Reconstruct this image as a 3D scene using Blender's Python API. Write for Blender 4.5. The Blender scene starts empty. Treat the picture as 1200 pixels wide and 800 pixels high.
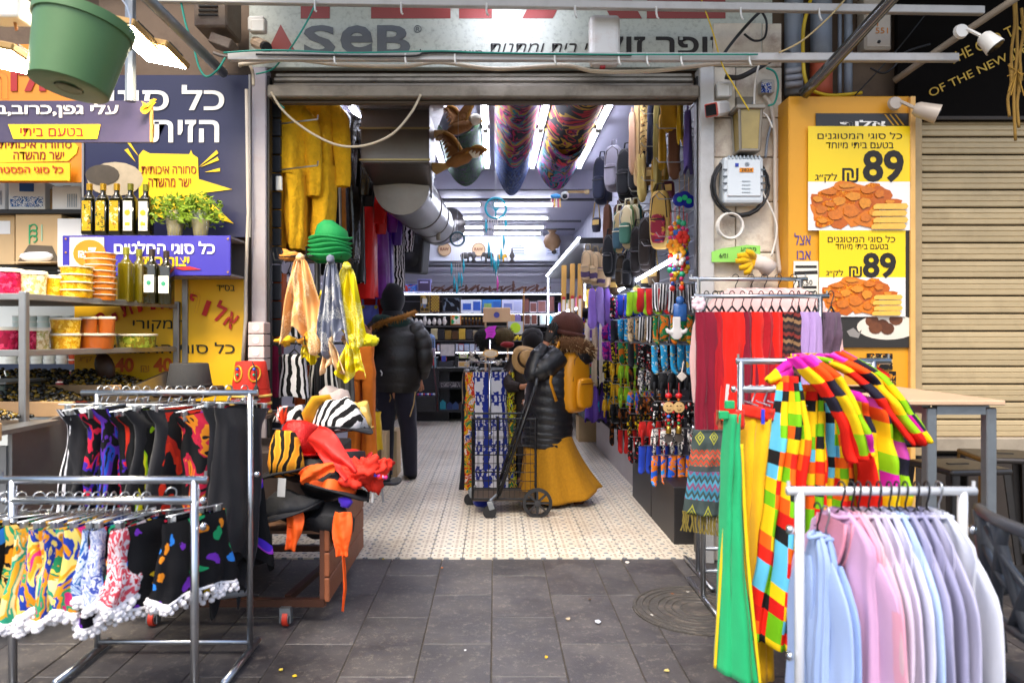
import bpy,bmesh,math,random
from mathutils import Vector,Matrix,noise
rnd=random.Random(11)
PI=math.pi
SC=bpy.context.scene
COL=SC.collection
FPX,UC,VC,EYE=850.0,580.0,392.0,1.38
cam_d=bpy.data.cameras.new('camera')
cam=bpy.data.objects.new('camera',cam_d)
COL.objects.link(cam)
cam.location=(0,0,EYE)
cam.rotation_euler=(math.radians(90),0,0)
cam_d.sensor_width=36.0
cam_d.lens=36.0*FPX/1200.0
cam_d.shift_x=(600-UC)/1200.0
cam_d.shift_y=(VC-400)/1200.0
cam_d.clip_start=0.05
cam_d.clip_end=300
cam_d.dof.use_dof=True
cam_d.dof.focus_distance=5.6
cam_d.dof.aperture_fstop=2.8
SC.camera=cam
SUN_EL,SUN_AZ=math.radians(56),math.radians(200)
wd=bpy.data.worlds.new('World')
SC.world=wd
wd.use_nodes=True
wn=wd.node_tree
sky=wn.nodes.new('ShaderNodeTexSky')
sky.sky_type='NISHITA'
sky.sun_disc=False
sky.sun_elevation=SUN_EL
sky.sun_rotation=SUN_AZ
sky.dust_density=3.0
wn.links.new(sky.outputs[0],wn.nodes['Background'].inputs[0])
wn.nodes['Background'].inputs[1].default_value=0.13
sun_d=bpy.data.lights.new('sun','SUN')
sun_d.energy=1.35
sun_d.angle=math.radians(25)
sun_d.color=(1.0,.93,.82)
sun=bpy.data.objects.new('sun',sun_d)
COL.objects.link(sun)
sd=Vector((math.sin(SUN_AZ)*math.cos(SUN_EL),math.cos(SUN_AZ)*math.cos(SUN_EL),math.sin(SUN_EL)))
sun.rotation_euler=sd.to_track_quat('Z','Y').to_euler()
sun.location=sd*20
SC.view_settings.view_transform='Standard'
SC.view_settings.look='None'
SC.view_settings.exposure=1.32
SC.view_settings.gamma=1
SC.cycles.max_bounces=6
SC.cycles.diffuse_bounces=3
SC.cycles.use_denoising=True
def P(u,v,Y):
 return Vector(((u-UC)*Y/FPX,Y,EYE-(v-VC)*Y/FPX))
def PX(u,Y):return(u-UC)*Y/FPX
def PZ(v,Y):return EYE-(v-VC)*Y/FPX
def lin(c):return c/12.92 if c<=.04045 else((c+.055)/1.055)**2.4
def C(h):
 if not isinstance(h,str):return tuple(h)[:3]+(1,)
 h=h.lstrip('#')
 return tuple(lin(int(h[i:i+2],16)/255)for i in(0,2,4))+(1,)
MATS={}
def nd(nt,t,**kw):
 n=nt.nodes.new('ShaderNode'+t)
 for k,v in kw.items():
  if k in n.inputs:n.inputs[k].default_value=v
  else:setattr(n,k,v)
 return n
def base_mat(name,rough,metal,spec=None):
 m=bpy.data.materials.new(name)
 m.use_nodes=True
 nt=m.node_tree
 b=nt.nodes['Principled BSDF']
 b.inputs['Roughness'].default_value=rough
 b.inputs['Metallic'].default_value=metal
 if spec is not None:b.inputs['Specular IOR Level'].default_value=spec
 return m,nt,b
def ramp(nt,fac,cols,const=True,lo=0.0,hi=1.0):
 r=nt.nodes.new('ShaderNodeValToRGB')
 r.color_ramp.interpolation='CONSTANT' if const else 'LINEAR'
 e=r.color_ramp.elements
 n=len(cols)
 while len(e)<n:e.new(.5)
 for i,c in enumerate(cols):
  f=(i/n)if const else i/max(1,n-1)
  e[i].position=lo+(hi-lo)*f
  e[i].color=C(c)
 nt.links.new(fac,r.inputs[0])
 return r.outputs[0]
def mixc(nt,fac,a,b,mode='MIX'):
 m=nt.nodes.new('ShaderNodeMix')
 m.data_type='RGBA'
 m.blend_type=mode
 for s,v in((0,fac),(6,a),(7,b)):
  if hasattr(v,'links')or isinstance(v,bpy.types.NodeSocket):nt.links.new(v,m.inputs[s])
  elif s==0:m.inputs[0].default_value=v
  else:m.inputs[s].default_value=C(v)
 return m.outputs[2]
def mth(nt,op,a,b=0.0,c=None):
 m=nt.nodes.new('ShaderNodeMath')
 m.operation=op
 for i,v in enumerate((a,b)if c is None else(a,b,c)):
  if isinstance(v,bpy.types.NodeSocket):nt.links.new(v,m.inputs[i])
  else:m.inputs[i].default_value=v
 return m.outputs[0]
def coords(nt,kind='Object',scale=(1,1,1),rot=(0,0,0),rand=False):
 t=nt.nodes.new('ShaderNodeTexCoord')
 mp=nt.nodes.new('ShaderNodeMapping')
 mp.inputs['Scale'].default_value=scale
 mp.inputs['Rotation'].default_value=rot
 nt.links.new(t.outputs[kind],mp.inputs[0])
 if rand:
  oi=nt.nodes.new('ShaderNodeObjectInfo')
  k=nt.nodes.new('ShaderNodeVectorMath');k.operation='SCALE'
  k.inputs[0].default_value=(13.1,7.7,5.3)
  nt.links.new(oi.outputs['Random'],k.inputs['Scale'])
  nt.links.new(k.outputs[0],mp.inputs['Location'])
 return mp.outputs[0]
def finish(nt,b,col,var=0,vs=6,bump=0,bs=60,co=None,rvar=0,dirt=0,dcol='#3a2c20',ds=3):
 co=co or coords(nt,'Object',rand=True)
 if var:
  n=nd(nt,'TexNoise',Scale=vs,Detail=5,Roughness=.65)
  nt.links.new(co,n.inputs['Vector'])
  f=mth(nt,'MULTIPLY_ADD',n.outputs['Fac'],2*var,1-var)
  hv=nt.nodes.new('ShaderNodeHueSaturation')
  nt.links.new(f,hv.inputs['Value'])
  if isinstance(col,bpy.types.NodeSocket):nt.links.new(col,hv.inputs['Color'])
  else:hv.inputs['Color'].default_value=C(col)
  col=hv.outputs[0]
 if rvar:
  oi=nt.nodes.new('ShaderNodeObjectInfo')
  hv=nt.nodes.new('ShaderNodeHueSaturation')
  nt.links.new(mth(nt,'MULTIPLY_ADD',oi.outputs['Random'],2*rvar,1-rvar),hv.inputs['Value'])
  if isinstance(col,bpy.types.NodeSocket):nt.links.new(col,hv.inputs['Color'])
  else:hv.inputs['Color'].default_value=C(col)
  col=hv.outputs[0]
 if dirt:
  n=nd(nt,'TexNoise',Scale=ds,Detail=8,Roughness=.7)
  nt.links.new(co,n.inputs['Vector'])
  f=mth(nt,'MULTIPLY',mth(nt,'SUBTRACT',n.outputs['Fac'],.5),5*dirt)
  f2=nt.nodes.new('ShaderNodeClamp');nt.links.new(f,f2.inputs[0])
  col=mixc(nt,f2.outputs[0],col,dcol)
 if isinstance(col,bpy.types.NodeSocket):nt.links.new(col,b.inputs['Base Color'])
 else:b.inputs['Base Color'].default_value=C(col)
 if bump:
  n=nd(nt,'TexNoise',Scale=bs,Detail=4)
  nt.links.new(co,n.inputs['Vector'])
  bp=nd(nt,'Bump',Strength=min(1,bump),Distance=.01)
  nt.links.new(n.outputs['Fac'],bp.inputs['Height'])
  nt.links.new(bp.outputs[0],b.inputs['Normal'])
def M(col,rough=.6,metal=0,var=.12,vs=7,bump=0,bs=60,spec=None,name=None,rvar=0,dirt=0,dcol='#3a2c20',ds=3):
 key=('M',str(col),rough,metal,var,vs,bump,bs,spec,rvar,dirt,dcol,ds)
 if key in MATS:return MATS[key]
 m,nt,b=base_mat(name or 'surface',rough,metal,spec)
 finish(nt,b,col,var,vs,bump,bs,None,rvar,dirt,dcol,ds)
 MATS[key]=m
 return m
def FAB(col,var=.1,rough=.85):
 key=('F',str(col),var,rough)
 if key in MATS:return MATS[key]
 m,nt,b=base_mat('cloth',rough,0,.25)
 b.inputs['Sheen Weight'].default_value=.15
 finish(nt,b,col,var,9,.25,350)
 MATS[key]=m
 return m
def EMIT(col,strength,name='lit_tube'):
 key=('E',col,strength)
 if key in MATS:return MATS[key]
 m,nt,b=base_mat(name,.4,0)
 b.inputs['Base Color'].default_value=(.8,.8,.8,1)
 b.inputs['Emission Color'].default_value=C(col)
 b.inputs['Emission Strength'].default_value=strength
 MATS[key]=m
 return m
def CLEAR(col='#ffffff',rough=.05,name='clear_plastic',trans=1.0):
 key=('G',col,rough,trans)
 if key in MATS:return MATS[key]
 m,nt,b=base_mat(name,rough,0)
 b.inputs['Base Color'].default_value=C(col)
 b.inputs['Transmission Weight'].default_value=trans
 b.inputs['IOR'].default_value=1.3
 MATS[key]=m
 return m
def pat(kind,cols,scale=10.0,a=.5,coord='UV',rough=.85,stretch=(1,1,1),rot=0.0,bump=.2,rand=True):
 key=(kind,tuple(cols),scale,a,coord,rough,stretch,rot)
 if key in MATS:return MATS[key]
 m,nt,b=base_mat('printed_cloth',rough,0,.25)
 co=coords(nt,coord,stretch,(0,0,rot),rand)
 if kind=='zebra':
  w=nd(nt,'TexWave',Scale=scale,Distortion=a,Detail=2.0)
  w.inputs['Detail Scale'].default_value=1.2
  nt.links.new(co,w.inputs['Vector'])
  col=ramp(nt,w.outputs['Fac'],cols)
 elif kind=='patch':
  s=nt.nodes.new('ShaderNodeVectorMath');s.operation='SCALE';s.inputs['Scale'].default_value=scale
  nt.links.new(co,s.inputs[0])
  fl=nt.nodes.new('ShaderNodeVectorMath');fl.operation='FLOOR'
  nt.links.new(s.outputs[0],fl.inputs[0])
  wn_=nt.nodes.new('ShaderNodeTexWhiteNoise');wn_.noise_dimensions='2D'
  nt.links.new(fl.outputs[0],wn_.inputs['Vector'])
  col=ramp(nt,wn_.outputs['Value'],cols)
 elif kind=='blobs':
  v=nd(nt,'TexVoronoi',Scale=scale)
  nz=nd(nt,'TexNoise',Scale=scale*1.7,Detail=2)
  nt.links.new(co,nz.inputs['Vector'])
  nt.links.new(mixc(nt,.05,co,nz.outputs['Color'],'ADD'),v.inputs['Vector'])
  sp=nt.nodes.new('ShaderNodeSeparateColor')
  nt.links.new(v.outputs['Color'],sp.inputs[0])
  c2=ramp(nt,sp.outputs[0],cols[1:])
  col=mixc(nt,mth(nt,'LESS_THAN',v.outputs['Distance'],a),cols[0],c2)
 elif kind=='marble':
  n=nd(nt,'TexNoise',Scale=scale,Detail=3,Distortion=a,Roughness=.55)
  nt.links.new(co,n.inputs['Vector'])
  col=ramp(nt,n.outputs['Fac'],cols,True,.3,.72)
 elif kind=='bands':
  sp=nt.nodes.new('ShaderNodeSeparateXYZ')
  nt.links.new(co,sp.inputs[0])
  zz=mth(nt,'PINGPONG',mth(nt,'MULTIPLY',sp.outputs[0],scale*3),.5)
  f=mth(nt,'FRACT',mth(nt,'ADD',mth(nt,'MULTIPLY',sp.outputs[1],scale),mth(nt,'MULTIPLY',zz,a)))
  col=ramp(nt,f,cols)
 elif kind=='bandana':
  v=nd(nt,'TexVoronoi',Scale=scale);v.feature='DISTANCE_TO_EDGE'
  nz=nd(nt,'TexNoise',Scale=scale*.8,Detail=3)
  nt.links.new(co,nz.inputs['Vector'])
  nt.links.new(mixc(nt,.25,co,nz.outputs['Color'],'ADD'),v.inputs['Vector'])
  w=nd(nt,'TexNoise',Scale=scale*.35,Detail=1)
  nt.links.new(co,w.inputs['Vector'])
  f=mth(nt,'MULTIPLY',mth(nt,'LESS_THAN',v.outputs['Distance'],a),mth(nt,'GREATER_THAN',w.outputs['Fac'],.5))
  col=mixc(nt,f,cols[0],cols[1])
 finish(nt,b,col,.1,9,bump,300,co)
 MATS[key]=m
 return m
KID={}
def reg(o,parent):
 COL.objects.link(o)
 if parent is not None:
  o.parent=parent
  KID.setdefault(parent.name,[]).append(o)
 return o
def tag(o,label=None,cat=None,group=None,kind=None):
 if label:o['label']=label
 if cat:o['category']=cat
 if group:o['group']=group
 if kind:o['kind']=kind
 return o
def thing(name,label,cat,loc=(0,0,0),rz=0,group=None):
 o=reg(bpy.data.objects.new(name,None),None)
 o.empty_display_size=.05
 o.location=loc
 o.rotation_euler=(0,0,rz)
 return tag(o,label,cat,group)
def wm(o):
 m=o.matrix_basis.copy()
 while o.parent is not None:
  o=o.parent
  m=o.matrix_basis@m
 return m
def dup(o,loc=None,rz=None,label=None,group=None,recol=None,scale=None,parent=None):
 c=o.copy()
 reg(c,parent)
 if loc is not None:c.location=loc
 if rz is not None:c.rotation_euler=(0,0,rz)if not hasattr(rz,'__len__')else rz
 if scale is not None:c.scale=(scale,)*3 if not hasattr(scale,'__len__')else scale
 if label:c['label']=label
 if group:c['group']=group
 stem_=o.name.split('.')[0]
 if recol and stem_ in recol and c.type=='MESH':
  c.material_slots[0].link='OBJECT'
  c.material_slots[0].material=recol[stem_]
 for k in list(KID.get(o.name,())):dup(k,recol=recol,parent=c)
 return c
class MB:
 def __init__(s):
  s.bm=bmesh.new()
  s.uv=s.bm.loops.layers.uv.new('UVMap')
 def box(s,c,size,rot=None,bev=0.0,seg=1):
  m=Matrix.Translation(c)
  if rot is not None:m=m@(rot.to_4x4()if isinstance(rot,Matrix)else Matrix.Rotation(rot,4,'Z'))
  m=m@Matrix.Diagonal((size[0],size[1],size[2],1))
  vs_=[s.bm.verts.new(m@Vector(((i&1)-.5,(i>>1&1)-.5,(i>>2)-.5)))for i in range(8)]
  for q in((0,2,3,1),(4,5,7,6),(0,1,5,4),(2,6,7,3),(0,4,6,2),(1,3,7,5)):
   f=s.bm.faces.new([vs_[i]for i in q])
   ln_=((0,0),(1,0),(1,1),(0,1))
   a_,b2=(vs_[q[1]].co-vs_[q[0]].co).length,(vs_[q[2]].co-vs_[q[1]].co).length
   for lp,(uu,vv)in zip(f.loops,ln_):lp[s.uv].uv=(uu*a_,vv*b2)
  r={'verts':vs_}
  if bev:
   es=set()
   for v in r['verts']:es.update(v.link_edges)
   bmesh.ops.bevel(s.bm,geom=list(es),offset=min(bev,min(size)*.45),segments=seg,affect='EDGES',profile=.5)
  return s
 def bar(s,p0,p1,w,h=None,bev=0.0):
  p0,p1=Vector(p0),Vector(p1)
  d=p1-p0
  q=d.to_track_quat('Z','X').to_matrix()
  return s.box((p0+p1)/2,(h or w,w,d.length),q,bev)
 def tube(s,pts,r,n=8,closed=False,cap=True):
  pts=[Vector(p)for p in pts]
  N_=len(pts)
  rs=r if hasattr(r,'__len__')else[r]*N_
  up=None
  rings=[]
  for i,p in enumerate(pts):
   a=pts[(i-1)%N_]if(i>0 or closed)else p
   b=pts[(i+1)%N_]if(i<N_-1 or closed)else p
   t=(b-a)
   t=t.normalized()if t.length>1e-9 else Vector((0,0,1))
   if up is None:
    up=t.orthogonal().normalized()
   else:
    up=(up-t*up.dot(t))
    up=up.normalized()if up.length>1e-6 else t.orthogonal().normalized()
   w=t.cross(up)
   ri=rs[i]
   rx,ry=ri if hasattr(ri,'__len__')else(ri,ri)
   rings.append([s.bm.verts.new(p+up*math.cos(2*PI*k/n)*rx+w*math.sin(2*PI*k/n)*ry)for k in range(n)])
  rg=range(N_)if closed else range(N_-1)
  for i in rg:
   A,B=rings[i],rings[(i+1)%N_]
   for k in range(n):
    f=s.bm.faces.new((A[k],A[(k+1)%n],B[(k+1)%n],B[k]))
    for lp,(uu,vv)in zip(f.loops,((k,i),(k+1,i),(k+1,i+1),(k,i+1))):lp[s.uv].uv=(uu*.05,vv*.05)
  if cap and not closed:
   s.bm.faces.new(rings[0][::-1])
   s.bm.faces.new(rings[-1])
  return s
 def lathe(s,prof,n=16,at=(0,0,0),mat=None,cap=True,wob=None):
  m=Matrix.Translation(at)@(mat.to_4x4()if mat is not None else Matrix())
  rings=[]
  for j,(r,z)in enumerate(prof):
   ring=[]
   for k in range(n):
    a=2*PI*k/n
    v=Vector((r*math.cos(a),r*math.sin(a),z))
    if wob:v=wob(v,a,j)
    ring.append(s.bm.verts.new(m@v))
   rings.append(ring)
  ln=0
  for j in range(len(prof)-1):
   A,B=rings[j],rings[j+1]
   dl=math.hypot(prof[j+1][0]-prof[j][0],prof[j+1][1]-prof[j][1])
   for k in range(n):
    f=s.bm.faces.new((A[k],A[(k+1)%n],B[(k+1)%n],B[k]))
    R_=max(prof[j][0],prof[j+1][0])*2*PI/n
    for lp,(uu,vv)in zip(f.loops,((k,ln),(k+1,ln),(k+1,ln+dl),(k,ln+dl))):lp[s.uv].uv=(uu*R_,vv)
   ln+=dl
  if cap:
   if prof[0][0]>1e-5:s.bm.faces.new(rings[0][::-1])
   if prof[-1][0]>1e-5:s.bm.faces.new(rings[-1])
  return s
 def ell(s,c,r,u=10,v=7,rot=None,jit=0,seed=0):
  rr=r if hasattr(r,'__len__')else(r,r,r)
  c=Vector(c)
  def pt(x,y,z):
   d=Vector((x*rr[0],y*rr[1],z*rr[2]))
   if rot is not None:d=rot@d
   if jit:
    o_=Vector((seed+c.x*7,c.y*5,c.z*3))
    d=d*(1+jit*(noise.noise(d/max(rr)*1.6+o_)+(.45*noise.noise(d/max(rr)*4.5+o_)+.22*(1-2*abs(noise.noise(d/max(rr)*6+o_)))if u>12 else 0)))
   return s.bm.verts.new(c+d)
  top,bot=pt(0,0,1),pt(0,0,-1)
  rings=[[pt(math.sin(PI*j/v)*math.cos(2*PI*i/u),math.sin(PI*j/v)*math.sin(2*PI*i/u),math.cos(PI*j/v))for i in range(u)]for j in range(1,v)]
  R0=max(rr)
  def fc(vs_,uvs_):
   f=s.bm.faces.new(vs_)
   for lp,q in zip(f.loops,uvs_):lp[s.uv].uv=(q[0]*6.28*R0/u,-q[1]*3.14*R0/v)
  for i in range(u):
   k=(i+1)%u
   fc((top,rings[0][i],rings[0][k]),((i+.5,0),(i,1),(i+1,1)))
   fc((bot,rings[-1][k],rings[-1][i]),((i+.5,v),(i+1,v-1),(i,v-1)))
   for j in range(v-2):fc((rings[j][i],rings[j+1][i],rings[j+1][k],rings[j][k]),((i,j+1),(i,j+2),(i+1,j+2),(i+1,j+1)))
  return s
 def ico(s,c,r,sub=1):
  rr=r if hasattr(r,'__len__')else(r,r,r)
  bmesh.ops.create_icosphere(s.bm,subdivisions=sub,radius=1,matrix=Matrix.Translation(c)@Matrix.Diagonal((rr[0],rr[1],rr[2],1)))
  return s
 def sheet(s,f,nu,nv,uvs=(1,1),wrap=False):
  g=[[s.bm.verts.new(f(i/nu,j/nv))for i in range(nu if wrap else nu+1)]for j in range(nv+1)]
  for j in range(nv):
   for i in range(nu):
    i2=(i+1)%nu if wrap else i+1
    fc=s.bm.faces.new((g[j][i],g[j][i2],g[j+1][i2],g[j+1][i]))
    for lp,(uu,vv)in zip(fc.loops,((i,j),(i+1,j),(i+1,j+1),(i,j+1))):
     lp[s.uv].uv=(uu/nu*uvs[0],-vv/nv*uvs[1])
  return s
 def poly(s,pts,d):
  d=Vector(d)
  a=[s.bm.verts.new(Vector(p))for p in pts]
  b=[s.bm.verts.new(Vector(p)+d)for p in pts]
  n=len(pts)
  s.bm.faces.new(a[::-1])
  s.bm.faces.new(b)
  for i in range(n):s.bm.faces.new((a[i],a[(i+1)%n],b[(i+1)%n],b[i]))
  return s
 def xf(s,m,start=0):
  s.bm.verts.ensure_lookup_table()
  for v in s.bm.verts[start:]:v.co=m@v.co
  return s
 def mesh(s,name,inv=None,smooth=False,fixn=True):
  if inv is not None:s.bm.transform(inv)
  if fixn:bmesh.ops.recalc_face_normals(s.bm,faces=s.bm.faces)
  me=bpy.data.meshes.new(name)
  s.bm.to_mesh(me)
  s.bm.free()
  if smooth:
   me.shade_smooth()
   if smooth is not True:me.set_sharp_from_angle(angle=smooth)
  return me
 def build(s,name,mat,parent=None,smooth=False,label=None,thick=0,kind=None,local=False):
  inv=wm(parent).inverted()if parent is not None and not local else None
  me=s.mesh(name,inv,smooth)
  me.materials.append(mat)
  o=reg(bpy.data.objects.new(name,me),parent)
  if label:o['label']=label
  if kind:o['kind']=kind
  if thick:
   md=o.modifiers.new('thickness','SOLIDIFY')
   md.thickness=thick
   md.offset=0
  return o
AUTO=math.radians(40)
def solo(mb,name,mat,label,cat,group=None,smooth=False,kind=None,thick=0):
 return tag(mb.build(name,mat,None,smooth,thick=thick),label,cat,group,kind)
def heb(s):
 out,run=[],''
 for ch in s:
  if ch.isdigit()or('a'<=ch.lower()<='z'):run+=ch
  else:
   if run:out.append(run);run=''
   out.append({'(':')',')':'('}.get(ch,ch))
 if run:out.append(run)
 return ''.join(reversed(out))
def has_heb(s):return any('\u0590'<=c<='\u05ff' for c in s)
def text(s,mat,parent,p0,p1,h,nrm=(0,-1,0),bold=0.0,shear=0.0,name='lettering',depth=.003,keep=False,up=None):
 cu=bpy.data.curves.new('txt','FONT')
 cu.body=heb(s)if has_heb(s)else s
 cu.size=1
 cu.offset=bold
 cu.extrude=.01
 cu.shear=shear
 cu.resolution_u=3
 ob=bpy.data.objects.new('txt',cu)
 me0=ob.to_mesh()
 bm=bmesh.new()
 bm.from_mesh(me0)
 ob.to_mesh_clear()
 bpy.data.objects.remove(ob)
 bpy.data.curves.remove(cu)
 done=set()
 for v0 in list(bm.verts):
  if v0 in done:continue
  isl,todo=[v0],[v0];done.add(v0)
  while todo:
   for e in todo.pop().link_edges:
    for w_ in e.verts:
     if w_ not in done:done.add(w_);isl.append(w_);todo.append(w_)
  pts={(round(v.co.x,4),round(v.co.y,4))for v in isl}
  a_,b2=min(p[0]for p in pts),max(p[0]for p in pts)
  if 'ד' in s and len(pts)==8 and abs(b2-a_-.49)<.12 and abs(max(p[1]for p in pts)-.59)<.08:
   zs=[v.co.z for v in isl]
   bmesh.ops.delete(bm,geom=isl,context='VERTS')
   for x0_,x1_,y0_,y1_ in((a_,b2,.505,.595),(a_+.31,a_+.405,0,.505)):
    c8=[bm.verts.new((x,y,z))for z in(min(zs),max(zs))for x,y in((x0_,y0_),(x1_,y0_),(x1_,y1_),(x0_,y1_))]
    for q in((0,3,2,1),(4,5,6,7),(0,1,5,4),(1,2,6,5),(2,3,7,6),(3,0,4,7)):bm.faces.new([c8[i]for i in q])
 xs=[v.co.x for v in bm.verts];ys=[v.co.y for v in bm.verts]
 if not xs:return None
 x0,x1,y0,y1=min(xs),max(xs),min(ys),max(ys)
 p0,p1=Vector(p0),Vector(p1)
 ux=p1-p0
 W=ux.length
 ux.normalize()
 n=Vector(nrm).normalized()
 uy=n.cross(ux).normalized()
 if up is not None and uy.dot(Vector(up))<0:uy=-uy
 sx,sy=W/(x1-x0),h/(y1-y0)
 if keep:sx=sy
 lift,seen={},0
 for v0 in bm.verts:
  if v0 in lift:continue
  todo=[v0];lift[v0]=seen
  while todo:
   for e in todo.pop().link_edges:
    for w_ in e.verts:
     if w_ not in lift:lift[w_]=seen;todo.append(w_)
  seen+=1
 for v in bm.verts:
  x,y,z=v.co
  v.co=p0+ux*((x-x0)*sx)+uy*((y-y0)*sy)+n*(depth*(1 if z>0 else .1)+.00035*(lift[v]%4))
 mb=MB();mb.bm.free();mb.bm=bm
 return mb.build(name,mat,parent)
def arc(c,r,a0,a1,n,ax=Vector((1,0,0)),ay=Vector((0,0,1))):
 return[Vector(c)+ax*r*math.cos(a0+(a1-a0)*i/n)+ay*r*math.sin(a0+(a1-a0)*i/n)for i in range(n+1)]
def sag(p0,p1,d,n=10,wob=0,seed=0):
 p0,p1=Vector(p0),Vector(p1)
 return[p0.lerp(p1,i/n)-Vector((0,0,d*4*(i/n)*(1-i/n)))+(wob*noise.noise_vector(Vector((i*.6+seed,seed,0)))if wob else Vector())for i in range(n+1)]
STEEL=M('#b9bcc0',.28,1,.12,12,.05,80,dirt=.18,dcol='#6b625a',ds=9,name='tube_steel')
CHROME=M('#c8ccd2',.14,1,.06,name='chrome')
GALV=M('#8f9498',.45,.85,.2,9,.1,40,dirt=.3,dcol='#5c4a3c',name='galvanised_steel')
BLACKP=M('#141415',.45,0,.1,name='black_plastic')
WHITEP=M('#dedcd6',.4,0,.08,dirt=.15,dcol='#8a6b4c',name='white_plastic')
DARKM=M('#2b2a29',.5,.6,.2,dirt=.2,name='dark_metal')
WIRE=M('#b4b7ba',.3,.9,.05,name='wire')
INK=M('#1d1713',.6,0,.05,name='black_print')
WHITEINK=M('#f3efe6',.5,0,.04,name='white_print')
REDINK=M('#b3151b',.5,0,.1,name='red_print')
#the setting
FY=4.47
street_mat=M('#4a4540',.8,0,.25,3,.2,30,dirt=.2,name='old_asphalt')
g=MB();g.box((0,-12.55,-.058),(60,34,.105));street=solo(g,'street',M('#4f483e',.9,0,.3,6,name='grout'),None,None,kind='structure')
pave=tag(reg(bpy.data.objects.new('pavement',None),None),kind='structure')
def wear(nt,c,amt,dcol):
 ge=nt.nodes.new('ShaderNodeNewGeometry')
 n=nd(nt,'TexNoise',Scale=1.1,Detail=7,Roughness=.68)
 nt.links.new(ge.outputs['Position'],n.inputs['Vector'])
 k=nt.nodes.new('ShaderNodeClamp')
 nt.links.new(mth(nt,'MULTIPLY',mth(nt,'SUBTRACT',n.outputs['Fac'],.46),4*amt),k.inputs[0])
 k.inputs['Max'].default_value=amt
 return mixc(nt,k.outputs[0],c,dcol)
def slab_mat():
 m,nt,b=base_mat('worn_slab',.5,0,.45)
 co=coords(nt,'Object',(1,1,1),rand=True)
 n1=nd(nt,'TexNoise',Scale=3.5,Detail=8,Roughness=.7)
 n2=nd(nt,'TexNoise',Scale=24,Detail=8,Roughness=.85)
 n3=nd(nt,'TexNoise',Scale=95,Detail=3,Roughness=.7)
 for n in(n1,n2,n3):nt.links.new(co,n.inputs['Vector'])
 c=ramp(nt,n1.outputs['Fac'],('#302d2f','#3e3b3d','#524e4d','#434042'),False,.25,.8)
 fl=mth(nt,'MULTIPLY',mth(nt,'GREATER_THAN',n2.outputs['Fac'],.55),mth(nt,'GREATER_THAN',n3.outputs['Fac'],.48))
 c=mixc(nt,mth(nt,'MULTIPLY',fl,.38),c,'#8f867a')
 c=wear(nt,c,.55,'#2a2725')
 oi=nt.nodes.new('ShaderNodeObjectInfo')
 hv=nt.nodes.new('ShaderNodeHueSaturation')
 nt.links.new(mth(nt,'MULTIPLY_ADD',oi.outputs['Random'],.26,.86),hv.inputs['Value'])
 nt.links.new(c,hv.inputs['Color'])
 nt.links.new(hv.outputs[0],b.inputs['Base Color'])
 nt.links.new(mth(nt,'MULTIPLY_ADD',n1.outputs['Fac'],.5,.22),b.inputs['Roughness'])
 bp=nd(nt,'Bump',Strength=.35,Distance=.004)
 nt.links.new(n2.outputs['Fac'],bp.inputs['Height'])
 nt.links.new(bp.outputs[0],b.inputs['Normal'])
 return m
SLAB=slab_mat()
def slab_mesh(w,l):
 mb=MB();mb.box((0,0,-.004),(w,l,.008),bev=.0025)
 me=mb.mesh('slab');me.materials.append(SLAB)
 return me
def put(name,me,parent,loc,rot=(0,0,0)):
 o=bpy.data.objects.new(name,me)
 o.location=loc;o.rotation_euler=rot
 return reg(o,parent)
COLX=[(-.015+.308*k)for k in range(-13,3)]
SW,SL=.308,.615
sl_full,sl_half,sl_narrow=slab_mesh(SW-.004,SL-.004),slab_mesh(SW-.004,SL/2-.004),slab_mesh(.174-.004,SL-.004)
cols_=[(x,SW,sl_full)for x in[-.015+SW*k for k in range(-13,2)]]
cols_+=[(-.015+SW*2,.174,sl_narrow)]+[(-.015+SW*2+.174+SW*k,SW,sl_full)for k in range(0,11)]
for i,(x,w,me)in enumerate(cols_):
 y=FY-.004
 if i%2 and w>.2:
  put('slab',sl_half,pave,(x+w/2,y-SL/4,rnd.uniform(-.0015,.0015)))
  y-=SL/2
 nrow=0
 while y>1.25:
  put('slab',me,pave,(x+w/2,y-SL/2,rnd.uniform(-.0015,.0015)),(rnd.uniform(-.003,.003),rnd.uniform(-.003,.003),0))
  y-=SL
g=MB()
for k in range(-13,14):
 for j in range(10):g.box((.15+k*.615,.9-j*.31,-.02),(.608,.304,.038),bev=.004)
g.build('slab',SLAB,pave,kind='stuff')
mh=thing('manhole_cover','round dark iron manhole cover cast with concentric rings, in the paving by the scarf rack','manhole cover',(1.02,3.64,0))
IRON=M('#47433f',.6,.2,.25,8,.3,50,dirt=.45,dcol='#85786a',ds=14,name='cast_iron')
mb=MB();mb.lathe([(0,.007),(.325,.007),(.325,-.01)],48,(1.02,3.64,0));mb.build('cover_plate',IRON,mh)
for r in(.31,.278,.246,.2,.165,.13,.085):
 mb=MB();mb.tube(arc((1.02,3.64,.007),r,0,2*PI*47/48,47,Vector((1,0,0)),Vector((0,1,0))),.006,6,True);mb.build('ring',IRON,mh)
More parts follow.
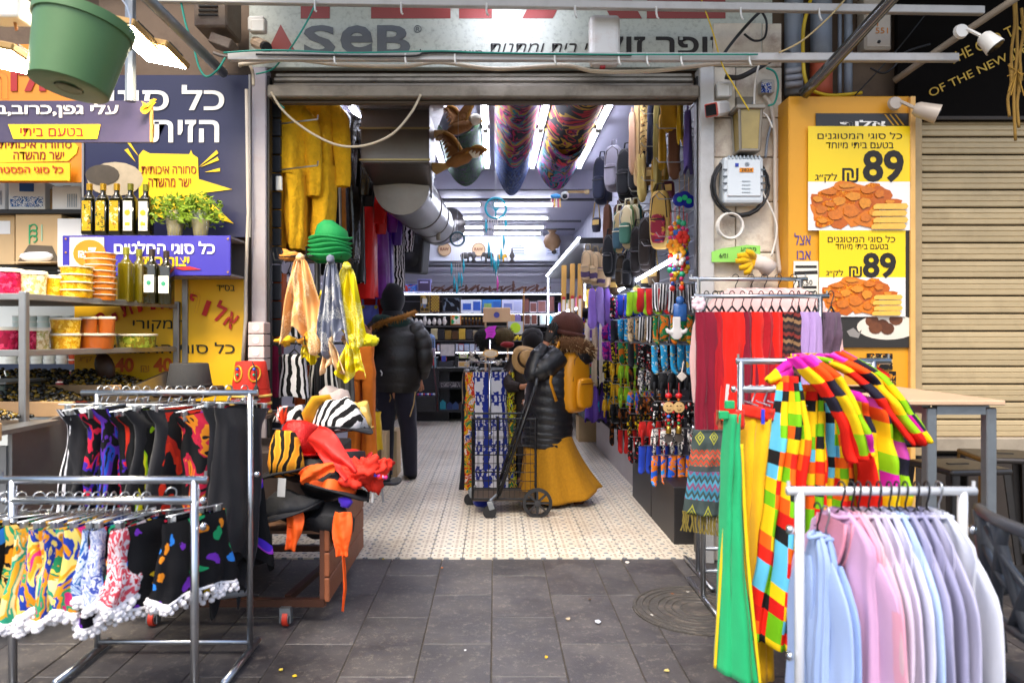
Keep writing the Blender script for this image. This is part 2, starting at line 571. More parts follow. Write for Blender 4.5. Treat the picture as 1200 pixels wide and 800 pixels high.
LIT=[('scrap of white paper lying flat on the slabs in mid street',700,730,'#c9ccd6',.034),('crumpled white tissue at the shop threshold',735,660,'#cfcac0',.022),('white chewed wrapper beside the manhole cover',763,722,'#c8c4bc',.018),('white cigarette end by the scarf rack foot',806,694,'#d5d0c4',.018),('yellow leaf on the slabs below the trolley',640,771,'#c8a21c',.014),('yellow crumb on the slabs at the threshold',449,656,'#c2a51c',.014),('orange peel scrap on the joint of two slabs',518,666,'#c06a12',.01),('yellow corn kernel near the front rack foot',345,793,'#d9b51f',.016),('yellow corn kernel beside another kernel on dark slab',329,786,'#d7c04a',.014),('brown twig on the ring pattern of the manhole cover',788,697,'#7a4a26',.022),('pale crumb near the middle of the street',781,787,'#cdb96f',.018),('white pebble on the slab in the foreground',545,763,'#e4e4e4',.012),('tan leaf scrap in mid pavement',666,726,'#b5a386',.02),('brown date pit on the pavement',691,703,'#5b4634',.014)]
for lab,u,v,c,s in LIT:
 Y=FPX*EYE/(v-VC)
 mb=MB()
 q=Vector(P(u,v,Y))+Vector((0,0,.004))
 s*=.75
 a0=rnd.uniform(0,6)
 mb.poly([q+Vector((math.cos(a0+a)*s*rnd.uniform(.5,1),math.sin(a0+a)*s*rnd.uniform(.6,1.1),rnd.uniform(0,s*.3)))for a in(0,1.2,2.5,3.8,5.1)],(0,0,.003))
 solo(mb,'litter',M(c,.7),lab,'litter')
shop_floor=tag(reg(bpy.data.objects.new('shop_floor',None),None),kind='structure')
def tile_mat():
 m,nt,b=base_mat('printed_tile',.3,0,.5)
 co=coords(nt,'UV')
 s=nt.nodes.new('ShaderNodeSeparateXYZ');nt.links.new(co,s.inputs[0])
 def cell(k,ox=0.0,oy=0.0):
  x=mth(nt,'ABSOLUTE',mth(nt,'SUBTRACT',mth(nt,'FRACT',mth(nt,'MULTIPLY_ADD',s.outputs[0],k,ox)),.5))
  y=mth(nt,'ABSOLUTE',mth(nt,'SUBTRACT',mth(nt,'FRACT',mth(nt,'MULTIPLY_ADD',s.outputs[1],k,oy)),.5))
  return x,y
 x,y=cell(2)
 dia=mth(nt,'ABSOLUTE',mth(nt,'SUBTRACT',mth(nt,'ADD',x,y),.3))
 line=mth(nt,'LESS_THAN',dia,.065)
 cut=mth(nt,'GREATER_THAN',mth(nt,'ABSOLUTE',mth(nt,'SUBTRACT',x,y)),.13)
 ring=mth(nt,'MULTIPLY',line,cut)
 x2,y2=cell(2,.5,.5)
 dot=mth(nt,'LESS_THAN',mth(nt,'ADD',mth(nt,'MULTIPLY',x2,x2),mth(nt,'MULTIPLY',y2,y2)),.026)
 dot2=mth(nt,'LESS_THAN',mth(nt,'ADD',mth(nt,'MULTIPLY',x,x),mth(nt,'MULTIPLY',y,y)),.008)
 n=nd(nt,'TexNoise',Scale=3,Detail=5)
 nt.links.new(coords(nt,'Object',rand=True),n.inputs['Vector'])
 basec=ramp(nt,n.outputs['Fac'],('#d0c5b2','#dad0bf','#d6ccba'),False,.3,.7)
 c=mixc(nt,mth(nt,'MULTIPLY',ring,.85),basec,'#5a3a28')
 c=mixc(nt,mth(nt,'MULTIPLY',dot,.8),c,'#566674')
 c=mixc(nt,mth(nt,'MULTIPLY',dot2,.7),c,'#7d5b2e')
 c=wear(nt,c,.38,'#8a7054')
 oi=nt.nodes.new('ShaderNodeObjectInfo')
 hv=nt.nodes.new('ShaderNodeHueSaturation')
 nt.links.new(mth(nt,'MULTIPLY_ADD',oi.outputs['Random'],.08,.96),hv.inputs['Value'])
 nt.links.new(c,hv.inputs['Color'])
 nt.links.new(hv.outputs[0],b.inputs['Base Color'])
 nt.links.new(mth(nt,'MULTIPLY_ADD',n.outputs['Fac'],.12,.3),b.inputs['Roughness'])
 return m
TILE=tile_mat()
def add_tile(mb,c,w):
 f0=len(mb.bm.faces)
 mb.box(c,(w-.003,w-.003,.02),bev=.0012)
 mb.bm.faces.ensure_lookup_table()
 for f in mb.bm.faces[f0:]:
  for lp in f.loops:lp[mb.uv].uv=((lp.vert.co.x-c[0])/w+.5,(lp.vert.co.y-c[1])/w+.5)
TW=.2
mb=MB();add_tile(mb,(0,0,-.01),TW);tile_me=mb.mesh('tile');tile_me.materials.append(TILE)
TX0=-1.6
for j in range(19):
 for i in range(15):
  put('tile',tile_me,shop_floor,(TX0+(i+.5)*TW,FY+(j+.5)*TW,.006+rnd.uniform(-.0006,.0006)))
mb=MB()
for j in range(19,42):
 for i in range(15):add_tile(mb,(TX0+(i+.5)*TW,FY+(j+.5)*TW,-.004),TW)
mb.build('tile',TILE,shop_floor,kind='stuff')
mb=MB();mb.box((-.15,8.8,-.035),(3.6,8.7,.05));mb.build('screed',M('#7d5f45',.9,name='brown_grout'),shop_floor)
PLAST=M('#b0aebb',.7,0,.08,3,dirt=.06,name='white_plaster')
DARKW=M('#232325',.6,0,.15,name='black_panel')
SLATW=M('#33353f',.55,0,.15,6,name='slatwall_board')
def S(name,mat,*boxes,bev=0):
 mb=MB()
 for c,s in boxes:mb.box(c,s,bev=bev)
 return solo(mb,name,mat,None,None,kind='structure')
S('left_wall',PLAST,((-1.80,8.75,1.6),(.1,8.3,3.7)))
S('right_wall',M('#4a4b58',.6,0,.1),((1.53,8.75,1.6),(.1,8.3,3.7)))
S('rear_wall',PLAST,((0,12.95,1.6),(3.9,.1,3.7)))
S('ceiling',M('#a6a4b6',.6,0,.05,2),((-.15,6.72,3.42),(3.3,4.3,.1)),((-.15,10.86,3.19),(3.3,4.1,.1)),((-.15,8.84,3.26),(3.3,.08,.24)))
S('roof_slab',M('#5b544c',.9),((-1,9,3.75),(9,9,.3)))
STAIN=M('#6a5848',.85,0,.3,3,.5,12,dirt=.5,dcol='#241d17',ds=2.5,name='stained_wall')
S('facade_wall',STAIN,((-.1,4.62,4.15),(3.0,.2,2.5)),((1.58,4.62,2.6),(.52,.2,5.6)),((2.25,4.64,4.1),(.9,.2,2.6)),((3.4,4.72,3),(3,.2,5)),((-2.0,4.68,4.25),(1.0,.2,2.6)),((-1.64,4.62,1.4),(.2,.24,3.2)),((-3.4,4.72,4.3),(2.2,.2,2.5)))
S('shop_partition',M('#a8a49c',.8),((-1.95,5.4,1.5),(.06,1.5,3.6)),((-3.6,6.0,1.6),(3.6,.08,3.8)))
S('counter_wall',M('#2f2721',.8,0,.2,dirt=.3),((3.3,4.5,.3),(2.4,.18,.68)))
pil=thing('stone_pillar','peeling cream stone pillar between the shop opening and the yellow cabinet','pillar',(1.54,4.44,0))
STONE=M('#d8ccba',.85,0,.35,7,.8,22,rvar=.12,dirt=.6,dcol='#7a4a38',ds=5,name='peeling_stone')
z=0.0
r_i=0
while z<3.1:
 h=(.24,.31,.27)[r_i%3]
 xs=[1.328,1.328+(.24,.14,.3)[r_i%3],1.752]
 for a,b_ in zip(xs[:-1],xs[1:]):
  mb=MB();mb.box(((a+b_)/2,4.47+rnd.uniform(-.004,.004),z+h/2),(b_-a-.006,.1,h-.006),bev=.006,seg=2)
  mb.build('stone',STONE,pil)
 z+=h;r_i+=1
LILAC=M('#9d969c',.5,.2,.2,5,.1,dirt=.35,dcol='#7c6156',ds=5,name='painted_post')
po=thing('shutter_post','lilac grey painted steel channel post left of the shop opening','post',(-1.43,4.43,0))
mb=MB();mb.box((-1.43,4.44,1.5),(.09,.1,3.0),bev=.006);mb.build('channel',LILAC,po)
mb=MB();mb.box((-1.378,4.44,1.5),(.012,.06,2.9));mb.build('slot',DARKM,po)
po=thing('shutter_post','pale rust streaked steel post right of the shop opening, under the camera','post',(1.28,4.43,0))
PALEP=M('#bdbab6',.5,.2,.15,5,.1,dirt=.28,dcol='#77695e',ds=4)
mb=MB();mb.box((1.28,4.43,1.5),(.088,.12,3.0),bev=.006);mb.build('channel',PALEP,po)
mb=MB();mb.box((1.232,4.44,1.5),(.012,.06,2.9));mb.build('slot',DARKM,po)
lt=thing('rolled_shutter','grey rolled up steel shutter in its channel across the top of the shop opening','shutter',(-.08,4.4,2.9))
OLDM=M('#8c8478',.5,.6,.3,6,.3,30,dirt=.5,dcol='#4a3a2c',ds=7,name='old_zinc')
mb=MB();mb.box((-.07,4.42,2.845),(2.6,.12,.075),bev=.008);mb.build('bottom_rail',OLDM,lt)
for k,(zz,yy)in enumerate(((2.905,4.46),(2.945,4.475),(2.98,4.5))):
 mb=MB();mb.box((-.07,yy,zz),(2.58,.05,.03),bev=.008);mb.build('slat',OLDM,lt)
mb=MB();mb.box((-.07,4.44,2.796),(2.56,.05,.016),bev=.004);mb.build('rail_lip',M('#5d5146',.6,.4,.3),lt)
sg=thing('shop_sign','long white speckled fascia sign with red and grey lettering above the shop opening','sign',(0.1,4.4,3.0))
SIGNW=M('#b6baaf',.5,0,.1,3,dirt=.42,dcol='#4c4a40',ds=40,name='speckled_sign')
ys=4.42
xa,xb=PX(291,ys),PX(906,ys)
mb=MB();mb.box(((xa+xb)/2,ys+.04,3.42),(xb-xa,.06,.82),bev=.004);mb.build('board',SIGNW,sg)
yl=ys+.009
RED2=M('#8e3a36',.5,0,.12,dirt=.1,name='faded_red')
GREY2=M('#5c6064',.5,0,.12,dirt=.1,name='faded_grey')
for ch,a,b_ in(('T',312,427),('E',435,528),('F',538,628),('A',612,752),('L',758,850)):
 text(ch,RED2,sg,P(a,22,yl),P(b_,22,yl),110*ys/FPX,bold=.05)
mb=MB();mb.poly([P(314,60,yl),P(346,60,yl),P(329,29,yl)],(0,-.003,0));mb.build('triangle_emblem',RED2,sg)
for ch,a,b_ in(('S',356,393),('e',399,437),('B',442,481)):
 text(ch,GREY2,sg,P(a,65,yl),P(b_,65,yl),35*ys/FPX,bold=.025)
text('®',GREY2,sg,P(485,39,yl),P(494,39,yl),9*ys/FPX)
text('סופר זול',INK,sg,P(708,64,yl),P(861,64,yl),26*ys/FPX,bold=.02)
text('כלי בית ומתנות',INK,sg,P(572,63,yl),P(712,63,yl),15*ys/FPX,shear=.25)
text('מוצרי טיפול',INK,sg,P(492,65,yl),P(565,65,yl),7*ys/FPX)
S('unseen_shade_roof',M('#4a443c',.8,0,.2),((1.6,3.9,3.86),(6.2,1.3,.06)))  # unseen roof added to shade the upper facade, left open over the stall
pn=thing('wall_panelling','lilac grey ribbed panels high on the right wall of the rear room','panel',(1.3,9,2.7))
for k in range(14):
 mb=MB();mb.box((1.40,7.9+k*.36,2.72),(.05,.35,.82),bev=.006);mb.build('panel',M('#8d8da0',.5,0,.06),pn)
#the pickle and olive stall on the left
YEL=M('#f2b90f',.45,0,.08,3,dirt=.08,dcol='#9a6a10',name='yellow_sign')
LEM=M('#ecc30d',.45,0,.06,3,name='lemon_print')
ORANGE_S=M('#d98410',.45,0,.1,3,name='orange_sign')
NAVY=M('#12153f',.4,0,.15,3,dirt=.08,dcol='#4a4460',name='navy_sign')
PURP=M('#31279a',.4,0,.1,4,dirt=.1,dcol='#6a6aa0',name='violet_blue_sign')
REDB=M('#8e1d10',.5,0,.05)
def board(name,label,u0,u1,v0,v1,Y,mat,th=.012,part='board',frame=None):
 a,b_=P(u0,v1,Y),P(u1,v0,Y)
 t=thing(name,label,'sign',((a.x+b_.x)/2,Y,a.z))
 mb=MB();mb.box(((a.x+b_.x)/2,Y+th/2,(a.z+b_.z)/2),(b_.x-a.x,th,b_.z-a.z),bev=.002);mb.build(part,mat,t)
 if frame:
  w=.012
  for c,s in(((a.x,a.z,b_.z),0),((b_.x,a.z,b_.z),0)):
   mb=MB();mb.box((c[0],Y-.003,(a.z+b_.z)/2),(w,.014,b_.z-a.z));mb.build('edge_strip',frame,t)
 return t
def line(t,s,mat,u0,u1,vb,hpx,Y,off=.003,**k):
 y=Y-off
 return text(s,mat,t,P(u0,vb,y),P(u1,vb,y),hpx*y/FPX,**k)
def shape(t,name,pts,mat,Y,off=.003,th=.003):
 mb=MB();mb.poly([P(u,v,Y-off)for u,v in pts],(0,-th,0));return mb.build(name,mat,t)
b=board('stall_sign','big navy stall sign with white lettering and a yellow starburst',98,293,88,278,4.4,NAVY,frame=M('#8f8a86',.4,.6))
line(b,'כל סוגי',WHITEINK,128,263,130,30,4.4,bold=.015)
line(b,'הזיתים',WHITEINK,138,257,167,26,4.4,bold=.015)
star=[(163,182),(168,176),(176,180),(222,181),(224,176),(226,181),(232,185),(233,210),(272,222),(240,226),(250,240),(274,262),(232,250),(205,262),(182,252),(163,262)]
shape(b,'starburst',star,LEM,4.4)
for pts in([(148,166),(152,166),(163,184)],[(146,176),(150,174),(159,190)],[(233,196),(254,176),(256,180)],[(235,196),(255,184),(257,188)],[(240,202),(258,197),(258,201)]):
 shape(b,'ray',pts,LEM,4.4)
line(b,'סחורה איכותית',REDB,166,230,204,9,4.4,off=.007)
line(b,'ישר מהשדה',REDB,174,224,219,10,4.4,off=.007)
shape(b,'plate_print',[(135+33*math.cos(a*PI/8),210+20*math.sin(a*PI/8))for a in range(16)],M('#b7a68a',.5,0,.3,20),4.4,.0035)
shape(b,'plate_print',[(120+20*math.cos(a*PI/8),205+12*math.sin(a*PI/8))for a in range(16)],M('#4a4032',.5,0,.4,30),4.4,.007)
b=board('stall_banner','long violet grey banner with white lettering across the stall front below the bucket',-60,178,118,167,3.7,M('#38304c',.4,0,.2,2.5,dirt=.1,dcol='#7a6a72'),frame=M('#a57a3c',.5))
line(b,'עלי גפן,כרוב,בצל',WHITEINK,-32,139,138,17,3.7,bold=.02)
shape(b,'yellow_tab',[(10,146),(118,146),(114,163),(16,163)],LEM,3.7)
line(b,'בטעם ביתי',REDB,24,98,160,10,3.7,off=.007)
rag=MB();rag.sheet(lambda s,t:P(166+16*s+2*math.sin(7*t),119+14*t*(1-.7*s)+3*math.sin(5*s),3.66-.03*math.sin(3*s+2)),6,6)
solo(rag,'yellow_rag',FAB('#b58a10'),'yellow rag knotted on the corner of the violet grey banner','rag',thick=.004)
b=board('orange_board','orange board with huge red letters high above the stall banner',-80,139,52,214,4.45,ORANGE_S)
line(b,'אלוף הזיתים',M('#a31710',.5),-150,74,116,40,4.45,bold=.04)
shape(b,'rounded_tab',[(-60,160),(70,160),(84,164),(92,172),(90,180),(80,189),(-60,192)],LEM,4.45)
line(b,'סחורה איכותית',REDB,0,84,174,8,4.45,off=.007)
line(b,'ישר מהשדה',REDB,16,75,187,9,4.45,off=.007)
b=board('pastrami_sign','small lemon yellow sign with one line of red lettering over the cartons',-60,82,191,212,4.4,LEM)
line(b,'כל סוגי הפסטרמות',M('#c22a12',.5),-22,74,203,9,4.4)
b=board('price_sign','yellow price sign with red arched lettering and two prices behind the pickle shelf',87,286,325,470,4.42,YEL)
line(b,'בס״ד',INK,254,275,341,7,4.42)
word='אלוף הזיתים'
for i,ch in enumerate(word):
 if ch==' ':continue
 th=math.radians(33-6.6*i)
 cu_,cv_=195+130*math.sin(th),492-130*math.cos(th)
 ux=Vector((math.cos(th),0,-math.sin(th)))
 c=P(cu_,cv_,4.41)
 w=(.03 if ch in 'וי' else .065)
 text(ch,M('#bf1a12',.5),b,c-ux*w/2,c+ux*w/2,.125 if ch in 'לף' else(.05 if ch=='י' else .095),bold=.02)
line(b,'המקורי',INK,156,216,389,14,4.42)
line(b,'כל סוגי החמוצים',INK,118,275,414,13,4.42)
for u in(135,180):line(b,'40',M('#cf5410',.5),u,u+22,436,17,4.42,bold=.03)
for u in(117,165):line(b,'₪',M('#cf8a20',.5),u,u+10,436,8,4.42)
line(b,'ק״ג',M('#cf8a20',.5),92,108,425,7,4.42)
sh=thing('storage_shelf','dark storage shelf carrying white and brown cartons behind the stall','shelf',(-3,4.9,1.8))
for z in(1.80,2.16):
 mb=MB();mb.box((-3.05,4.85,z),(1.25,.5,.03),bev=.004);mb.build('board',DARKM,sh)
for x in(-2.42,-3.65):
 mb=MB();mb.box((x,5.08,1.25),(.04,.04,2.5));mb.build('upright',DARKM,sh)
CARTB,CARTW=M('#c3a67c',.8,0,.1,4,name='brown_card'),M('#dfe0e0',.7,0,.06,4,name='white_card')
BLUEP=M('#23508f',.6,0,.1)
GRP=M('#2f9a62',.6)
def carton(label,u0,u1,v0,v1,Y,d,mat,extra=None,rz=0.0):
 a,c=P(u0,v1,Y),P(u1,v0,Y)
 t=thing('carton',label,'carton',((a.x+c.x)/2,Y+d/2,a.z),rz,'cartons behind the stall')
 w,h=c.x-a.x,c.z-a.z
 ox,oz=(a.x+c.x)/2,a.z
 R_=Matrix.Rotation(rz,3,'Z')
 o3=Vector((ox,Y+d/2,oz))
 def bx(n,cc,s,m,r=None):
  mb=MB();mb.box(o3+R_@Vector(cc),s,R_ if r is None else R_@r,bev=.003);return mb.build(n,m,t)
 bx('box',(0,0,h/2),(w,d,h),mat)
 bx('flap_tape',(0,0,h+.0015),(.05,d,.003),M('#b89a5e',.4))
 if extra=='blue':
  bx('print',(0,-d/2-.002,h*.3),(w*.9,.003,h*.35),pat('marble',['#e2e5ea','#2b62a8','#dfe6ee','#1d4a8a'],26,1.5,'Object'))
  bx('print',(0,-d/2-.002,h*.78),(w*.4,.003,h*.28),BLUEP)
 if extra=='lines':
  for k in range(6):bx('print',(w*(.05+.06*k),-d/2-.002,h*.45),(.006,.003,h*.5),M('#9aa7b5',.6))
 if extra=='open':
  mb=MB();mb.poly([o3+Vector((w*x,-d/2-.001,h*z))for x,z in((-.44,.06),(.46,.06),(.3,.34),(-.2,.36))],(0,-.003,0));mb.build('opening',M('#5f5548',.9),t)
  mb=MB();mb.ell(o3+Vector((0,-d/2-.002,h*.14)),(w*.4,.03,h*.1),12,6,jit=.3);mb.build('white_bag',M('#e6e8ec',.5),t,True)
  mb=MB();mb.box(o3+Vector((0,-d/2-.05,h*.03)),(w*.9,.09,.005),Matrix.Rotation(.15,3,'X'));mb.build('flap',CARTB,t)
  for k,(x,z)in enumerate(((-.1,.47),(-.1,.57),(-.1,.67))):
   mb=MB();mb.tube(arc(o3+Vector((w*x,-d/2-.002,h*z)),.022,-PI/2,PI*.9,8),.005,5);mb.build('print',GRP,t)
  mb=MB();mb.box(o3+Vector((w*-.19,-d/2-.002,h*.55)),(.008,.004,h*.35));mb.build('print',GRP,t)
  mb=MB();mb.box(o3+Vector((w*.08,-d/2-.002,h*.58)),(.008,.004,h*.3));mb.build('print',M('#9cc0a0',.6),t)
 if extra=='label':bx('label',(w*.1,-d/2-.002,h*.7),(w*.5,.003,h*.25),CARTW)
 return t
carton('brown carton with green circles print, torn open on a white bag',18,72,246,310,4.62,.35,CARTB,'open')
carton('brown carton with a white label, left of the torn carton',-14,17,248,310,4.66,.35,CARTB,'label')
carton('white carton with blue crest print on the upper shelf',8,48,212,247,4.66,.3,CARTW,'blue',.12)
carton('plain white carton at the left edge of the upper shelf',-24,6,213,247,4.7,.3,CARTW,'lines')
carton('white carton printed with rows of grey lines on the upper shelf',62,97,218,249,4.62,.3,CARTW,'lines',-.06)
carton('small brown carton wedged between two white cartons',50,62,222,247,4.74,.25,CARTB)
carton('tall white carton standing beside the violet price shelf',67,101,256,318,4.6,.3,CARTW)
carton('narrow white carton behind the torn brown carton',74,96,251,310,4.78,.2,CARTW,'label')
vs=thing('oil_shelf','violet blue fronted wooden shelf box lettered in white, carrying oil bottles','shelf',(-1.97,4.25,1.71))
a,c=P(73,323,4.1),P(270,276,4.1)
GREYW=M('#8b8585',.7,0,.2,6,dirt=.2)
mb=MB();mb.box(((a.x+c.x)/2,4.107,(a.z+c.z)/2),(c.x-a.x,.014,c.z-a.z),bev=.003);mb.build('fascia',PURP,vs)
for z in(a.z+.006,c.z-.008):
 mb=MB();mb.box(((a.x+c.x)/2,4.245,z),(c.x-a.x-.004,.26,.012));mb.build('board',GREYW,vs)
mb=MB();mb.box(((a.x+c.x)/2,4.376,(a.z+c.z)/2),(c.x-a.x-.01,.008,c.z-a.z));mb.build('back',M('#5d5450',.8),vs)
shape(vs,'cream_square',[(82,278),(122,278),(122,312),(82,312)],M('#e8dcc0',.5),4.1)
shape(vs,'orange_disc',[(105+19*math.cos(k*PI/10),297+16*math.sin(k*PI/10))for k in range(20)],M('#d98208',.5),4.1,.0065)
line(vs,'7',WHITEINK,104,113,305,15,4.1,off=.01,bold=.05)
line(vs,'₪',WHITEINK,92,101,302,8,4.1,off=.01)
line(vs,'כל סוגי החלטים',WHITEINK,134,252,298,15,4.1,bold=.02)
line(vs,'יצור ביתי',LEM,165,222,312,11,4.1,bold=.03)
shape(vs,'red_stroke',[(205,314),(222,312),(236,316),(214,316.5)],REDINK,4.1)
for u,v in((77,280),(267,280),(77,296),(267,319)):
 mb=MB();mb.ell(P(u,v,4.095),(.006,.004,.006),8,5);mb.build('screw',M('#b98a3a',.4,.5),vs)
GLASS_D=M('#1c1a06',.08,0,.1,spec=.8,name='dark_oil_glass')
GLASS_O=M('#5c5208',.08,0,.15,spec=.8,name='olive_oil_glass')
def bottle(label,u,vb,hpx,Y,glass,capm,labm,print_=None):
 p=P(u,vb,Y)
 h=hpx*Y/FPX
 w=.068
 t=thing('oil_bottle',label,'bottle',p,0,'oil bottles on the stall')
 mb=MB();mb.box((p.x,p.y,p.z+h*.36),(w,w,h*.72),bev=.008,seg=2)
 mb.lathe([(w*.5,h*.705),(w*.36,h*.76),(.015,h*.8),(.0135,h*.92),(.0135,h*.93)],14,p)
 mb.build('glass',glass,t,AUTO)
 mb=MB();mb.lathe([(.0165,h*.87),(.0165,h),(.012,h)],12,p);mb.build('cap',capm,t,AUTO)
 if labm:
  mb=MB();mb.box((p.x,p.y-w/2-.001,p.z+h*.36),(w*.74,.003,h*.58));lb=mb.build('label',labm,t)
  if print_:
   mb=MB();mb.lathe([(0,0),(.016,0),(.016,.002)],12,(p.x,p.y-w/2-.003,p.z+h*.42),Matrix.Rotation(PI/2,3,'X'));mb.build('emblem',print_,lb)
   mb=MB();mb.box((p.x,p.y-w/2-.003,p.z+h*.2),(w*.4,.003,h*.06));mb.build('emblem',print_,lb)
 return t
GOLDC,WHC,GRC=M('#b58a12',.35,.4),M('#e6dfcc',.5),M('#7d7a1c',.4,.3)
lab_y=pat('blobs',['#c7a21a','#3c4a12','#e8dca0','#a07010'],38,.4,'Object',.5)
lab_w=pat('blobs',['#e9e3d0','#bfb6d6','#d7c04a','#e9e3d0'],45,.3,'Object',.5)
for k,u in enumerate((105,121,137)):
 bottle(('first','second','third')[k]+' gold capped oil bottle from the left on top of the violet shelf',u,275.5,60,4.2,GLASS_D,GOLDC,lab_y)
bottle('green capped oil bottle with a white label, next to the gold capped row',153,275.5,60,4.2,GLASS_D,GRC,lab_w,M('#c9a91c',.5))
bottle('oil bottle with a white label beside the cups of herbs',171,275.5,59,4.2,GLASS_D,GRC,lab_w,M('#c9a91c',.5))
bottle('tall pale green oil bottle without a label on the pickle shelf',148,354,64,4.0,GLASS_O,GRC,None)
bottle('greenish oil bottle without a label behind the labelled bottles',163,355,63,4.08,GLASS_O,GRC,None)
bottle('dark oil bottle with square white label, left of its twin',178,356,64,4.02,GLASS_D,M('#2c1c10',.4),None)
bottle('dark oil bottle with square white label at the end of the pickle shelf',195,357,63,4.04,GLASS_D,M('#2c1c10',.4),None)
for o in[x for x in bpy.data.objects if x.name.startswith('oil_bottle')and 'square white' in x.get('label','')]:
 l_=o.location
 mb=MB();mb.box((l_.x,l_.y-.0355,l_.z+.11),(.055,.003,.095));lb=mb.build('label',WHC,o)
 mb=MB();mb.lathe([(0,0),(.013,0),(.013,.002)],12,(l_.x,l_.y-.0375,l_.z+.115),Matrix.Rotation(PI/2,3,'X'));mb.build('emblem',M('#2c8a6a',.5),lb)
HERB=M('#6f8a18',.6,0,.35,20,name='herb_leaf')
for k,(u,lab)in enumerate(((205,'clear plastic cup of cut herbs nearer the oil bottles'),(235,'clear plastic cup of cut herbs at the right end of the violet shelf'))):
 p=P(u,278,4.22)
 t=thing('herb_cup',lab,'cup',p,0,'cups of herbs')
 mb=MB();mb.lathe([(.037,0),(.058,.15),(.056,.15),(.036,.004)],18,p,cap=False);mb.build('cup',CLEAR('#f4f6f2',.08,trans=.85),t,AUTO)
 mb=MB();mb.lathe([(0,.006),(.038,.006),(.05,.1),(0,.1)],14,p)
 mb.build('water',M('#9c8a3a',.1,0,.3,20),t,True)
 mb=MB()
 for j in range(9):
  a=rnd.uniform(0,6.3);r=rnd.uniform(.02,.09)
  mb.tube([p+Vector((.02*math.cos(a),.02*math.sin(a),.02)),p+Vector((.03*math.cos(a),.03*math.sin(a),.13)),p+Vector((r*math.cos(a),r*math.sin(a),rnd.uniform(.19,.26)))],.002,4)
 mb.build('stem',M('#7c9a2a',.6),t)
 mb=MB()
 for j in range(420):
  a=rnd.uniform(0,6.3);r=.125*math.sqrt(rnd.random());zz=rnd.uniform(.13,.27)-r*.5
  q=p+Vector((r*math.cos(a)*1.05,r*math.sin(a),zz))
  d1=Vector((rnd.uniform(-1,1),rnd.uniform(-1,1),rnd.uniform(-.4,1))).normalized()*.019
  d2=d1.orthogonal().normalized()*.008
  vs_=[mb.bm.verts.new(x)for x in(q-d1,q+d2,q+d1,q-d2)]
  mb.bm.faces.new(vs_)
 mb.build('leaves',HERB,t)
STST=M('#9a9b9d',.35,.8,.15,5,.1,30,dirt=.2,dcol='#5b4a3f',name='stall_steel')
ps=thing('pickle_stand','two tier steel stand with pickle tubs over the olive bins','stand',(-2.4,3.8,0))
for(x,y,zt)in((-2.175,3.35,1.58),(-1.93,4.4,1.58),(-3.3,3.35,1.58),(-1.885,4.42,1.75)):
 mb=MB();mb.box((x,y,zt/2),(.034,.034,zt),bev=.004);mb.build('upright',STST,ps)
for z in(1.555,1.295):
 mb=MB();mb.bar((-2.175,3.35,z),(-1.93,4.4,z),.03,.03,.003);mb.build('side_rail',STST,ps)
 mb=MB();mb.bar((-3.3,3.35,z),(-2.175,3.35,z),.03,.03,.003);mb.build('front_rail',STST,ps)
 mb=MB();mb.poly([(-3.3,3.36,z-.004),(-2.18,3.36,z-.004),(-1.94,4.38,z-.004),(-3.3,4.38,z-.004)],(0,0,.012));mb.build('shelf_plate',M('#7d6a52',.6,0,.2),ps)
TUBC={}
def tub_mat(cols,sc=45):
 k=tuple(cols)
 if k not in TUBC:TUBC[k]=pat('blobs',cols,sc,.6,'Object',.25)
 return TUBC[k]
LID=M('#e8e0cc',.25,0,.05,spec=.6,name='clear_lid')
def tub(label,u,vb,wpx,hpx,Y,content,group='pickle tubs on the stall stand'):
 p=P(u,vb,Y)
 r,h=wpx*Y/FPX/2,hpx*Y/FPX
 t=thing('pickle_tub',label,'tub',p,0,group)
 mb=MB();mb.lathe([(r*.86,0),(r*.95,h*.86),(r*.95,h*.88)],18,p,wob=lambda v,a,j:v*(1+.012*math.sin(a*7+j)));mb.build('pot',content,t,AUTO)
 mb=MB();mb.lathe([(r,h*.86),(r*1.01,h*.96),(r*.92,h),(r*.9,h*.97),(0,h*.97)],18,p);mb.build('lid',LID,t,AUTO)
 return t
RED_P=tub_mat(['#8f0f35','#c21a4a','#a01236','#d8436a'])
YEL_P=tub_mat(['#c98a10','#e2b024','#d09a18','#eac24a'])
WH_P=tub_mat(['#b99a62','#d9c59a','#a5a060','#e3d8b4'])
OR_P=M('#c8701a',.2,0,.1,30,spec=.6)
GRN_P=tub_mat(['#6a7a1c','#8f9a34','#b8a83c','#77661c'])
BRN_P=M('#a8551c',.2,0,.15,spec=.6)
tub('tub of purple red pickled beet at the end of the upper stand shelf',8,345,36,30,3.5,RED_P)
tub('tub of mixed pale pickles next to the upper beet tub',39,347,30,29,3.55,WH_P)
tub('single tub of yellow pickles on the upper shelf',62,348,24,25,3.65,YEL_P)
for k in range(4):tub(('lowest','second lowest','third','topmost')[k]+' yellow pickle tub of the four tub stack',90,349-9*k,37,9.5,3.7,YEL_P)
for k in range(8):tub(('bottom','second','third','fourth','fifth','sixth','seventh','top')[k]+' flat orange tub counting up the tall stack of eight',118,352-6.9*k,35,7,3.85,OR_P)
tub('tub of red pickles on the lower shelf behind the upright',8,411,26,28,3.5,RED_P)
tub('second red pickle tub on the lower shelf beside the upright',32,410,22,26,3.55,RED_P)
tub('tub of white pickled cauliflower on the lower shelf',46,409,24,25,3.6,WH_P)
for k in range(2):tub(('lower','upper')[k]+' yellow cauliflower tub of the pair on the lower shelf',77,409-18.5*k,34,18.5,3.7,YEL_P)
tub('brown sauce tub standing over the wide tub',104,390,20,19,3.8,BRN_P)
tub('brown sauce tub at the right of the upper row',125,390,20,19,3.85,BRN_P)
tub('wide flat tub of brown sauce on the lower shelf',113,408.5,42,18,3.85,BRN_P)
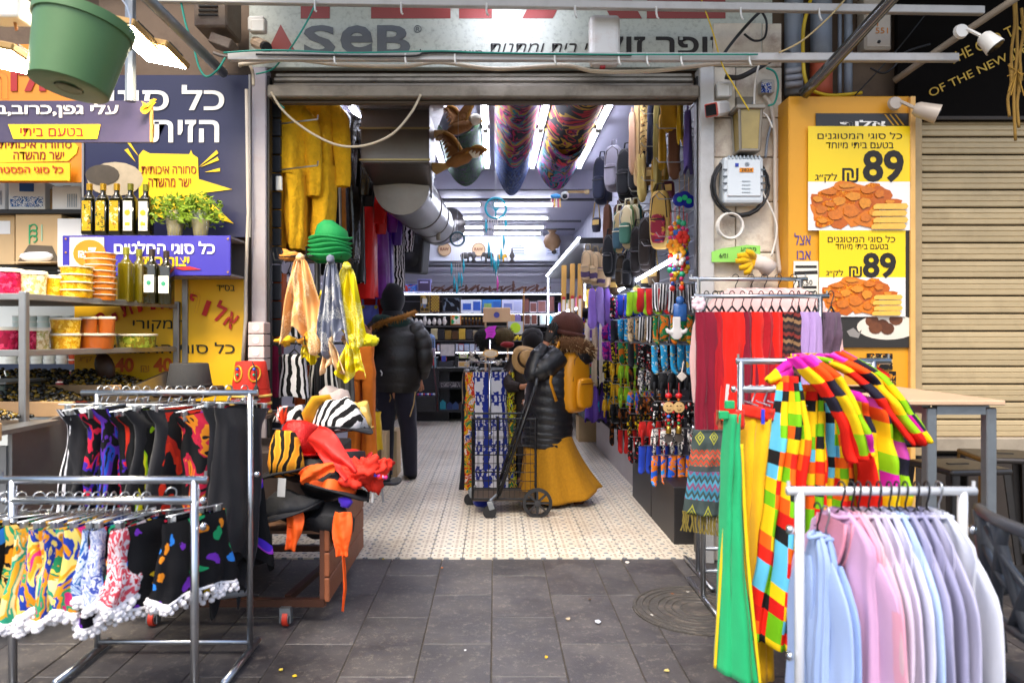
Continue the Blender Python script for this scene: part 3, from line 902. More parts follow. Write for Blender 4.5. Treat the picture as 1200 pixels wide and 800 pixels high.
tub('wide flat tub of green olives on the lower shelf',160,407,46,16,4.1,GRN_P)
js=thing('jar_rack','grey back rack packed with small stacked jars behind the stand','rack',(-3,5.4,0))
for z in(1.145,.90,1.62,1.38):
 mb=MB();mb.box((-3.1,5.42,z),(1.4,.3,.02));mb.build('board',M('#7f8890',.4,.5),js)
 mb=MB();mb.box((-3.1,5.265,z),(1.4,.008,.045));st=mb.build('price_strip',M('#26324c',.5),js)
 for k,cc in enumerate(('#c8302c','#2b4fb0','#d8703a','#2b4fb0')):
  mb=MB();mb.box((-3.0+k*.17,5.259,z),(.085,.004,.026));mb.build('price_tag',M(cc,.5),st)
S('stall_backdrop',M('#d6dad6',.5,0,.05),((-3.3,5.75,1.4),(2.4,.06,3.0)))
jar0=None
JL,JC=M('#d9d9d2',.3),{}
def jar(label,x,y,z,col):
 global jar0
 if jar0 is None:
  jar0=thing('jar',label,'jar',(0,0,0),0,'small jars stacked in the back rack')
  mb=MB();mb.lathe([(.036,0),(.041,.032),(.041,.034)],12);mb.build('pot',M('#cccccc',.3),jar0,AUTO)
  mb=MB();mb.lathe([(.043,.032),(.043,.04),(.03,.0405)],12);mb.build('lid',JL,jar0,AUTO)
  jar0.location=(x,y,z)
  j=jar0
 else:j=dup(jar0,(x,y,z),label=label)
 k=KID[j.name][0]
 k.material_slots[0].link='OBJECT'
 k.material_slots[0].material=M(col,.3,0,.15,20)
 return j
ORD=('bottom','second','third','fourth','fifth')
names={'#e4e6de':'white','#b8441c':'orange red','#2f4a26':'dark green','#7c1420':'deep red','#c98422':'amber','#c9d6cf':'pale mint'}
for row,(z,cols,n)in enumerate(((1.16,['#e4e6de']*5+['#b8441c']*2,4),(.915,['#2f4a26']*4+['#7c1420']*2+['#c98422'],5),(1.395,['#c9d6cf']*6,3))):
 for i,cc in enumerate(cols):
  x=-3.55+i*.092+(.0 if row!=2 else .05)
  for k in range(n):
   pos=('outermost','next','middle','fourth','last','far end','end')[i]
   jar('%s jar, %s in the %s stack of the %s rack board'%(names[cc],ORD[k],pos,('middle','lowest','upper')[row]),x,5.33,z+k*.0415,cc)
ob=thing('olive_counter','stepped grey steel olive counter with three open bins','counter',(-2.5,3.7,0))
mb=MB();mb.poly([(-2.13,3.2,.15),(-2.13,3.2,.94),(-2.04,3.9,1.06),(-1.97,4.38,1.16),(-1.97,4.38,.15)],(-.02,0,0));mb.build('side_panel',STST,ob)
mb=MB();mb.box((-2.9,3.2,.52),(1.5,.02,.74));mb.build('front_panel',STST,ob)
WOODB=M('#b08b62',.7,0,.2,8,name='bin_board')
OLV=None
m_,nt_,b_=base_mat('olives',.22,0,.6)
gi=nt_.nodes.new('ShaderNodeNewGeometry')
nt_.links.new(ramp(nt_,gi.outputs['Random Per Island'],('#16120a','#1f1a0c','#6b5416','#2a2410','#8a6c1e','#120f08')),b_.inputs['Base Color'])  # gold tones put warm highlights into the colour of the black olives
OLV=m_
for k,(y0,y1,z,xr)in enumerate(((2.98,3.42,1.0,-2.15),(3.5,3.88,1.04,-2.11),(3.94,4.36,1.09,-2.02))):
 mb=MB();mb.box((-2.6,(y0+y1)/2,z-.03),(1.1,y1-y0,.02));mb.build('bin_floor',STST,ob)
 mb=MB();mb.box((-2.6,y0,z-.02),(1.14,.02,.075),bev=.004);mb.build('bin_edge',WOODB,ob)
 ol=MB()
 for j in range(520):
  x,y=xr-.02-rnd.random()**1.2*.8,rnd.uniform(y0+.02,y1-.02)
  hh=.10*math.exp(-((y-(y0+y1)/2)/.16)**2)*(1-math.exp(-(xr-x)*9))
  a=rnd.uniform(0,3.1)
  ol.ell((x,y,z-.005+hh*rnd.uniform(.75,1.0)),(.016,.0115,.011),6,4,Matrix.Rotation(a,3,'Z'))
 solo(ol,'olives',OLV,('black olives with painted gold glints heaped in the nearest bin','black olives with painted gold glints heaped in the middle bin','black olives with painted gold glints heaped high in the far bin below the price sign')[k],'olives',kind='stuff',smooth=True)
sp=thing('scoop','dark brown wooden scoop standing in the far olive heap','scoop',P(122,436,4.1))
WOODD=M('#3a2012',.5,0,.2,15)
p=P(122,425,4.12)
mb=MB();mb.tube([P(114,412,4.14),P(117,420,4.13)],.012,8);mb.build('handle',M('#8a5a34',.5),sp)
mb=MB();mb.ell(P(123,430,4.1),(.055,.035,.085),12,8,Matrix.Rotation(-.3,3,'Y'));mb.build('bowl',WOODD,sp,True)
gt=thing('steel_pan','grey green steel pan on the counter in front of the jar rack','pan',P(15,480,3.75))
mb=MB();q=P(15,475,3.75);mb.box((q.x-.12,q.y,q.z+.05),(.36,.3,.14),bev=.01);mb.build('pan_body',M('#4d564f',.4,.4,.2),gt)
mb=MB();mb.box((q.x-.12,q.y,q.z+.125),(.39,.33,.012),bev=.004);mb.build('rim',STST,gt)
bk=thing('hanging_bucket','green plastic bucket hung under the roof above the violet grey banner','bucket',P(90,65,2.6))
c0=P(90,65,2.6)
Rb=Matrix.Rotation(.16,3,'Y')@Matrix.Rotation(-.12,3,'X')
GREENP=M('#547a4a',.45,0,.18,5,dirt=.15,dcol='#5c6a3a',name='green_bucket')
mb=MB();mb.lathe([(.0,-.118),(.045,-.118),(.047,-.124),(.118,-.126),(.13,-.122),(.158,.1),(.166,.1),(.168,.135),(.158,.137),(.15,.1)],32,c0,Rb,cap=False);mb.build('shell',GREENP,bk,AUTO)
mb=MB();mb.lathe([(.045,-.13),(.036,-.131),(.03,-.125),(0,-.125)],20,c0,Rb);mb.build('base_ring',M('#58683a',.5),bk,AUTO)
mb=MB();mb.tube([c0+Rb@Vector((.166*math.cos(a),.0,.12+.16*math.sin(a)))for a in[PI*k/10 for k in range(11)]],.003,6);mb.build('wire_handle',WIRE,bk)
LAMPW=EMIT('#fff0d0',60,'lit_panel')
def flood(label,u,v,Y,w,d,tilt):
 p=P(u,v,Y)
 t=thing('flood_lamp',label,'lamp',p,0,'lit flood lamps over the stall')
 R_=Matrix.Rotation(tilt,3,'X')@Matrix.Rotation(.2,3,'Y')
 mb=MB();mb.box(p,(w,d,.03),R_,bev=.006);mb.build('housing',M('#a8844a',.5,.2),t)
 mb=MB();mb.box(p+R_@Vector((0,0,-.017)),(w*.9,d*.88,.006),R_);mb.build('lit_panel',LAMPW,t)
 for k in range(5):
  mb=MB();mb.box(p+R_@Vector((-w*.4+w*.2*k,0,.025)),(.006,d*.6,.012),R_);mb.build('fin',M('#55504a',.5,.5),t)
 return t
flood('lit flood lamp nearer the pole over the navy sign',184,60,3.4,.21,.25,-.06)
flood('lit flood lamp between the green bucket and the pole',148,37,3.2,.2,.25,-.06)
flood('lit flood lamp at the left edge behind the green bucket',8,66,2.9,.24,.28,-.05)
wb=thing('junction_box','white plastic box over the flood lamp at the left edge','box',P(6,12,2.9))
q=P(6,12,2.9)
mb=MB();mb.box(q,(.17,.1,.1),bev=.012,seg=2);mb.build('case',WHITEP,wb)
mb=MB();mb.tube([q+Vector((.04,0,-.05)),q+Vector((.045,0,-.08))],.006,6);mb.build('cable_gland',M('#a5692a',.5),wb)
solo(MB().tube([P(153,-60,3.6),P(153,119,3.6)],.026,8),'steel_pole',GALV,'vertical grey steel pole hanging down to the violet grey banner','pole')
solo(MB().tube([P(160,-14,3.3),P(262,86,4.3)],.027,10),'slanting_pipe',GALV,'grey pipe slanting up from the navy sign towards the roof','pipe',smooth=True)
fan=thing('vent_unit','rusty louvred vent unit above the navy stall sign','vent',P(256,30,4.2))
RUSTY=M('#6f6257',.7,.2,.3,6,.3,dirt=.5,dcol='#4a2a18',ds=5)
q=P(256,18,4.3)
mb=MB();mb.box(q,(.19,.25,.24),bev=.01);mb.build('housing',RUSTY,fan)
for k in range(6):
 mb=MB();mb.box(q+Vector((-.01,-.128,.075-k*.026)),(.11,.01,.01));mb.build('louvre',DARKM,fan)
mb=MB();mb.box(P(262,52,4.25),(.13,.12,.06),Matrix.Rotation(.35,3,'Y'),bev=.006);mb.build('bracket',RUSTY,fan)
bx=thing('junction_box','small white junction box left of the red triangle on the fascia sign','box',P(301,30,4.2))
mb=MB();mb.box(P(302,30,4.3),(.1,.07,.09),bev=.01);mb.build('case',WHITEP,bx)
mb=MB();mb.box(P(302,30,4.26),(.08,.012,.07),bev=.006);mb.build('lid',WHITEP,bx)
cm=thing('security_camera','pale security camera with black lens under the junction box at the sign corner','camera',P(310,55,4.2))
mb=MB();mb.tube([P(300,50,4.35),P(311,55,4.2)],.035,10);mb.build('housing',M('#b59c82',.5),cm)
mb=MB();mb.tube([P(310.5,55,4.2),P(313,56,4.17)],.03,10);mb.build('lens',BLACKP,cm)
#clothes: shared builders
def itp(tab,t):
 for(a,*va),(b,*vb)in zip(tab[:-1],tab[1:]):
  if t<=b:
   k=(t-a)/max(1e-6,b-a)
   k=k*k*(3-2*k)
   return[x+(y-x)*k for x,y in zip(va,vb)]
 return list(tab[-1][1:])
ca0,sa0=math.cos,math.sin
def drape(mb,path,tab,L,seed=0,fold=.012,freq=5,nu=30,nv=14,hem=0.0,corner=0.0):
 def f(s,t):
  w,d=itp(tab,t)
  a=2*PI*s
  ph=freq*a+seed*2.1+1.3*math.sin(3*t+seed)
  cr=1-2*abs(math.sin(ph*.5+.8*noise.noise(Vector((t*2,seed,s)))))
  g=fold*((.2+.8*t)*(.45*math.sin(ph)+.75*cr+.8*noise.noise(Vector((ca0(a)*2,sa0(a)*2+t*2.5,seed*3.7))))+.3*noise.noise(Vector((ca0(a)*3,sa0(a)*3+t*9,seed))))
  ca,sa=math.cos(a),math.sin(a)
  x=math.copysign(abs(ca)**.8,ca)*(w+g*.6)
  y=math.copysign(abs(sa)**.8,sa)*(d+g)
  x+=.02*w/.2*noise.noise(Vector((t*3,seed,2)))
  y+=.03*t*noise.noise(Vector((t*2.2,seed*1.9,5)))
  return path(t)+Vector((x,y,(hem*t*t*math.sin(freq*a*.5+seed)if hem else 0)-corner*t*t*ca*ca*(.5+.5*math.sin(seed*5+(1 if ca>0 else 3)))))
 w0=itp(tab,.6)[0]
 mb.sheet(f,nu,nv,(w0*4.4,L),True)
def down(x0=0.0,z0=0.0,L=1.0,dx=0.0,dy=0.0):
 return lambda t:Vector((x0+dx*t,dy*t,z0-L*t))
HANGB=M('#17171a',.4,0,.05,name='black_hanger')
def hanger(t,kind,W,drop=.1):
 m=HANGB if kind=='black' else(WHITEP if kind=='white' else WIRE)
 mb=MB()
 hk=arc((0,0,-.004),.018,-PI*.1,PI*1.0,8)
 hk=[Vector((p.x,p.y,p.z))for p in hk][::-1]
 mb.tube(hk+[Vector((.01,0,-.03)),Vector((0,0,-.048)),Vector((0,0,-drop+.015))],.0028,5)
 if kind=='clip':
  mb.tube([(-W,0,-drop+.01),(W,0,-drop+.01)],.003,5)
 else:
  mb.tube([(-W,0,-drop-.045),(-W*.5,0,-drop-.01),(0,0,-drop+.02),(W*.5,0,-drop-.01),(W,0,-drop-.045)],.006 if kind=='black' else .0035,6)
  if kind=='black':mb.tube([(-W*.95,0,-drop-.05),(W*.95,0,-drop-.05)],.004,5)
 h=mb.build('hanger',m,t,True,local=True)
 if kind=='clip':
  for x in(-W*.8,W*.8):
   c=MB();c.box((x,0,-drop-.012),(.022,.02,.045),bev=.003);c.build('clip',WIRE,h,local=True)
 return h
def garment(label,cat,group,p,rz,mat,kind,L,W,T=.035,hang='clip',seed=None,fold=.012,freq=5,name='garment',flare=1.2,mat2=None,tilt=0.0):
 seed=rnd.uniform(0,50)if seed is None else seed
 t=thing(name,label,cat,p,rz,group)
 if tilt:t.rotation_euler[1]=tilt
 dr=.075 if hang=='clip' else .085
 mb=MB()
 if kind in('skirt','shorts','cape','strip','trousers'):z0=-dr-.01
 else:z0=-dr+.02
 if kind=='skirt' or kind=='shorts':
  drape(mb,down(0,z0,L),[(0,W,T*.6),(.12,W,T*.9),(1,W*flare,T*1.6)],L,seed,fold,freq,34,12,.012)
 elif kind=='cape':
  drape(mb,down(0,z0,L,rnd.uniform(-.06,.06)),[(0,W*.92,T*.4),(.12,W*.72,T*.9),(.6,W*.78,T*1.0),(1,W*.86,T*.9)],L*.82,seed,fold,freq,44,20,.03,.2)
 elif kind=='strip':
  drape(mb,down(0,z0,L),[(0,W,T*.6),(.08,W*.92,T),(1,W*flare,T)],L,seed,fold,freq,26,14,.01)
 elif kind=='trousers':
  drape(mb,down(0,z0,L*.32),[(0,W,T*.8),(.3,W,T*1.2),(1,W*1.08,T*1.3)],L*.3,seed,fold*.4,4,30,6)
  for s in(-1,1):
   drape(mb,down(s*W*.52,z0-L*.27,L*.73,s*W*.12*flare),[(0,W*.55,T*1.25),(.5,W*.5,T),(1,W*.52*flare,T*1.3)],L*.73,seed+s,fold,freq,22,12)
 elif kind in('shirt','dress','suit'):
  lb=L if kind!='suit' else L*.52
  fl=flare if kind!='suit' else 1.0
  drape(mb,down(0,z0,lb),[(0,W*.24,T*.5),(.025,W*.5,T*.7),(.06,W*.82,T*.9),(.1,W*.99,T),(.22,W*.9,T*1.1),(1,W*.92*fl,T*1.35)],lb,seed,fold,freq,48,24)
  if kind=='suit':
   for s in(-1,1):
    drape(mb,down(s*W*.46,z0-lb*.95,L-lb,s*W*.05),[(0,W*.5,T*1.5),(.85,W*.42,T*1.4),(1,W*.3,T)],L-lb,seed+s,fold,freq,22,12)
  for s in(-1,1):
   drape(mb,lambda t,s=s:Vector((s*(W*(.62+.33*min(1,t*7))+.045*math.sin(t*2.2)),.012*s,z0-.075-(.03*min(1,t*7))-min(L*.8,.56)*t)),[(0,.02,T*.5),(.05,.045,T*.8),(.16,.066,T*.75),(.9,.052,T*.5),(1,.048,T*.45)],.56,seed+3*s,fold*.45,5,22,16)
 mb.build('cloth',mat,t,True,local=True)
 if mat2 is not None and kind=='trousers':
  mb=MB();drape(mb,down(0,z0+.004,.06),[(0,W*1.02,T*.86),(1,W*1.03,T*1.1)],.06,seed,.002,4,30,2)
  mb.build('waistband',mat2,t,True,local=True)
 hanger(t,hang,W*(.9 if hang=='clip' else(.55 if kind in('shirt','suit','dress')else .8)),dr)
 return t
def collar(t,mat,W,z,T):
 mb=MB();mb.tube([Vector((W*.3*math.cos(a),T*1.2*math.sin(a),z+.01*math.cos(a)**2))for a in[2*PI*k/16 for k in range(16)]],.007,6,True)
 return mb.build('neckline',mat,t,True,local=True)
#front left rack of pom-pom shorts
def foot(mb,x,y0,y1,z=.025,r=.013):return mb.tube([(x,y0,z),(x,y1,z)],r,8)
ra=thing('clothes_rack','nearest left chrome rack with two rails carrying the pom-pom trimmed shorts','rack',(-1.35,2.5,0),0,'chrome clothes racks on the left')
YA=2.5
za,zb=PZ(562,YA),PZ(586,YA)
xl,xr=PX(15,YA),PX(228,YA)
MB().tube([(PX(-14,YA),YA,za),(PX(243,YA),YA,za)],.0135,10).build('rail',STEEL,ra,True)
MB().tube([(xl,YA,zb),(xr,YA,zb)],.015,10).build('rail',STEEL,ra,True)
for x in(xl,xr):
 MB().tube([(x,YA,.03),(x,YA,za)],.0145,10).build('post',STEEL,ra,True)
 foot(MB(),x,YA-.3,YA+.3).build('foot',STEEL,ra,True)
 for z,dx in((zb,.03),(zb-.09,.03)):
  s=1 if x>-1.3 else-1
  MB().ell((x+s*.03,YA,z),(.012,.014,.014),8,6).build('knob',CHROME,ra,True)
for x in(PX(2,YA),PX(241,YA)):MB().tube([(x,YA,za),(x,YA,za+.03)],.005,6).build('end_pin',STEEL,ra)
POM=M('#ece8ea',.9,0,.05,name='white_pompom')
FLOR=pat('marble',['#0d0d10','#d98a12','#0d0d10','#e0b45c','#1f8a5a','#e8a81c','#0f0f12','#0f0f12'],7,1.0)
FLOR2=pat('marble',['#e2d08a','#e0a428','#2f9a78','#e8d49a','#d98c14','#1c7a50','#e6c450'],6.5,1.0)
FLOR3=pat('marble',['#d8307a','#e0981c','#e8d06a','#1f3a9a','#d98c14','#2a9060','#c92a6a'],6.5,.9)
BLUW=pat('marble',['#9fb4d0','#2a4a9a','#b8c4d8','#1f5a98','#aab8d0'],16,1.0)
WHB=pat('marble',['#c4c8da','#8a98c4','#ccd0de','#3a4a98','#c0c4d8'],22,1.0)
REDW=pat('marble',['#c4182a','#e8d8dc','#d84a58','#e8dcde','#b01020'],18,1.0)
SPOT=pat('blobs',['#0d0d11','#d9b51f','#6a2aa8','#1f9a70','#2a7ad0','#c81f3a','#e09a1c'],17,.3)
SPOT2=pat('blobs',['#0c0c10','#1f9a60','#e0851c','#6a2aa8','#2a7ad0'],14,.28)
shorts=[(-6,FLOR,'black floral',58,.24),(6,SPOT2,'black with green and orange spots',40,.33),(25,SPOT2,'black sparsely spotted',66,.34),(46,FLOR,'black with orange lilies',35,.30),(60,FLOR2,'cream and gold leafed',70,.29),(70,FLOR3,'pink and gold striped',74,.26),(80,FLOR2,'pale yellow jungle',66,.30),(92,FLOR3,'magenta jungle',70,.28),(102,FLOR2,'green leafed',62,.27),(113,FLOR3,'orange and blue',72,.26),(124,BLUW,'blue and white patterned',84,.22),(133,WHB,'white with blue sprigs',86,.23),(146,SPOT,'black with purple and yellow dots',62,.31),(160,REDW,'red and white printed',84,.24),(171,SPOT,'narrow black dotted',60,.27),(190,SPOT,'wide black with many coloured dots',24,.285),(219,SPOT2,'black dotted half behind the post',62,.26)]
for u,m_,lab,deg,L in shorts:
 W=.13 if u!=190 else .135
 t=garment(lab+' shorts with white pom-pom hem on the front left rack','shorts','pom-pom shorts on the front left rack',(PX(u,YA),YA+(.07 if u>185 else 0),zb+.015),math.radians(deg+rnd.uniform(-5,5)),m_,'shorts',L,W,.03,'clip',fold=.014,freq=7,name='shorts',flare=1.3)
 cl=KID[t.name][0].data
 nu=34
 low=[cl.vertices[12*nu+i].co.copy()for i in range(nu)]
 mb=MB()
 for i in range(nu):
  a,b_=low[i],low[(i+1)%nu]
  mb.ico(a+Vector((0,0,-.008)),rnd.uniform(.011,.0145))
  mb.ico(a.lerp(b_,.5)+Vector((rnd.uniform(-.006,.006),rnd.uniform(-.008,.008),-.022)),rnd.uniform(.009,.0125))
 mb.tube([v+Vector((0,0,.004))for v in low],.006,4,True)
 mb.build('pompom_trim',POM,t,True,local=True,kind='stuff')
#second left rack of black capes
YB=3.12
rb=thing('clothes_rack','taller left chrome rack behind the shorts, hung with black printed capes','rack',(-1.4,YB,0),0,'chrome clothes racks on the left')
zc=PZ(460,YB)
x0,x1=PX(114,YB),PX(293,YB)
MB().tube([(PX(96,YB),YB,zc),(PX(302,YB),YB,zc)],.0135,10).build('rail',STEEL,rb,True)
for x in(x0,x1):
 MB().tube([(x,YB,.03),(x,YB,zc)],.013,10).build('post',STEEL,rb,True)
 foot(MB(),x,YB-.3,YB+.1,.025,.015).build('foot',STEEL,rb,True)
MB().tube([(x0,YB,.06),(x1,YB,.06)],.011,8).build('lower_rail',STEEL,rb,True)
MB().ell((x1+.03,YB,.78),(.014,.014,.014),8,6).build('knob',CHROME,rb,True)
K='#101012'
BLK=FAB('#1a1a1e',.3)
CP=[pat('marble',[K,K,K,K,K,c1,c2,K,K,K],sc,.8)for c1,c2,sc in(('#c22a12','#a82010',3.5),('#3a1f8a','#c81f3a',6),('#5a2a9a','#1f4ab0',5),('#8ab810','#c9c81c',4),('#b81f3a','#d8801c',6),('#a03ac8','#4a2ac0',4))]
ZEB=pat('zebra',['#e4e2e4','#0f0f11'],9,3.0)
capes=[(118,70,BLK,'plain black cape at the left end',.5),(126,55,ZEB,'black and white zebra striped cape',.62),(136,72,BLK,'plain black cape next to the zebra one',.55),(148,60,CP[1],'black cape with red and violet print',.54),(160,68,CP[2],'black cape with purple and blue print',.56),(172,66,CP[1],'black cape with a skull coloured print',.55),(186,60,CP[0],'black cape with an orange red panel',.56),(198,70,BLK,'plain black cape in the middle of the rail',.6),(210,55,CP[3],'black cape with lime and yellow panel',.55),(222,68,BLK,'plain black cape beside the lime one',.6),(236,50,CP[0],'black cape with orange lining and a white tag',.55),(250,58,CP[4],'black cape with rainbow pointed print',.58),(262,45,CP[5],'black cape with violet corner panel',.74),(262,66,BLK,'long plain black cape inside the post',.74),(281,58,BLK,'long black cape at the right end of the rail',.70)]
for i,(u,deg,m_,lab,L)in enumerate(capes):
 t=garment(lab+' on the second left rack','cape','capes on the second left rack',(PX(u,YB),YB+(.06 if u>255 else 0),zc+.014),math.radians(deg),m_,'cape',L*.92,(rnd.uniform(.2,.25)if u<255 else .16),.04,'clip',tilt=rnd.uniform(-.14,.14),fold=.032,freq=5,name='cape',flare=1.1)
 if i in(2,10):
  mb=MB();mb.box((.04,-.075,-L*.72),(.035,.003,.05),Matrix.Rotation(.3,3,'Y'));mb.build('care_label',WHITEP,t,local=True)
gb=MB()
q=P(262,672,3.3)
gb.ell(q,(.11,.08,.07),12,8,jit=.5,seed=3);gb.ell(q+Vector((.04,-.02,-.07)),(.1,.06,.03),10,6,jit=.4,seed=8)
solo(gb,'plastic_bag',M('#6e6e70',.3,0,.15),'grey crumpled plastic bag behind the dotted shorts','bag',smooth=True)
#hat trolley at the left of the opening
ht=thing('hat_trolley','low wooden sided trolley on orange casters under the heap of hats','trolley',(-1.27,3.9,0))
WOODR=M('#8a4f30',.6,0,.3,5,.3,40,dirt=.25,dcol='#4a2a1a',name='rough_plank')
for k in range(3):
 z=.105+.12*k+.06
 mb=MB();mb.box((-.8,3.9,z),(.025,.9,.113),bev=.004);mb.build('plank',WOODR,ht)
 mb=MB();mb.box((-1.74,3.9,z),(.025,.9,.113),bev=.004);mb.build('plank',WOODR,ht)
for x in(-.82,-1.72):
 for y in(3.47,4.33):
  mb=MB();mb.box((x,y,.27),(.03,.03,.36));mb.build('corner_post',M('#5b3626',.6,.2,.3),ht)
FRAME=M('#4a2c20',.5,.5,.3,9,dirt=.3)
for y in(3.46,4.34):MB().box((-1.27,y,.105),(.92,.035,.035)).build('frame_rail',FRAME,ht)
MB().bar((-1.0,3.5,.11),(-.9,4.3,.11),.03).build('frame_rail',FRAME,ht)
for k in range(5):MB().box((-1.27,3.55+k*.175,.435),(.9,.16,.015)).build('deck_board',M('#6a4a34',.7,0,.25,6),ht)
for x,y in((-.99,3.44),(-1.62,3.44),(-.9,4.28),(-1.62,4.28)):
 cs=MB();cs.box((x,y,.075),(.05,.05,.035));cs.box((x-.024,y,.05),(.006,.04,.06));cs.box((x+.024,y,.05),(.006,.04,.06))
 w=cs.build('caster',GALV,ht)
 mb=MB();mb.lathe([(.012,-.016),(.03,-.016),(.03,.016),(.012,.016)],18,(x,y,.04),Matrix.Rotation(PI/2,3,'Y'));mb.build('hub',GALV,w,AUTO)
 mb=MB();mb.lathe([(.03,-.014),(.038,-.012),(.038,.012),(.03,.014)],18,(x,y,.04),Matrix.Rotation(PI/2,3,'Y'),cap=False);mb.build('tyre',M('#c2321c',.5),w,AUTO)
ds=thing('display_box','dark box riser on the trolley carrying the upper hats','box',(-1.25,4.05,.45))
MB().box((-1.25,4.05,.61),(.8,.5,.32),bev=.01).build('box_body',M('#2a1d18',.8),ds)
BLACKF=M('#15161b',.75,0,.25,8,.2,90,name='black_felt')
REDF=M('#c21210',.7,0,.15,8)
ORF=M('#e8580a',.7,0,.1,8)
def hat(label,u,v,Y,crown,brim,mat,tilt=(0,0),brimmat=None,band=None,wav=.0,group='hats heaped on the trolley',n=26,dent=0.0,seed=0):
 p=P(u,v,Y)
 t=thing('hat',label,'hat',p,0,group)
 R_=Matrix.Rotation(tilt[0],3,'X')@Matrix.Rotation(tilt[1],3,'Y')
 r,h,rt=crown
 wob=lambda v_,a,j:v_+Vector((0,0,0))+v_.normalized()*(dent*noise.noise(v_*14+Vector((seed,0,0)))if dent else 0)
 if r:
  mb=MB();mb.lathe([(r,0),(r*.99,h*.3),(r*.5+rt*.5,h*.7),(rt,h*.92),(rt*.8,h),(rt*.35,h*(.96-dent)),(0,h*(.95-dent))],n,p,R_,wob=wob);mb.build('crown',mat,t,True)
 if brim:
  bx_,by_=brim
  def bf(s,k):
   a=2*PI*s
   rr=(.0 if not r else r*.9)
   x=math.cos(a)*(rr+(bx_-rr)*k);y=math.sin(a)*(rr+(by_-rr)*k)
   z=wav*k*k*math.cos(2*a+seed)+.01*k*math.sin(3*a+seed)
   return p+R_@Vector((x,y,z))
  mb=MB();mb.sheet(bf,36,4,(bx_*6,.1),True)
  br=mb.build('brim',brimmat or mat,t,True,thick=.008)
  MB().tube([bf(i/36,1)for i in range(36)],.006,5,True).build('piping',brimmat or mat,br,True)
 if band is not None and r:
  mb=MB();mb.lathe([(r*1.02,.004),(r*1.025,.04),(r*1.0,.045)],n,p,R_,cap=False,wob=wob);mb.build('band',band,t,True)
 return t
TIG=pat('zebra',['#d98a1c','#e6a52e','#16100a'],7,5.0,'Object')
ZEBO=pat('zebra',['#e6e2e0','#131214'],8,4.0,'Object',rot=.6)
GOLDF=pat('blobs',['#c9a254','#e3c98a','#7a5a1c','#d9b45a'],20,.45,'Object')
hat('orange tiger striped tall hat with black brim and white price tag',335,556,3.52,(.085,.21,.05),(.12,.1),TIG,(-.3,-.12),BLACKF,dent=.03,wav=.02,seed=1)
mb=MB();mb.box(P(330,571,3.36),(.036,.003,.085),Matrix.Rotation(.06,3,'Y'));pt=mb.build('price_tag',WHITEP,None);tag(pt,'white paper price tag hanging below the tiger striped hat','tag')
hat('red sequinned hat with a feather tuft behind the tiger striped hat',346,530,3.72,(.10,.16,.085),(.13,.12),M('#c4120c',.3,.3,.3,60,.6,120),(-.25,.2),dent=.02,seed=2)
mb=MB()
for k in range(40):
 b0=P(331,497,3.75);d=Vector((rnd.uniform(-.035,.03),rnd.uniform(-.02,.02),rnd.uniform(.03,.1)))
 mb.tube([b0,b0+d*.5+Vector((.004,0,0)),b0+d],[.004,.003,.0008],4)
solo(mb,'feather_tuft',M('#d83a0c',.8,0,.3),'orange red feather tuft sticking up at the red sequinned hat','feather')
hat('black and white zebra cowboy hat with a wide black brim',398,505,3.85,(.135,.17,.07),(.17,.14),ZEBO,(-.15,-.12),BLACKF,dent=.03,wav=.035,seed=4)
hat('red pirate style hat trimmed in black below the zebra cowboy hat',403,541,3.75,(.11,.06,.08),(.145,.12),REDF,(-.2,-.1),REDF,BLACKF,.03,seed=6)
hat('small zebra striped hat between the fezzes and the red hat',340,496,3.95,(.09,.09,.05),None,ZEBO,(-.2,.1),dent=.04,seed=7)
hat('gold leaf printed hat right of the zebra cowboy hat',416,500,4.0,(.085,.14,.06),(.1,.09),GOLDF,(-.1,.1),dent=.03,seed=8)
hat('grey knitted cap topping the heap of hats',391,481,4.05,(.10,.12,.07),None,M('#a79a96',.9,0,.25,25,.6,120),(-.1,.1),dent=.06,seed=9)
hat('black witch hat with orange band slumped on the front of the heap',392,577,3.5,(.1,.12,.05),(.165,.14),BLACKF,(-.3,.12),None,ORF,.025,dent=.06,seed=11)
hat('flat black hat brim hanging over the right edge of the trolley',441,566,3.6,(.06,.05,.04),(.12,.11),BLACKF,(-.18,-.06),None,None,.012,dent=.03,seed=12)
hat('crushed black hat lowest on the left of the heap',338,603,3.45,(.14,.1,.06),(.17,.14),BLACKF,(-.25,-.2),None,None,.03,dent=.08,seed=13)
hat('black cap drooping over the front edge of the trolley',385,622,3.45,(.115,.13,.06),None,BLACKF,(-.9,.15),None,None,dent=.05,seed=14)
hat('black hat brim wedged under the red pirate style hat',372,552,3.65,(.09,.06,.06),(.16,.12),BLACKF,(-.1,.1),None,None,.02,seed=15)
def ribbon(label,pts,w,mat,name='ribbon',th=.004,wave=.01):
 pts=[Vector(p)for p in pts]
 def f(s,t):
  x=t*(len(pts)-1);i=min(int(x),len(pts)-2);k=x-i
  c=pts[i].lerp(pts[i+1],k)
  d=(pts[i+1]-pts[i]).normalized()
  side=d.cross(Vector((0,-1,0.25))).normalized()
  return c+side*(s-.5)*w*(1+.25*math.sin(t*5))+Vector((0,wave*math.sin(s*7+t*4)+.005*(1-2*abs(noise.noise(Vector((s*4,t*5,w*99)))))*min(1,w*20),wave*.4*math.sin(t*9)+.003*noise.noise(Vector((s*3,t*9,4)))))
 mb=MB();mb.sheet(f,16,44,(w,.4))
 return solo(mb,name,mat,label,'ribbon',smooth=True,thick=th*.5)
ribbon('red tulle ribbon running down from the red sequinned hat',[P(366,508,3.62),P(382,522,3.52),P(398,540,3.46),P(412,558,3.42)],.1,M('#c81a12',.6,0,.2),wave=.02)
ribbon('left orange hat ribbon hanging below the black hats',[P(346,598,3.36),P(345,618,3.34),P(340,645,3.34)],.065,ORF)
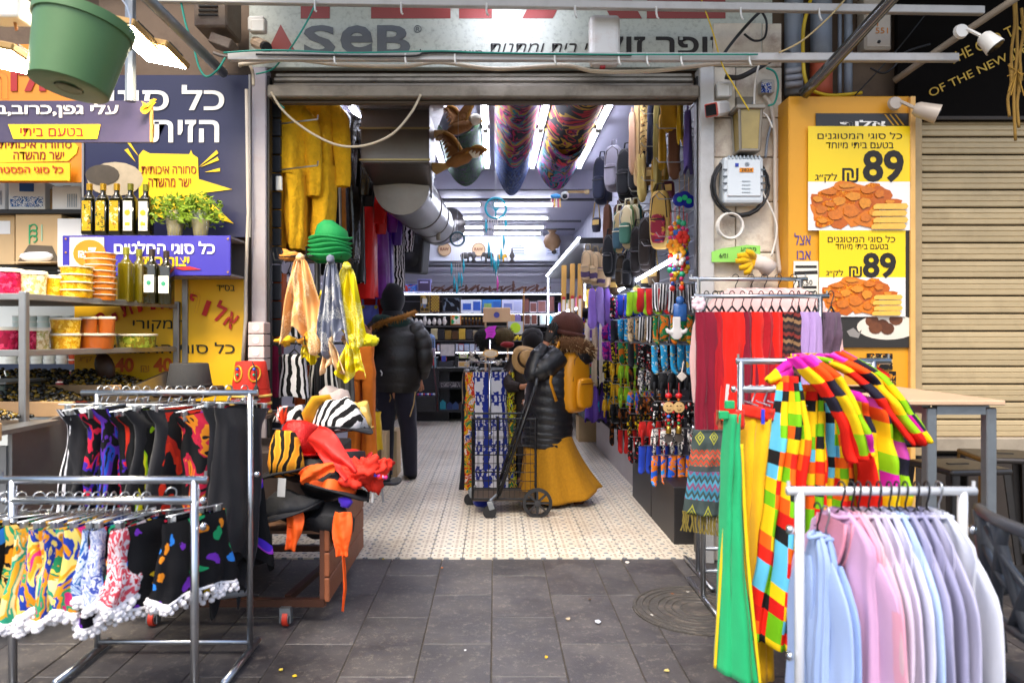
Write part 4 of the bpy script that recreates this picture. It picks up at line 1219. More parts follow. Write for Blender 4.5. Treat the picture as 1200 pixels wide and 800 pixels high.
ribbon('right orange hat ribbon hanging below the black cap',[P(402,600,3.34),P(400,628,3.32),P(401,652,3.32)],.075,ORF)
ribbon('thin orange ribbon end trailing from the right hat ribbon to the ground',[P(402,650,3.33),P(404,690,3.34),P(402,716,3.36)],.012,ORF)
ribbon('orange band showing between the slumped witch hat and the tiger hat',[P(352,562,3.42),P(372,551,3.40),P(392,548,3.42)],.06,ORF,wave=.015)
mb=MB()
for k,(u,v)in enumerate(((414,560),(424,552),(436,556),(430,547),(444,548),(408,556))):
 mb.ell(P(u,v,3.46+.02*(k%3)),(.055,.04,.036),26,18,Matrix.Rotation(k*.7,3,'Y'),1.0,k*3)
solo(mb,'scarf',M('#d8260a',.75,0,.25,12),'red orange gauze scarf bundled over the right edge of the trolley','scarf',smooth=True)
mb=MB();mb.tube([P(366,500,3.82),P(362,484,3.8),P(370,470,3.82),P(382,468,3.84),P(389,478,3.86)],[(.035,.02),(.045,.02),(.04,.025),(.045,.02),(.03,.02)],10)
solo(mb,'scarf',FAB('#b8860f',.2),'mustard scarf arched over the top of the hat heap','scarf',smooth=True)
mb=MB();mb.ell(P(404,588,3.4),(.03,.012,.03),8,6,None,.6,3)
solo(mb,'cloth_scrap',FAB('#4a2ab8'),'violet cloth scrap poking out between the black hats','cloth',smooth=True)
kr=thing('key_ring','bunch of metal and beaded key rings hanging from the black brim','key ring',P(440,575,3.55))
for k,u in enumerate((431,436,447)):
 MB().tube([P(u,568,3.5),P(u+1,577,3.5),P(u+(2 if k==2 else 0),588,3.5)],.006,6).build('tag_strip',(BLACKP,WHITEP,WIRE)[k],kr)
for k,(u,c)in enumerate(((440,'#3a4ad8'),(444,'#d83a9a'),(449,'#c8a0d8'),(452,'#d82a7a'))):
 MB().ell(P(u,556+k,3.44),.011,8,6).build('bead',M(c,.3),kr,True)
fz=thing('fez','topmost red fez with gold cord and jewels and black tassel','hat',P(294,460,4.02),0,'stack of red fezzes')
FEZ=M('#b8200c',.8,0,.12,9,.3,120)
GOLDT=M('#c98f1c',.45,.3,.2,30)
q=P(294,455,4.02)
mb=MB();mb.lathe([(.1,0),(.098,.03),(.082,.145),(.078,.15),(0,.152)],26,q);mb.build('crown',FEZ,fz,AUTO)
for s in(-1,1):
 loop=[q+Vector((s*.045+.026*math.cos(a),-(.094-.016*(.075+.04*math.sin(a))/.15)*1.0-.0,.085+.042*math.sin(a)))for a in[2*PI*k/14 for k in range(14)]]
 loop=[Vector((p.x,q.y-math.sqrt(max(1e-5,(.1-.14*(p.z-q.z))**2-(p.x-q.x)**2))-.004,p.z))for p in loop]
 MB().tube(loop,.0055,5,True).build('gold_cord',GOLDT,fz,True)
 for dz,c in((.03,'#1f8a6a'),(.06,'#2a4ac8')):
  MB().ell((q.x+s*.045,q.y-.087,q.z+.05+dz),.008,8,6).build('jewel',M(c,.15),fz,True)
MB().tube([q+Vector((.03,-.07,.15)),q+Vector((.06,-.088,.1)),q+Vector((.064,-.1,.03))],.004,5).build('tassel_cord',BLACKP,fz)
MB().lathe([(.004,0),(.014,-.02),(.012,-.09),(.0,-.09)],8,q+Vector((.064,-.104,.03))).build('tassel',BLACKF,fz,True)
for k in range(3):
 t=thing('fez',('second','third','lowest')[k]+' red fez rim with gold braid in the fez stack','hat',q-Vector((0,0,.045*(k+1))),0,'stack of red fezzes')
 z=q.z-.045*(k+1)
 MB().lathe([(.106,0),(.104,.042),(.09,.043)],26,(q.x,q.y,z),cap=True).build('crown',FEZ,t,AUTO)
 MB().tube(arc((q.x,q.y,z+.008),.107,0,2*PI*25/26,25,Vector((1,0,0)),Vector((0,1,0))),.008,6,True).build('braid',M('#d8b45a',.6,0,.3,40),t,True)
hp=thing('hat_stand','dark wooden post stand holding the fezzes and the grey hat','stand',(-1.5,4.1,0))
zt=q.z-.135
MB().box((q.x,q.y,zt-.01),(.26,.26,.018)).build('shelf',M('#3b2a20',.7),hp)
MB().box((q.x,q.y,(zt-.02+.45)/2),(.05,.05,zt-.47)).build('post',M('#3b2a20',.7),hp)
g2=P(222,452,4.0)
MB().box((g2.x,g2.y,g2.z-.03),(.3,.26,.05),bev=.01).build('shelf',M('#3b2a20',.7),hp)
MB().box((g2.x,g2.y,(g2.z-.05)/2),(.05,.05,g2.z-.06)).build('post',M('#3b2a20',.7),hp)
t=thing('hat','plain dark grey felt fez shaped hat left of the red fezzes','hat',g2)
MB().lathe([(.118,0),(.116,.02),(.1,.12),(.096,.125),(0,.127)],26,g2).build('crown',M('#2b2a2b',.85,0,.1,9,.2,100),t,AUTO)
MB().lathe([(.119,0),(.121,.008),(.117,.014)],26,g2,cap=False).build('rim',M('#232223',.85),t,True)
#display stand with green hats and bandanas
st=thing('display_stand','black wire display stand with two ring trays inside the left of the opening','stand',(-1.05,4.4,0))
YS=4.42
sx=PX(372,YS)
MB().tube([(sx,YS,.45),(sx,YS,PZ(303,YS))],.018,10).build('pole',BLACKP,st,True)
for v,r0 in((304,.21),(402,.24),(488,.24)):
 z=PZ(v,YS)
 ri=MB();ri.tube(arc((sx,YS,z),r0,0,2*PI*23/24,23,Vector((1,0,0)),Vector((0,1,0))),.006,6,True)
 tr=ri.build('tray_ring',BLACKP,st,True)
 for k in range(8):
  a=k*PI/4
  MB().tube([(sx,YS,z),(sx+r0*math.cos(a),YS+r0*math.sin(a),z)],.004,5).build('spoke',BLACKP,tr)
  if v!=488:
   e=Vector((sx+r0*math.cos(a),YS+r0*math.sin(a),z))
   o_=Vector((math.cos(a),math.sin(a),0))
   MB().tube([e,e+o_*.05+Vector((0,0,-.004)),e+o_*.06+Vector((0,0,.045))],.004,5).build('prong',BLACKP,tr)
MB().lathe([(.24,0),(.24,.02),(.03,.035)],20,(sx,YS,.445)).build('base',BLACKP,st)
GRNH=M('#0c8a44',.75,0,.12,8,.25,90)
qz=P(386,306,4.3)
for k in range(5):
 t=thing('hat',('lowest','second lowest','middle','fourth','topmost')[k]+' bright green felt hat of the stack on the display stand','hat',qz+Vector((0,0,.028*k)),0,'stack of green hats')
 b0=qz+Vector((.002*k,0,.026*k))
 def bf(s,kk,b0=b0,k=k):
  a=2*PI*s
  return b0+Vector((math.cos(a)*(.085+.045*kk),math.sin(a)*(.085+.04*kk),.035*kk*(1+.15*math.cos(a+k))-.006*math.sin(3*a+k)))
 mb=MB();mb.sheet(bf,30,3,(.8,.1),True);mb.build('brim',GRNH,t,True,thick=.006)
 if k==4:
  mb=MB();mb.lathe([(.1,.0),(.098,.06),(.09,.1),(.06,.13),(.0,.14)],26,b0,Matrix.Rotation(.12,3,'Y'),wob=lambda v_,a,j:v_+Vector((0,0,-.035*max(0,math.cos(a))*(j/4))));mb.build('crown',GRNH,t,True)
def bandana(label,u,v0,v1,wpx,Y,mat,seed,knot=None,split=1.0):
 p=P(u,v0,Y)
 L,W=(v1-v0)*Y/FPX*1.08,wpx*Y/FPX*.68
 t=thing('bandana',label,'bandana',p,0,'bandanas hung round the display stand')
 mb=MB()
 def f(s,tt):
  a=(s-.5)*2
  w=W*(.16+.62*tt**.5+.3*tt)
  x=a*w
  y=.022*(math.sin(a*9+seed+.8*tt)+.5*math.sin(a*17+seed))*(.4+.8*tt)+.05*noise.noise(Vector((a*2,tt*3,seed)))
  z=-L*tt*(1-.3*(.5+.5*math.cos(a*3.6+seed*1.7))*tt)
  return p+Vector((x+.03*tt*math.sin(seed),y-.02,z))
 mb.sheet(f,48,24,(.5,.5));mb.build('cloth',mat,t,True,thick=.002)
 mb=MB();mb.ell(p+Vector((0,-.02,.005)),(.024,.022,.022),12,8,None,.4,seed);mb.build('knot',knot or mat,t,True)
 return t
PEACH=pat('bandana',['#d9a468','#efd0a4'],26,.1)
SLATE=pat('bandana',['#6f7486','#c9c9c6'],24,.12)
LEMB=pat('bandana',['#d9c40a','#efe680'],24,.09)
bandana('peach orange paisley bandana at the left of the display stand',353,303,408,40,4.14,PEACH,1.0)
bandana('slate grey paisley bandana in the middle of the stand',388,305,412,26,4.08,SLATE,2.6)
bandana('lemon yellow paisley bandana on the right of the stand',407,313,402,38,4.15,LEMB,4.2)
bandana('lemon yellow bandana seen between the grey bandana and the pole',380,345,400,18,4.4,LEMB,5.1)
bandana('small yellow bandana hung from the lower ring at the right',412,398,445,26,4.1,LEMB,6.3)
bandana('small pale peach bandana hung from the lower ring',386,398,436,20,4.1,pat('bandana',['#dcb488','#efd9b8'],26,.09),7.7)
bandana('small yellow bandana left of the pole on the lower ring',361,395,425,16,4.2,LEMB,8.8)
for k,(u,c,lab)in enumerate(((335,'#d9a81c','yellow cloth bunched on the left of the lower ring'),(360,'#d9982a','amber cloth bunched on the lower ring under the peach bandana'),(412,'#dcb48c','peach cloth bunched on the right of the lower ring'),(432,'#cfc40c','lemon cloth bunched at the right end of the lower ring'))):
 mb=MB();mb.ell(P(u,399,4.18+.05*(k==0)),(.046,.04,.026),22,14,None,.9,k*5);solo(mb,'bandana',FAB(c,.2),lab,'bandana','bandanas hung round the display stand',smooth=True)
mb=MB();mb.ell(P(340,300,4.3),(.055,.04,.025),22,14,None,.9,31);solo(mb,'bandana',FAB('#d98e3c',.2),'orange cloth bunched on the upper ring left of the green hats','bandana','bandanas hung round the display stand',smooth=True)
#costumes along the left wall
FURY=M('#e6ad10',.95,0,.35,14,1.0,45,name='mustard_plush')
FURB=M('#7a4a1c',.95,0,.3,12,1.0,45,name='brown_plush')
PVC=M('#17140f',.22,0,.3,6,.6,18,spec=.7,name='black_vinyl')
VELV=M('#641580',.5,0,.5,10,.5,20,name='purple_velvet')
REDC=FAB('#cc140c',.15)
wr=thing('hanging_rail','steel hanging rail high along the left wall carrying the costumes','rail',(-1.2,6.5,3.1))
MB().tube([(-1.28,4.65,3.2),(-1.08,8.2,3.1)],.014,8).build('rail',STEEL,wr,True)
for y in(5.0,6.4,8.0):
 xx=-1.28+(y-4.65)*.056
 MB().tube([(xx,y,3.16),(xx,y,3.38)],.008,6).build('drop_rod',STEEL,wr)
def costume(lab,u,v0,v1,wpx,Y,mat,kind,cat='costume',rz=0.0,**k):
 L=(v1-v0)*Y/FPX
 p=P(u,v0,Y);p.z+=.08
 return garment(lab,cat,'costumes hung along the left wall',p,rz,mat,kind,L,wpx*Y/FPX/2*1.2,k.pop('T',.07),k.pop('hang','black'),name='costume',**k)
costume('mustard yellow plush jumpsuit hung nearest the left post',366,104,296,48,4.85,FURY,'suit',fold=.025,T=.08)
costume('second mustard plush jumpsuit half behind the left post',336,112,300,40,4.7,FURY,'suit',fold=.025,T=.08)
costume('brown plush trousers between the two mustard jumpsuits',353,175,305,26,5.0,FURB,'trousers',hang='clip',fold=.02)
costume('black and white skeleton costume behind the mustard jumpsuit',388,130,320,18,5.4,pat('zebra',['#0e0e10','#0e0e10','#0e0e10','#cfc6b4'],4,1.0,stretch=(2,.3,1)),'strip')
costume('thin orange costume sleeve beside the black vinyl suit',393,138,205,6,5.7,FAB('#c8701a'),'strip')
costume('shiny black vinyl suit hung under the tube lamp',402,133,315,36,5.75,PVC,'suit',fold=.02,T=.06)
costume('narrow black and white costume behind the vinyl suit',418,160,330,14,6.2,pat('zebra',['#0e0e10','#0e0e10','#c9c2b8'],5,.5,stretch=(2,.3,1)),'strip')
costume('long red and black costume reaching almost to the shelf',424,175,352,26,6.4,REDC,'dress',flare=1.0)
costume('deep purple velvet robe next to the red costume',440,192,352,24,6.9,VELV,'dress',fold=.02,flare=1.2)
costume('black and white zebra plush suit farthest along the rail',460,222,342,24,7.6,pat('zebra',['#dcd8dc','#131216'],11,5.0,bump=.6),'dress',flare=1.1)
GOLS=M('#c8920f',.35,.1,.3,9,.4,30,name='gold_satin')
costume('shiny gold satin robe behind the mustard jumpsuit',380,112,302,20,5.2,GOLS,'dress',fold=.02)
costume('long black coat behind the shiny vinyl suit',412,150,332,24,6.05,M('#1d1a18',.5,0,.4,8,.3,30),'dress',fold=.02)
costume('scarlet satin dress beside the red and black costume',433,190,350,14,6.6,M('#c8140f',.35,0,.25,9,.3,30),'dress',fold=.015)
costume('dark violet satin robe between the velvet robe and the zebra suit',451,210,350,16,7.2,M('#4a1a8a',.35,0,.35,9,.3,30),'dress',fold=.015)
costume('amber fur waistcoat under the lower hook',398,200,312,12,5.5,M('#a8641a',.9,0,.4,14,.8,45),'strip',fold=.02)
costume('white garment sliver between purple robe and zebra suit',455,250,338,6,7.4,FAB('#d6cfc4'),'strip')
costume('black and white zebra striped shirt hung low behind the peach bandana',338,322,400,22,4.75,ZEB,'strip')
costume('zebra striped costume hung low behind the lower ring',345,412,462,24,4.6,ZEB,'strip',fold=.006)
costume('rust orange garment hung at the slotted wall strip',328,318,395,12,4.65,FAB('#a8480c',.2),'strip')
costume('black costume with white stripes behind the lower bandanas',380,410,470,30,4.9,pat('zebra',['#0e0e10','#0e0e10','#d6d2cc'],7,.3,stretch=(1.5,.2,1)),'strip')
costume('grey striped garment next to the orange trousers',405,425,480,16,4.9,pat('zebra',['#5c5a58','#3a3836'],9,.5),'strip')
costume('orange plush trousers hanging by the front customer',424,395,545,24,5.2,M('#c9680c',.9,0,.3,9,.5,40),'trousers',hang='clip',fold=.015)
costume('pale blue trousers hanging behind the orange ones',437,395,520,20,7.2,FAB('#5a64b8',.2),'trousers',hang='clip')
costume('maroon scarf hanging low beside the left post',325,400,460,10,4.62,FAB('#7a0f3a',.2),'strip')
costume('rust coloured garment low behind the zebra costume',357,425,470,16,4.95,FAB('#a8460f',.2),'strip')
costume('black garment hanging low behind the bandana pole',366,415,470,30,5.3,FAB('#151518',.2),'strip')
costume('yellow garment tail hanging low by the wall boxes',440,480,525,12,6.1,FAB('#c9a014',.2),'strip')
cs=costume('red shirt and blue dungaree costume hanging behind the yellow bandana',432,338,400,30,7.1,FAB('#b8120f'),'shirt',hang='clip',fold=.008)
q=P(434,360,7.0)
mb=MB();mb.sheet(lambda s,t:q+Vector(((s-.5)*(.16+.08*t),-.03-.015*math.sin(s*9),.02-.4*t)),10,8,(.2,.3));mb.build('dungaree_bib',FAB('#6a72c8',.15),cs,True,thick=.006)
for s in(-1,1):
 mb=MB();mb.bar(q+Vector((s*.062,-.04,.02)),q+Vector((s*.075,-.03,.17)),.02,.008);mb.build('brace',FAB('#6a72c8',.15),cs)
 mb=MB();mb.ell(q+Vector((s*.062,-.055,.0)),(.018,.008,.018),8,6);mb.build('button',M('#d9b81c',.4),cs,True)
sw=thing('slotted_wall_strip','strip of dark slotted wall plates just inside the left post','wall strip',(-1.36,4.6,1.5))
for k in range(22):
 mb=MB();mb.box((-1.40,4.58,.5+k*.115),(.1,.03,.108),bev=.004);mb.build('plate',M('#2f3238',.5,.3,.2,rvar=.15),sw)
for v,ue in((142,372),(196,372)):
 MB().tube([P(322,v+4,4.6),P(ue,v-2,4.35),P(ue+.5,v-7,4.33)],.005,6).build('hook',WIRE,sw)
mb=MB();mb.box(P(327,215,4.53),(.04,.02,.09),bev=.005);mb.build('sensor_case',WHITEP,sw)
dr=thing('drawer_stack','stack of pale small drawers with oval labels beside the left post','drawers',(-1.5,4.3,1.3))
for k in range(4):
 q=P(300,384+k*14.5,4.28)
 f=MB().box(q+Vector((0,.06,0)),(.095,.12,.068),bev=.004).build('drawer',M('#cdb8b6',.5,0,.1,rvar=.1),dr)
 MB().lathe([(0,0),(.02,0),(.02,.003)],12,q+Vector((0,-.001,0)),Matrix.Rotation(PI/2,3,'X')).build('oval_label',M('#e6dcd8',.5),f)
solo(MB().tube([P(289,105,4.33),P(291,250,4.33),P(288,330,4.33),P(288,372,4.33),P(284,430,4.33)],.011,8),'conduit',M('#b9aea2',.6,0,.2),'grey flexible conduit running down beside the left post','conduit',smooth=True)
for lab,u0,u1,v0,v1,Y in(('brown carton on the floor at the left wall behind the orange trousers',432,452,508,530,6.6),('open brown carton on the floor beside the front customer',448,465,505,528,7.0)):
 a,c=P(u0,v1,Y),P(u1,v0,Y)
 t=thing('carton',lab,'carton',((a.x+c.x)/2,Y+.15,.0),0,'cartons on the shop floor')
 MB().box(((a.x+c.x)/2,Y+.15,(c.z)/2),(c.x-a.x,.3,c.z),bev=.004).build('box',CARTB,t)
 MB().box(((a.x+c.x)/2,Y+.15,c.z+.001),(.05,.302,.003)).build('tape',M('#b89a5e',.4),t)
 MB().box(((a.x+c.x)/2,Y-.002,c.z*.6),((c.x-a.x)*.5,.003,c.z*.25)).build('print',M('#6b5238',.7),t)
#right side: cabinet, shutter, black sign
def loft2(A,B,mat,name,label,cat='garment',group=None,bulge=.02,nu=10,nv=22,seed=0,parent=None,solo_=True,thick=.004,fold=.01,freq=3):
 A=[P(*p)for p in A];B=[P(*p)for p in B]
 def along(pts,t):
  x=t*(len(pts)-1);i=min(int(x),len(pts)-2);k=x-i
  p0=pts[max(0,i-1)];p1=pts[i];p2=pts[i+1];p3=pts[min(len(pts)-1,i+2)]
  return .5*((2*p1)+(p2-p0)*k+(2*p0-5*p1+4*p2-p3)*k*k+(3*p1-p0-3*p2+p3)*k**3)
 def f(s,t):
  a,b=along(A,t),along(B,t)
  c=a.lerp(b,s)
  return c+Vector((0,-bulge*math.sin(PI*s)+fold*(.5*math.sin(freq*2*PI*s+seed+2*t)+.7*(1-2*abs(math.sin(freq*PI*s+seed+t))))+1.2*fold*noise.noise(Vector((s*3,t*6,seed))),0))
 L=sum((A[i+1]-A[i]).length for i in range(len(A)-1))
 W=(A[len(A)//2]-B[len(B)//2]).length
 mb=MB();mb.sheet(f,nu*2,nv,(W*1.75,L*.8))
 if parent is not None:return mb.build(name,mat,parent,True,thick=thick)
 return solo(mb,name,mat,label,cat,group,True,thick=thick)
cb=thing('cabinet','tall yellow cabinet covered in price posters beside the roller shutter','cabinet',(2.08,4.35,0))
CABY=M('#d9981c',.5,0,.1,3,dirt=.12,dcol='#a06a1c',ds=6,name='cabinet_yellow')
mb=MB();mb.box((2.083,4.36,1.39),(.715,.2,2.78),bev=.006);mb.build('body',CABY,cb)
mb=MB();mb.box((2.44,4.245,1.39),(.03,.03,2.76),bev=.003);mb.build('edge_strip',M('#d8a860',.6,0,.2),cb)
YC=4.255
def poster(label,u0,u1,v0,v1,y,parts_):
 a,c=P(u0,v1,y),P(u1,v0,y)
 t=thing('poster',label,'poster',((a.x+c.x)/2,y,a.z),0,'posters on the yellow cabinet')
 for n,m_,b0,b1 in parts_:
  q0,q1=P(u0,b1,y),P(u1,b0,y)
  MB().box(((q0.x+q1.x)/2,y+.001,(q0.z+q1.z)/2),(q1.x-q0.x,.004,q1.z-q0.z)).build(n,m_,t)
 return t
PY=M('#efcb06',.35,0,.04,3,name='poster_yellow')
PW=M('#e8e2dc',.35,0,.04,3,name='poster_white')
PD=M('#2a2623',.4,0,.15,5,name='poster_dark')
FRY=[pat('blobs',['#c0620c','#d67a14','#b8540a','#e0921f'],60,.5,'Object',.4),M('#d07312',.4,0,.3,40),M('#b85a0c',.4,0,.3,50)]
FRY2=[M('#d28420',.4,0,.45,60),M('#c56c17',.4,0,.5,45)]
ROLL=M('#e2b04a',.4,0,.2,30)
def food(t,u0,v0,w,h,y):
 r2=random.Random(5)
 k=0
 spots=[(.12,.62,.14,.2),(.08,.4,.1,.14),(.2,.25,.14,.14),(.3,.45,.14,.2),(.26,.75,.15,.24),(.45,.35,.16,.18),(.42,.68,.16,.26),(.55,.5,.12,.26),(.58,.22,.15,.16),(.38,.12,.18,.1),(.7,.3,.1,.2),(.12,.84,.1,.12),(.56,.8,.12,.18),(.8,.45,.1,.1),(.2,.5,.1,.12),(.62,.68,.08,.16)]
 for cx,cy,rx,ry in spots:
  rot=r2.uniform(-.6,.6)
  pts=[]
  for i in range(12):
   a=2*PI*i/12
   rr=1+.18*math.sin(3*a+cx*20)+r2.uniform(-.08,.08)
   x,yy=rx*math.cos(a)*rr,ry*math.sin(a)*rr
   pts.append((u0+w*(cx+x*math.cos(rot)-yy*.5*math.sin(rot)),v0+h*(cy+yy*math.cos(rot)+x*.6*math.sin(rot))))
  k+=1
  shape(t,'fritter_print',pts,FRY[k%3],y,.0022+.0004*k,.0004)
 for cx,cy,rx,ry in spots:
  k+=1
  shape(t,'fritter_print',[(u0+w*(cx-rx*.15+rx*.55*math.cos(a*PI/5)*r2.uniform(.7,1.1)),v0+h*(cy-ry*.2+ry*.5*math.sin(a*PI/5)*r2.uniform(.7,1.1)))for a in range(10)],FRY2[k%2],y,.0022+.0004*k,.0004)
 for j,(vv,uu)in enumerate(((.52,.62),(.66,.61),(.8,.62),(.93,.6))):
  k+=1
  shape(t,'roll_print',[(u0+w*uu,v0+h*(vv-.01)),(u0+w*(uu+.03),v0+h*(vv-.05)),(u0+w*(uu+.33),v0+h*(vv-.06)),(u0+w*(uu+.35),v0+h*vv),(u0+w*(uu+.33),v0+h*(vv+.06)),(u0+w*uu,v0+h*(vv+.06))],ROLL,y,.0022+.0004*k,.0004)
t=poster('dark poster with a plate of brown falafel balls, lowest on the cabinet',984,1068,268,407,YC-.008,(('sheet',PD,268,407),))
yq=YC-.008
shape(t,'plate_print',[(1040+36*math.cos(a*PI/12),383+15*math.sin(a*PI/12))for a in range(24)if 1040+36*math.cos(a*PI/12)<1069],M('#d9cfbf',.4),yq,.002,.0006)
for k,(u,v)in enumerate(((1022,376),(1034,381),(1050,374),(1040,385),(1026,384))):
 shape(t,'falafel_print',[(u+8*math.cos(a*PI/6),v+7*math.sin(a*PI/6))for a in range(12)],M(('#6a3a1c','#5a2f14')[k%2],.5,0,.4,60),yq,.003+.0007*k,.0006)
shape(t,'steam_print',[(992,388),(1000,384),(1006,390),(1010,386),(1006,396),(996,394)],M('#8a8580',.5),yq,.002,.0006)
t=poster('dark strip of an older poster with white letters at the top of the cabinet',956,1066,133,152,YC-.004,(('sheet',PD,133,152),))
line(t,'אלוף',WHITEINK,984,1038,150,9,YC-.004,bold=.03)
for k in range(3):shape(t,'stripe_print',[(1036+6*k,134),(1038+6*k,134),(1048+6*k,147),(1046+6*k,147)],M('#b8860f',.5),YC-.004,.002,.0006)
for lab,u0,u1,v0,vm,v1,tx,y in(('upper bright yellow fried food poster with a big 89',947,1068,148,213,270,((958,1057,163,8),(968,1047,174,7),(1011,1059,214,38),(987,1006,214,17),(955,981,214,11)),YC-.016),('lower bright yellow fried food poster with a smaller 89',960,1061,270,325,371,((970,1049,284,8),(979,1041,292,6),(1011,1050,326,30),(995,1010,325,13),(968,988,325,9)),YC-.018)):
 t=poster(lab,u0,u1,v0,v1,y,(('header',PY,v0,vm),('photo_ground',PW,vm,v1)))
 for s,(a,b_,vb,h),bo in zip(('כל סוגי המטוגנים','בטעם ביתי מיוחד','89','₪','לק״ג'),tx,(.0,.0,.03,0,0)):
  line(t,s,INK,a,b_,vb,h,y,off=.002,bold=bo,depth=.001)
 food(t,u0+4,vm-1,u1-u0-4,v1-vm,y)
t=poster('white printed price notice left of the lower poster',930,959,306,346,YC-.004,(('sheet',M('#e6dfcf',.5),306,346),))
for v,a,b_,h in((314,932,957,3),(338,934,957,3),(343,936,955,2)):
 shape(t,'print_line',[(a,v-h),(b_,v-h),(b_,v),(a,v)],INK,YC-.004,.002,.0006)
line(t,'4.50',INK,938,952,334,6,YC-.004,off=.002,depth=.001)
shape(t,'print_line',[(931,318),(958,317),(958,321),(931,322)],INK,YC-.004,.002,.0006)
BLUEPEN=M('#4a3a8a',.6)
line(cb,'אצל',BLUEPEN,931,950,287,14,4.26,off=.002,depth=.001,name='handwriting')
line(cb,'אבו',BLUEPEN,934,950,304,10,4.26,off=.002,depth=.001,name='handwriting')
for lab,u0,u1,v0,v1 in(('upper small dark and orange sticker low on the cabinet',1016,1046,414,433),('lower small dark and orange sticker low on the cabinet',1030,1050,435,451)):
 t=poster(lab,u0,u1,v0,v1,YC-.004,(('sheet',pat('blobs',['#1d1a18','#c8801c','#1d1a18','#d8b060'],45,.4,'Object',.5),v0,v1),))
rs=thing('roller_shutter','closed beige steel roller shutter at the right edge','shutter',(3.3,4.4,.68))
SHUT=M('#b7a27c',.5,.15,.2,4,.05,dirt=.28,dcol='#6a5a40',rvar=.05,name='shutter_slat')
prof=[(0,0),(-.006,.006),(-.006,.03),(-.001,.034),(-.006,.038),(-.006,.064),(-.001,.068),(-.006,.072),(-.004,.092),(.004,.099),(.004,0)]
mb=MB();mb.poly([(0,y,z)for y,z in prof],(1.6,0,0));smesh=mb.mesh('slat');smesh.materials.append(SHUT)
for k in range(19):put('slat',smesh,rs,Vector((2.55,4.42,.76+k*.1075))-rs.location)
mb=MB();mb.box((3.35,4.42,2.2+.64),(1.6,.03,.14));mb.build('backing',M('#8a7a58',.6),rs)
MB().box((3.35,4.41,.715),(1.6,.05,.085),bev=.008).build('bottom_rail',M('#a89a86',.5,.3,.2,dirt=.3),rs)
MB().box((2.55,4.40,1.7),(.045,.07,2.1),bev=.004).build('guide_rail',M('#b39b74',.6,.2,.2,dirt=.3),rs)
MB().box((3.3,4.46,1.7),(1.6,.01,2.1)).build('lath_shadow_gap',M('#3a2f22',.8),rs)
bs=thing('black_sign','black signboard with slanting gold capitals above the roller shutter','sign',(3.2,4.38,2.7))
BLKS=M('#0d0a08',.8,0,.2,3,spec=.08,name='black_board')
a,c=P(1052,141,4.38),P(1420,-60,4.38)
MB().box(((a.x+c.x)/2,4.40,(a.z+c.z)/2),(c.x-a.x,.04,c.z-a.z),bev=.003).build('board',BLKS,bs)
MB().box(((a.x+c.x)/2,4.385,a.z+.012),(c.x-a.x,.03,.02)).build('lower_trim',M('#3a3026',.5,.3),bs)
GOLD=M('#c09a2c',.4,.2,.1,name='gold_letter')
text('OF THE NEW JERUSALEM',GOLD,bs,P(1092,117,4.378),P(1262,36,4.378),12.5*4.378/FPX)
text('THE OLD TASTE',GOLD,bs,P(1114,77,4.378),P(1222,26,4.378),12.5*4.378/FPX)
#equipment on the stone pillar
sc_=thing('security_camera','white bullet camera with dark square front on the stone pillar','camera',P(838,128,4.3))
c0,c1=P(848,127,4.4),P(834,129,4.25)
MB().bar(c0,c1,.085,.085,.015).build('housing',M('#e3ddd8',.35),sc_)
d=(c1-c0).normalized()
MB().bar(c1,c1+d*.012,.078,.078,.01).build('front_ring',M('#b04a3c',.4),sc_)
MB().bar(c1+d*.008,c1+d*.016,.064,.064,.008).build('lens_window',M('#0b0b0d',.1),sc_)
jb=thing('junction_box','white square junction box over the bullet camera on the pillar','box',P(848,106,4.38))
MB().box(P(848,106,4.38),(.09,.06,.09),bev=.01,seg=2).build('case',WHITEP,jb)
MB().box(P(848,106,4.345),(.075,.012,.075),bev=.006).build('lid',WHITEP,jb)
jb=thing('junction_box','open grey junction box with wiring near the yellow cabinet top','box',P(898,103,4.38))
MB().box(P(898,103,4.38),(.08,.06,.08),bev=.006).build('case',M('#a9a6a0',.5),jb)
MB().box(P(898,103,4.345),(.06,.006,.06)).build('wiring',pat('marble',['#1c1c20','#2a4a9a','#c9c9c9','#1c1c20'],60,1,'Object'),jb)
ll=thing('wall_lamp','old unlit box lantern with yellowed glass on the pillar','lamp',P(875,148,4.3))
q=P(875,150,4.33)
MB().lathe([(.075,-.14),(.088,.1),(.02,.13)],4,q,Matrix.Rotation(PI/4,3,'Z')).build('glass_body',M('#a08a4c',.25,0,.35,12,dirt=.3),ll)
for sx_ in(-1,1):
 for sy_ in(-1,1):
  MB().bar(q+Vector((sx_*.056,sy_*.056,-.145)),q+Vector((sx_*.066,sy_*.066,.105)),.012).build('frame_bar',M('#8f877a',.5,.4,.2,dirt=.3),ll)
MB().box(q+Vector((0,0,.105)),(.17,.16,.025),bev=.004).build('cap',M('#8f877a',.5,.4,.2,dirt=.3),ll)
MB().box(q+Vector((0,0,-.145)),(.125,.12,.016),bev=.004).build('base_frame',M('#8f877a',.5,.4,.2,dirt=.3),ll)
MB().box(P(873,128,4.41),(.11,.03,.14)).build('wall_plate',M('#7d756a',.6,.3,.2),ll)
MB().tube([P(868,140,4.38),P(880,126,4.3),P(884,118,4.3)],.008,6).build('latch_rod',GALV,ll)
mt=thing('meter_box','pale grey vented meter box with an orange number label on the pillar','box',P(868,214,4.36))
q=P(868,213,4.36)
MB().box(q,(.24,.11,.28),bev=.02,seg=2).build('case',M('#c9d0d4',.4,0,.05),mt)
MB().box(q+Vector((0,-.058,.01)),(.2,.012,.22),bev=.008).build('cover',M('#d3d9dc',.4,0,.05),mt)
for k in range(9):MB().box(q+Vector((-.09+.0225*k,-.04,.132)),(.008,.05,.02)).build('fin',M('#aab3b8',.4),mt)
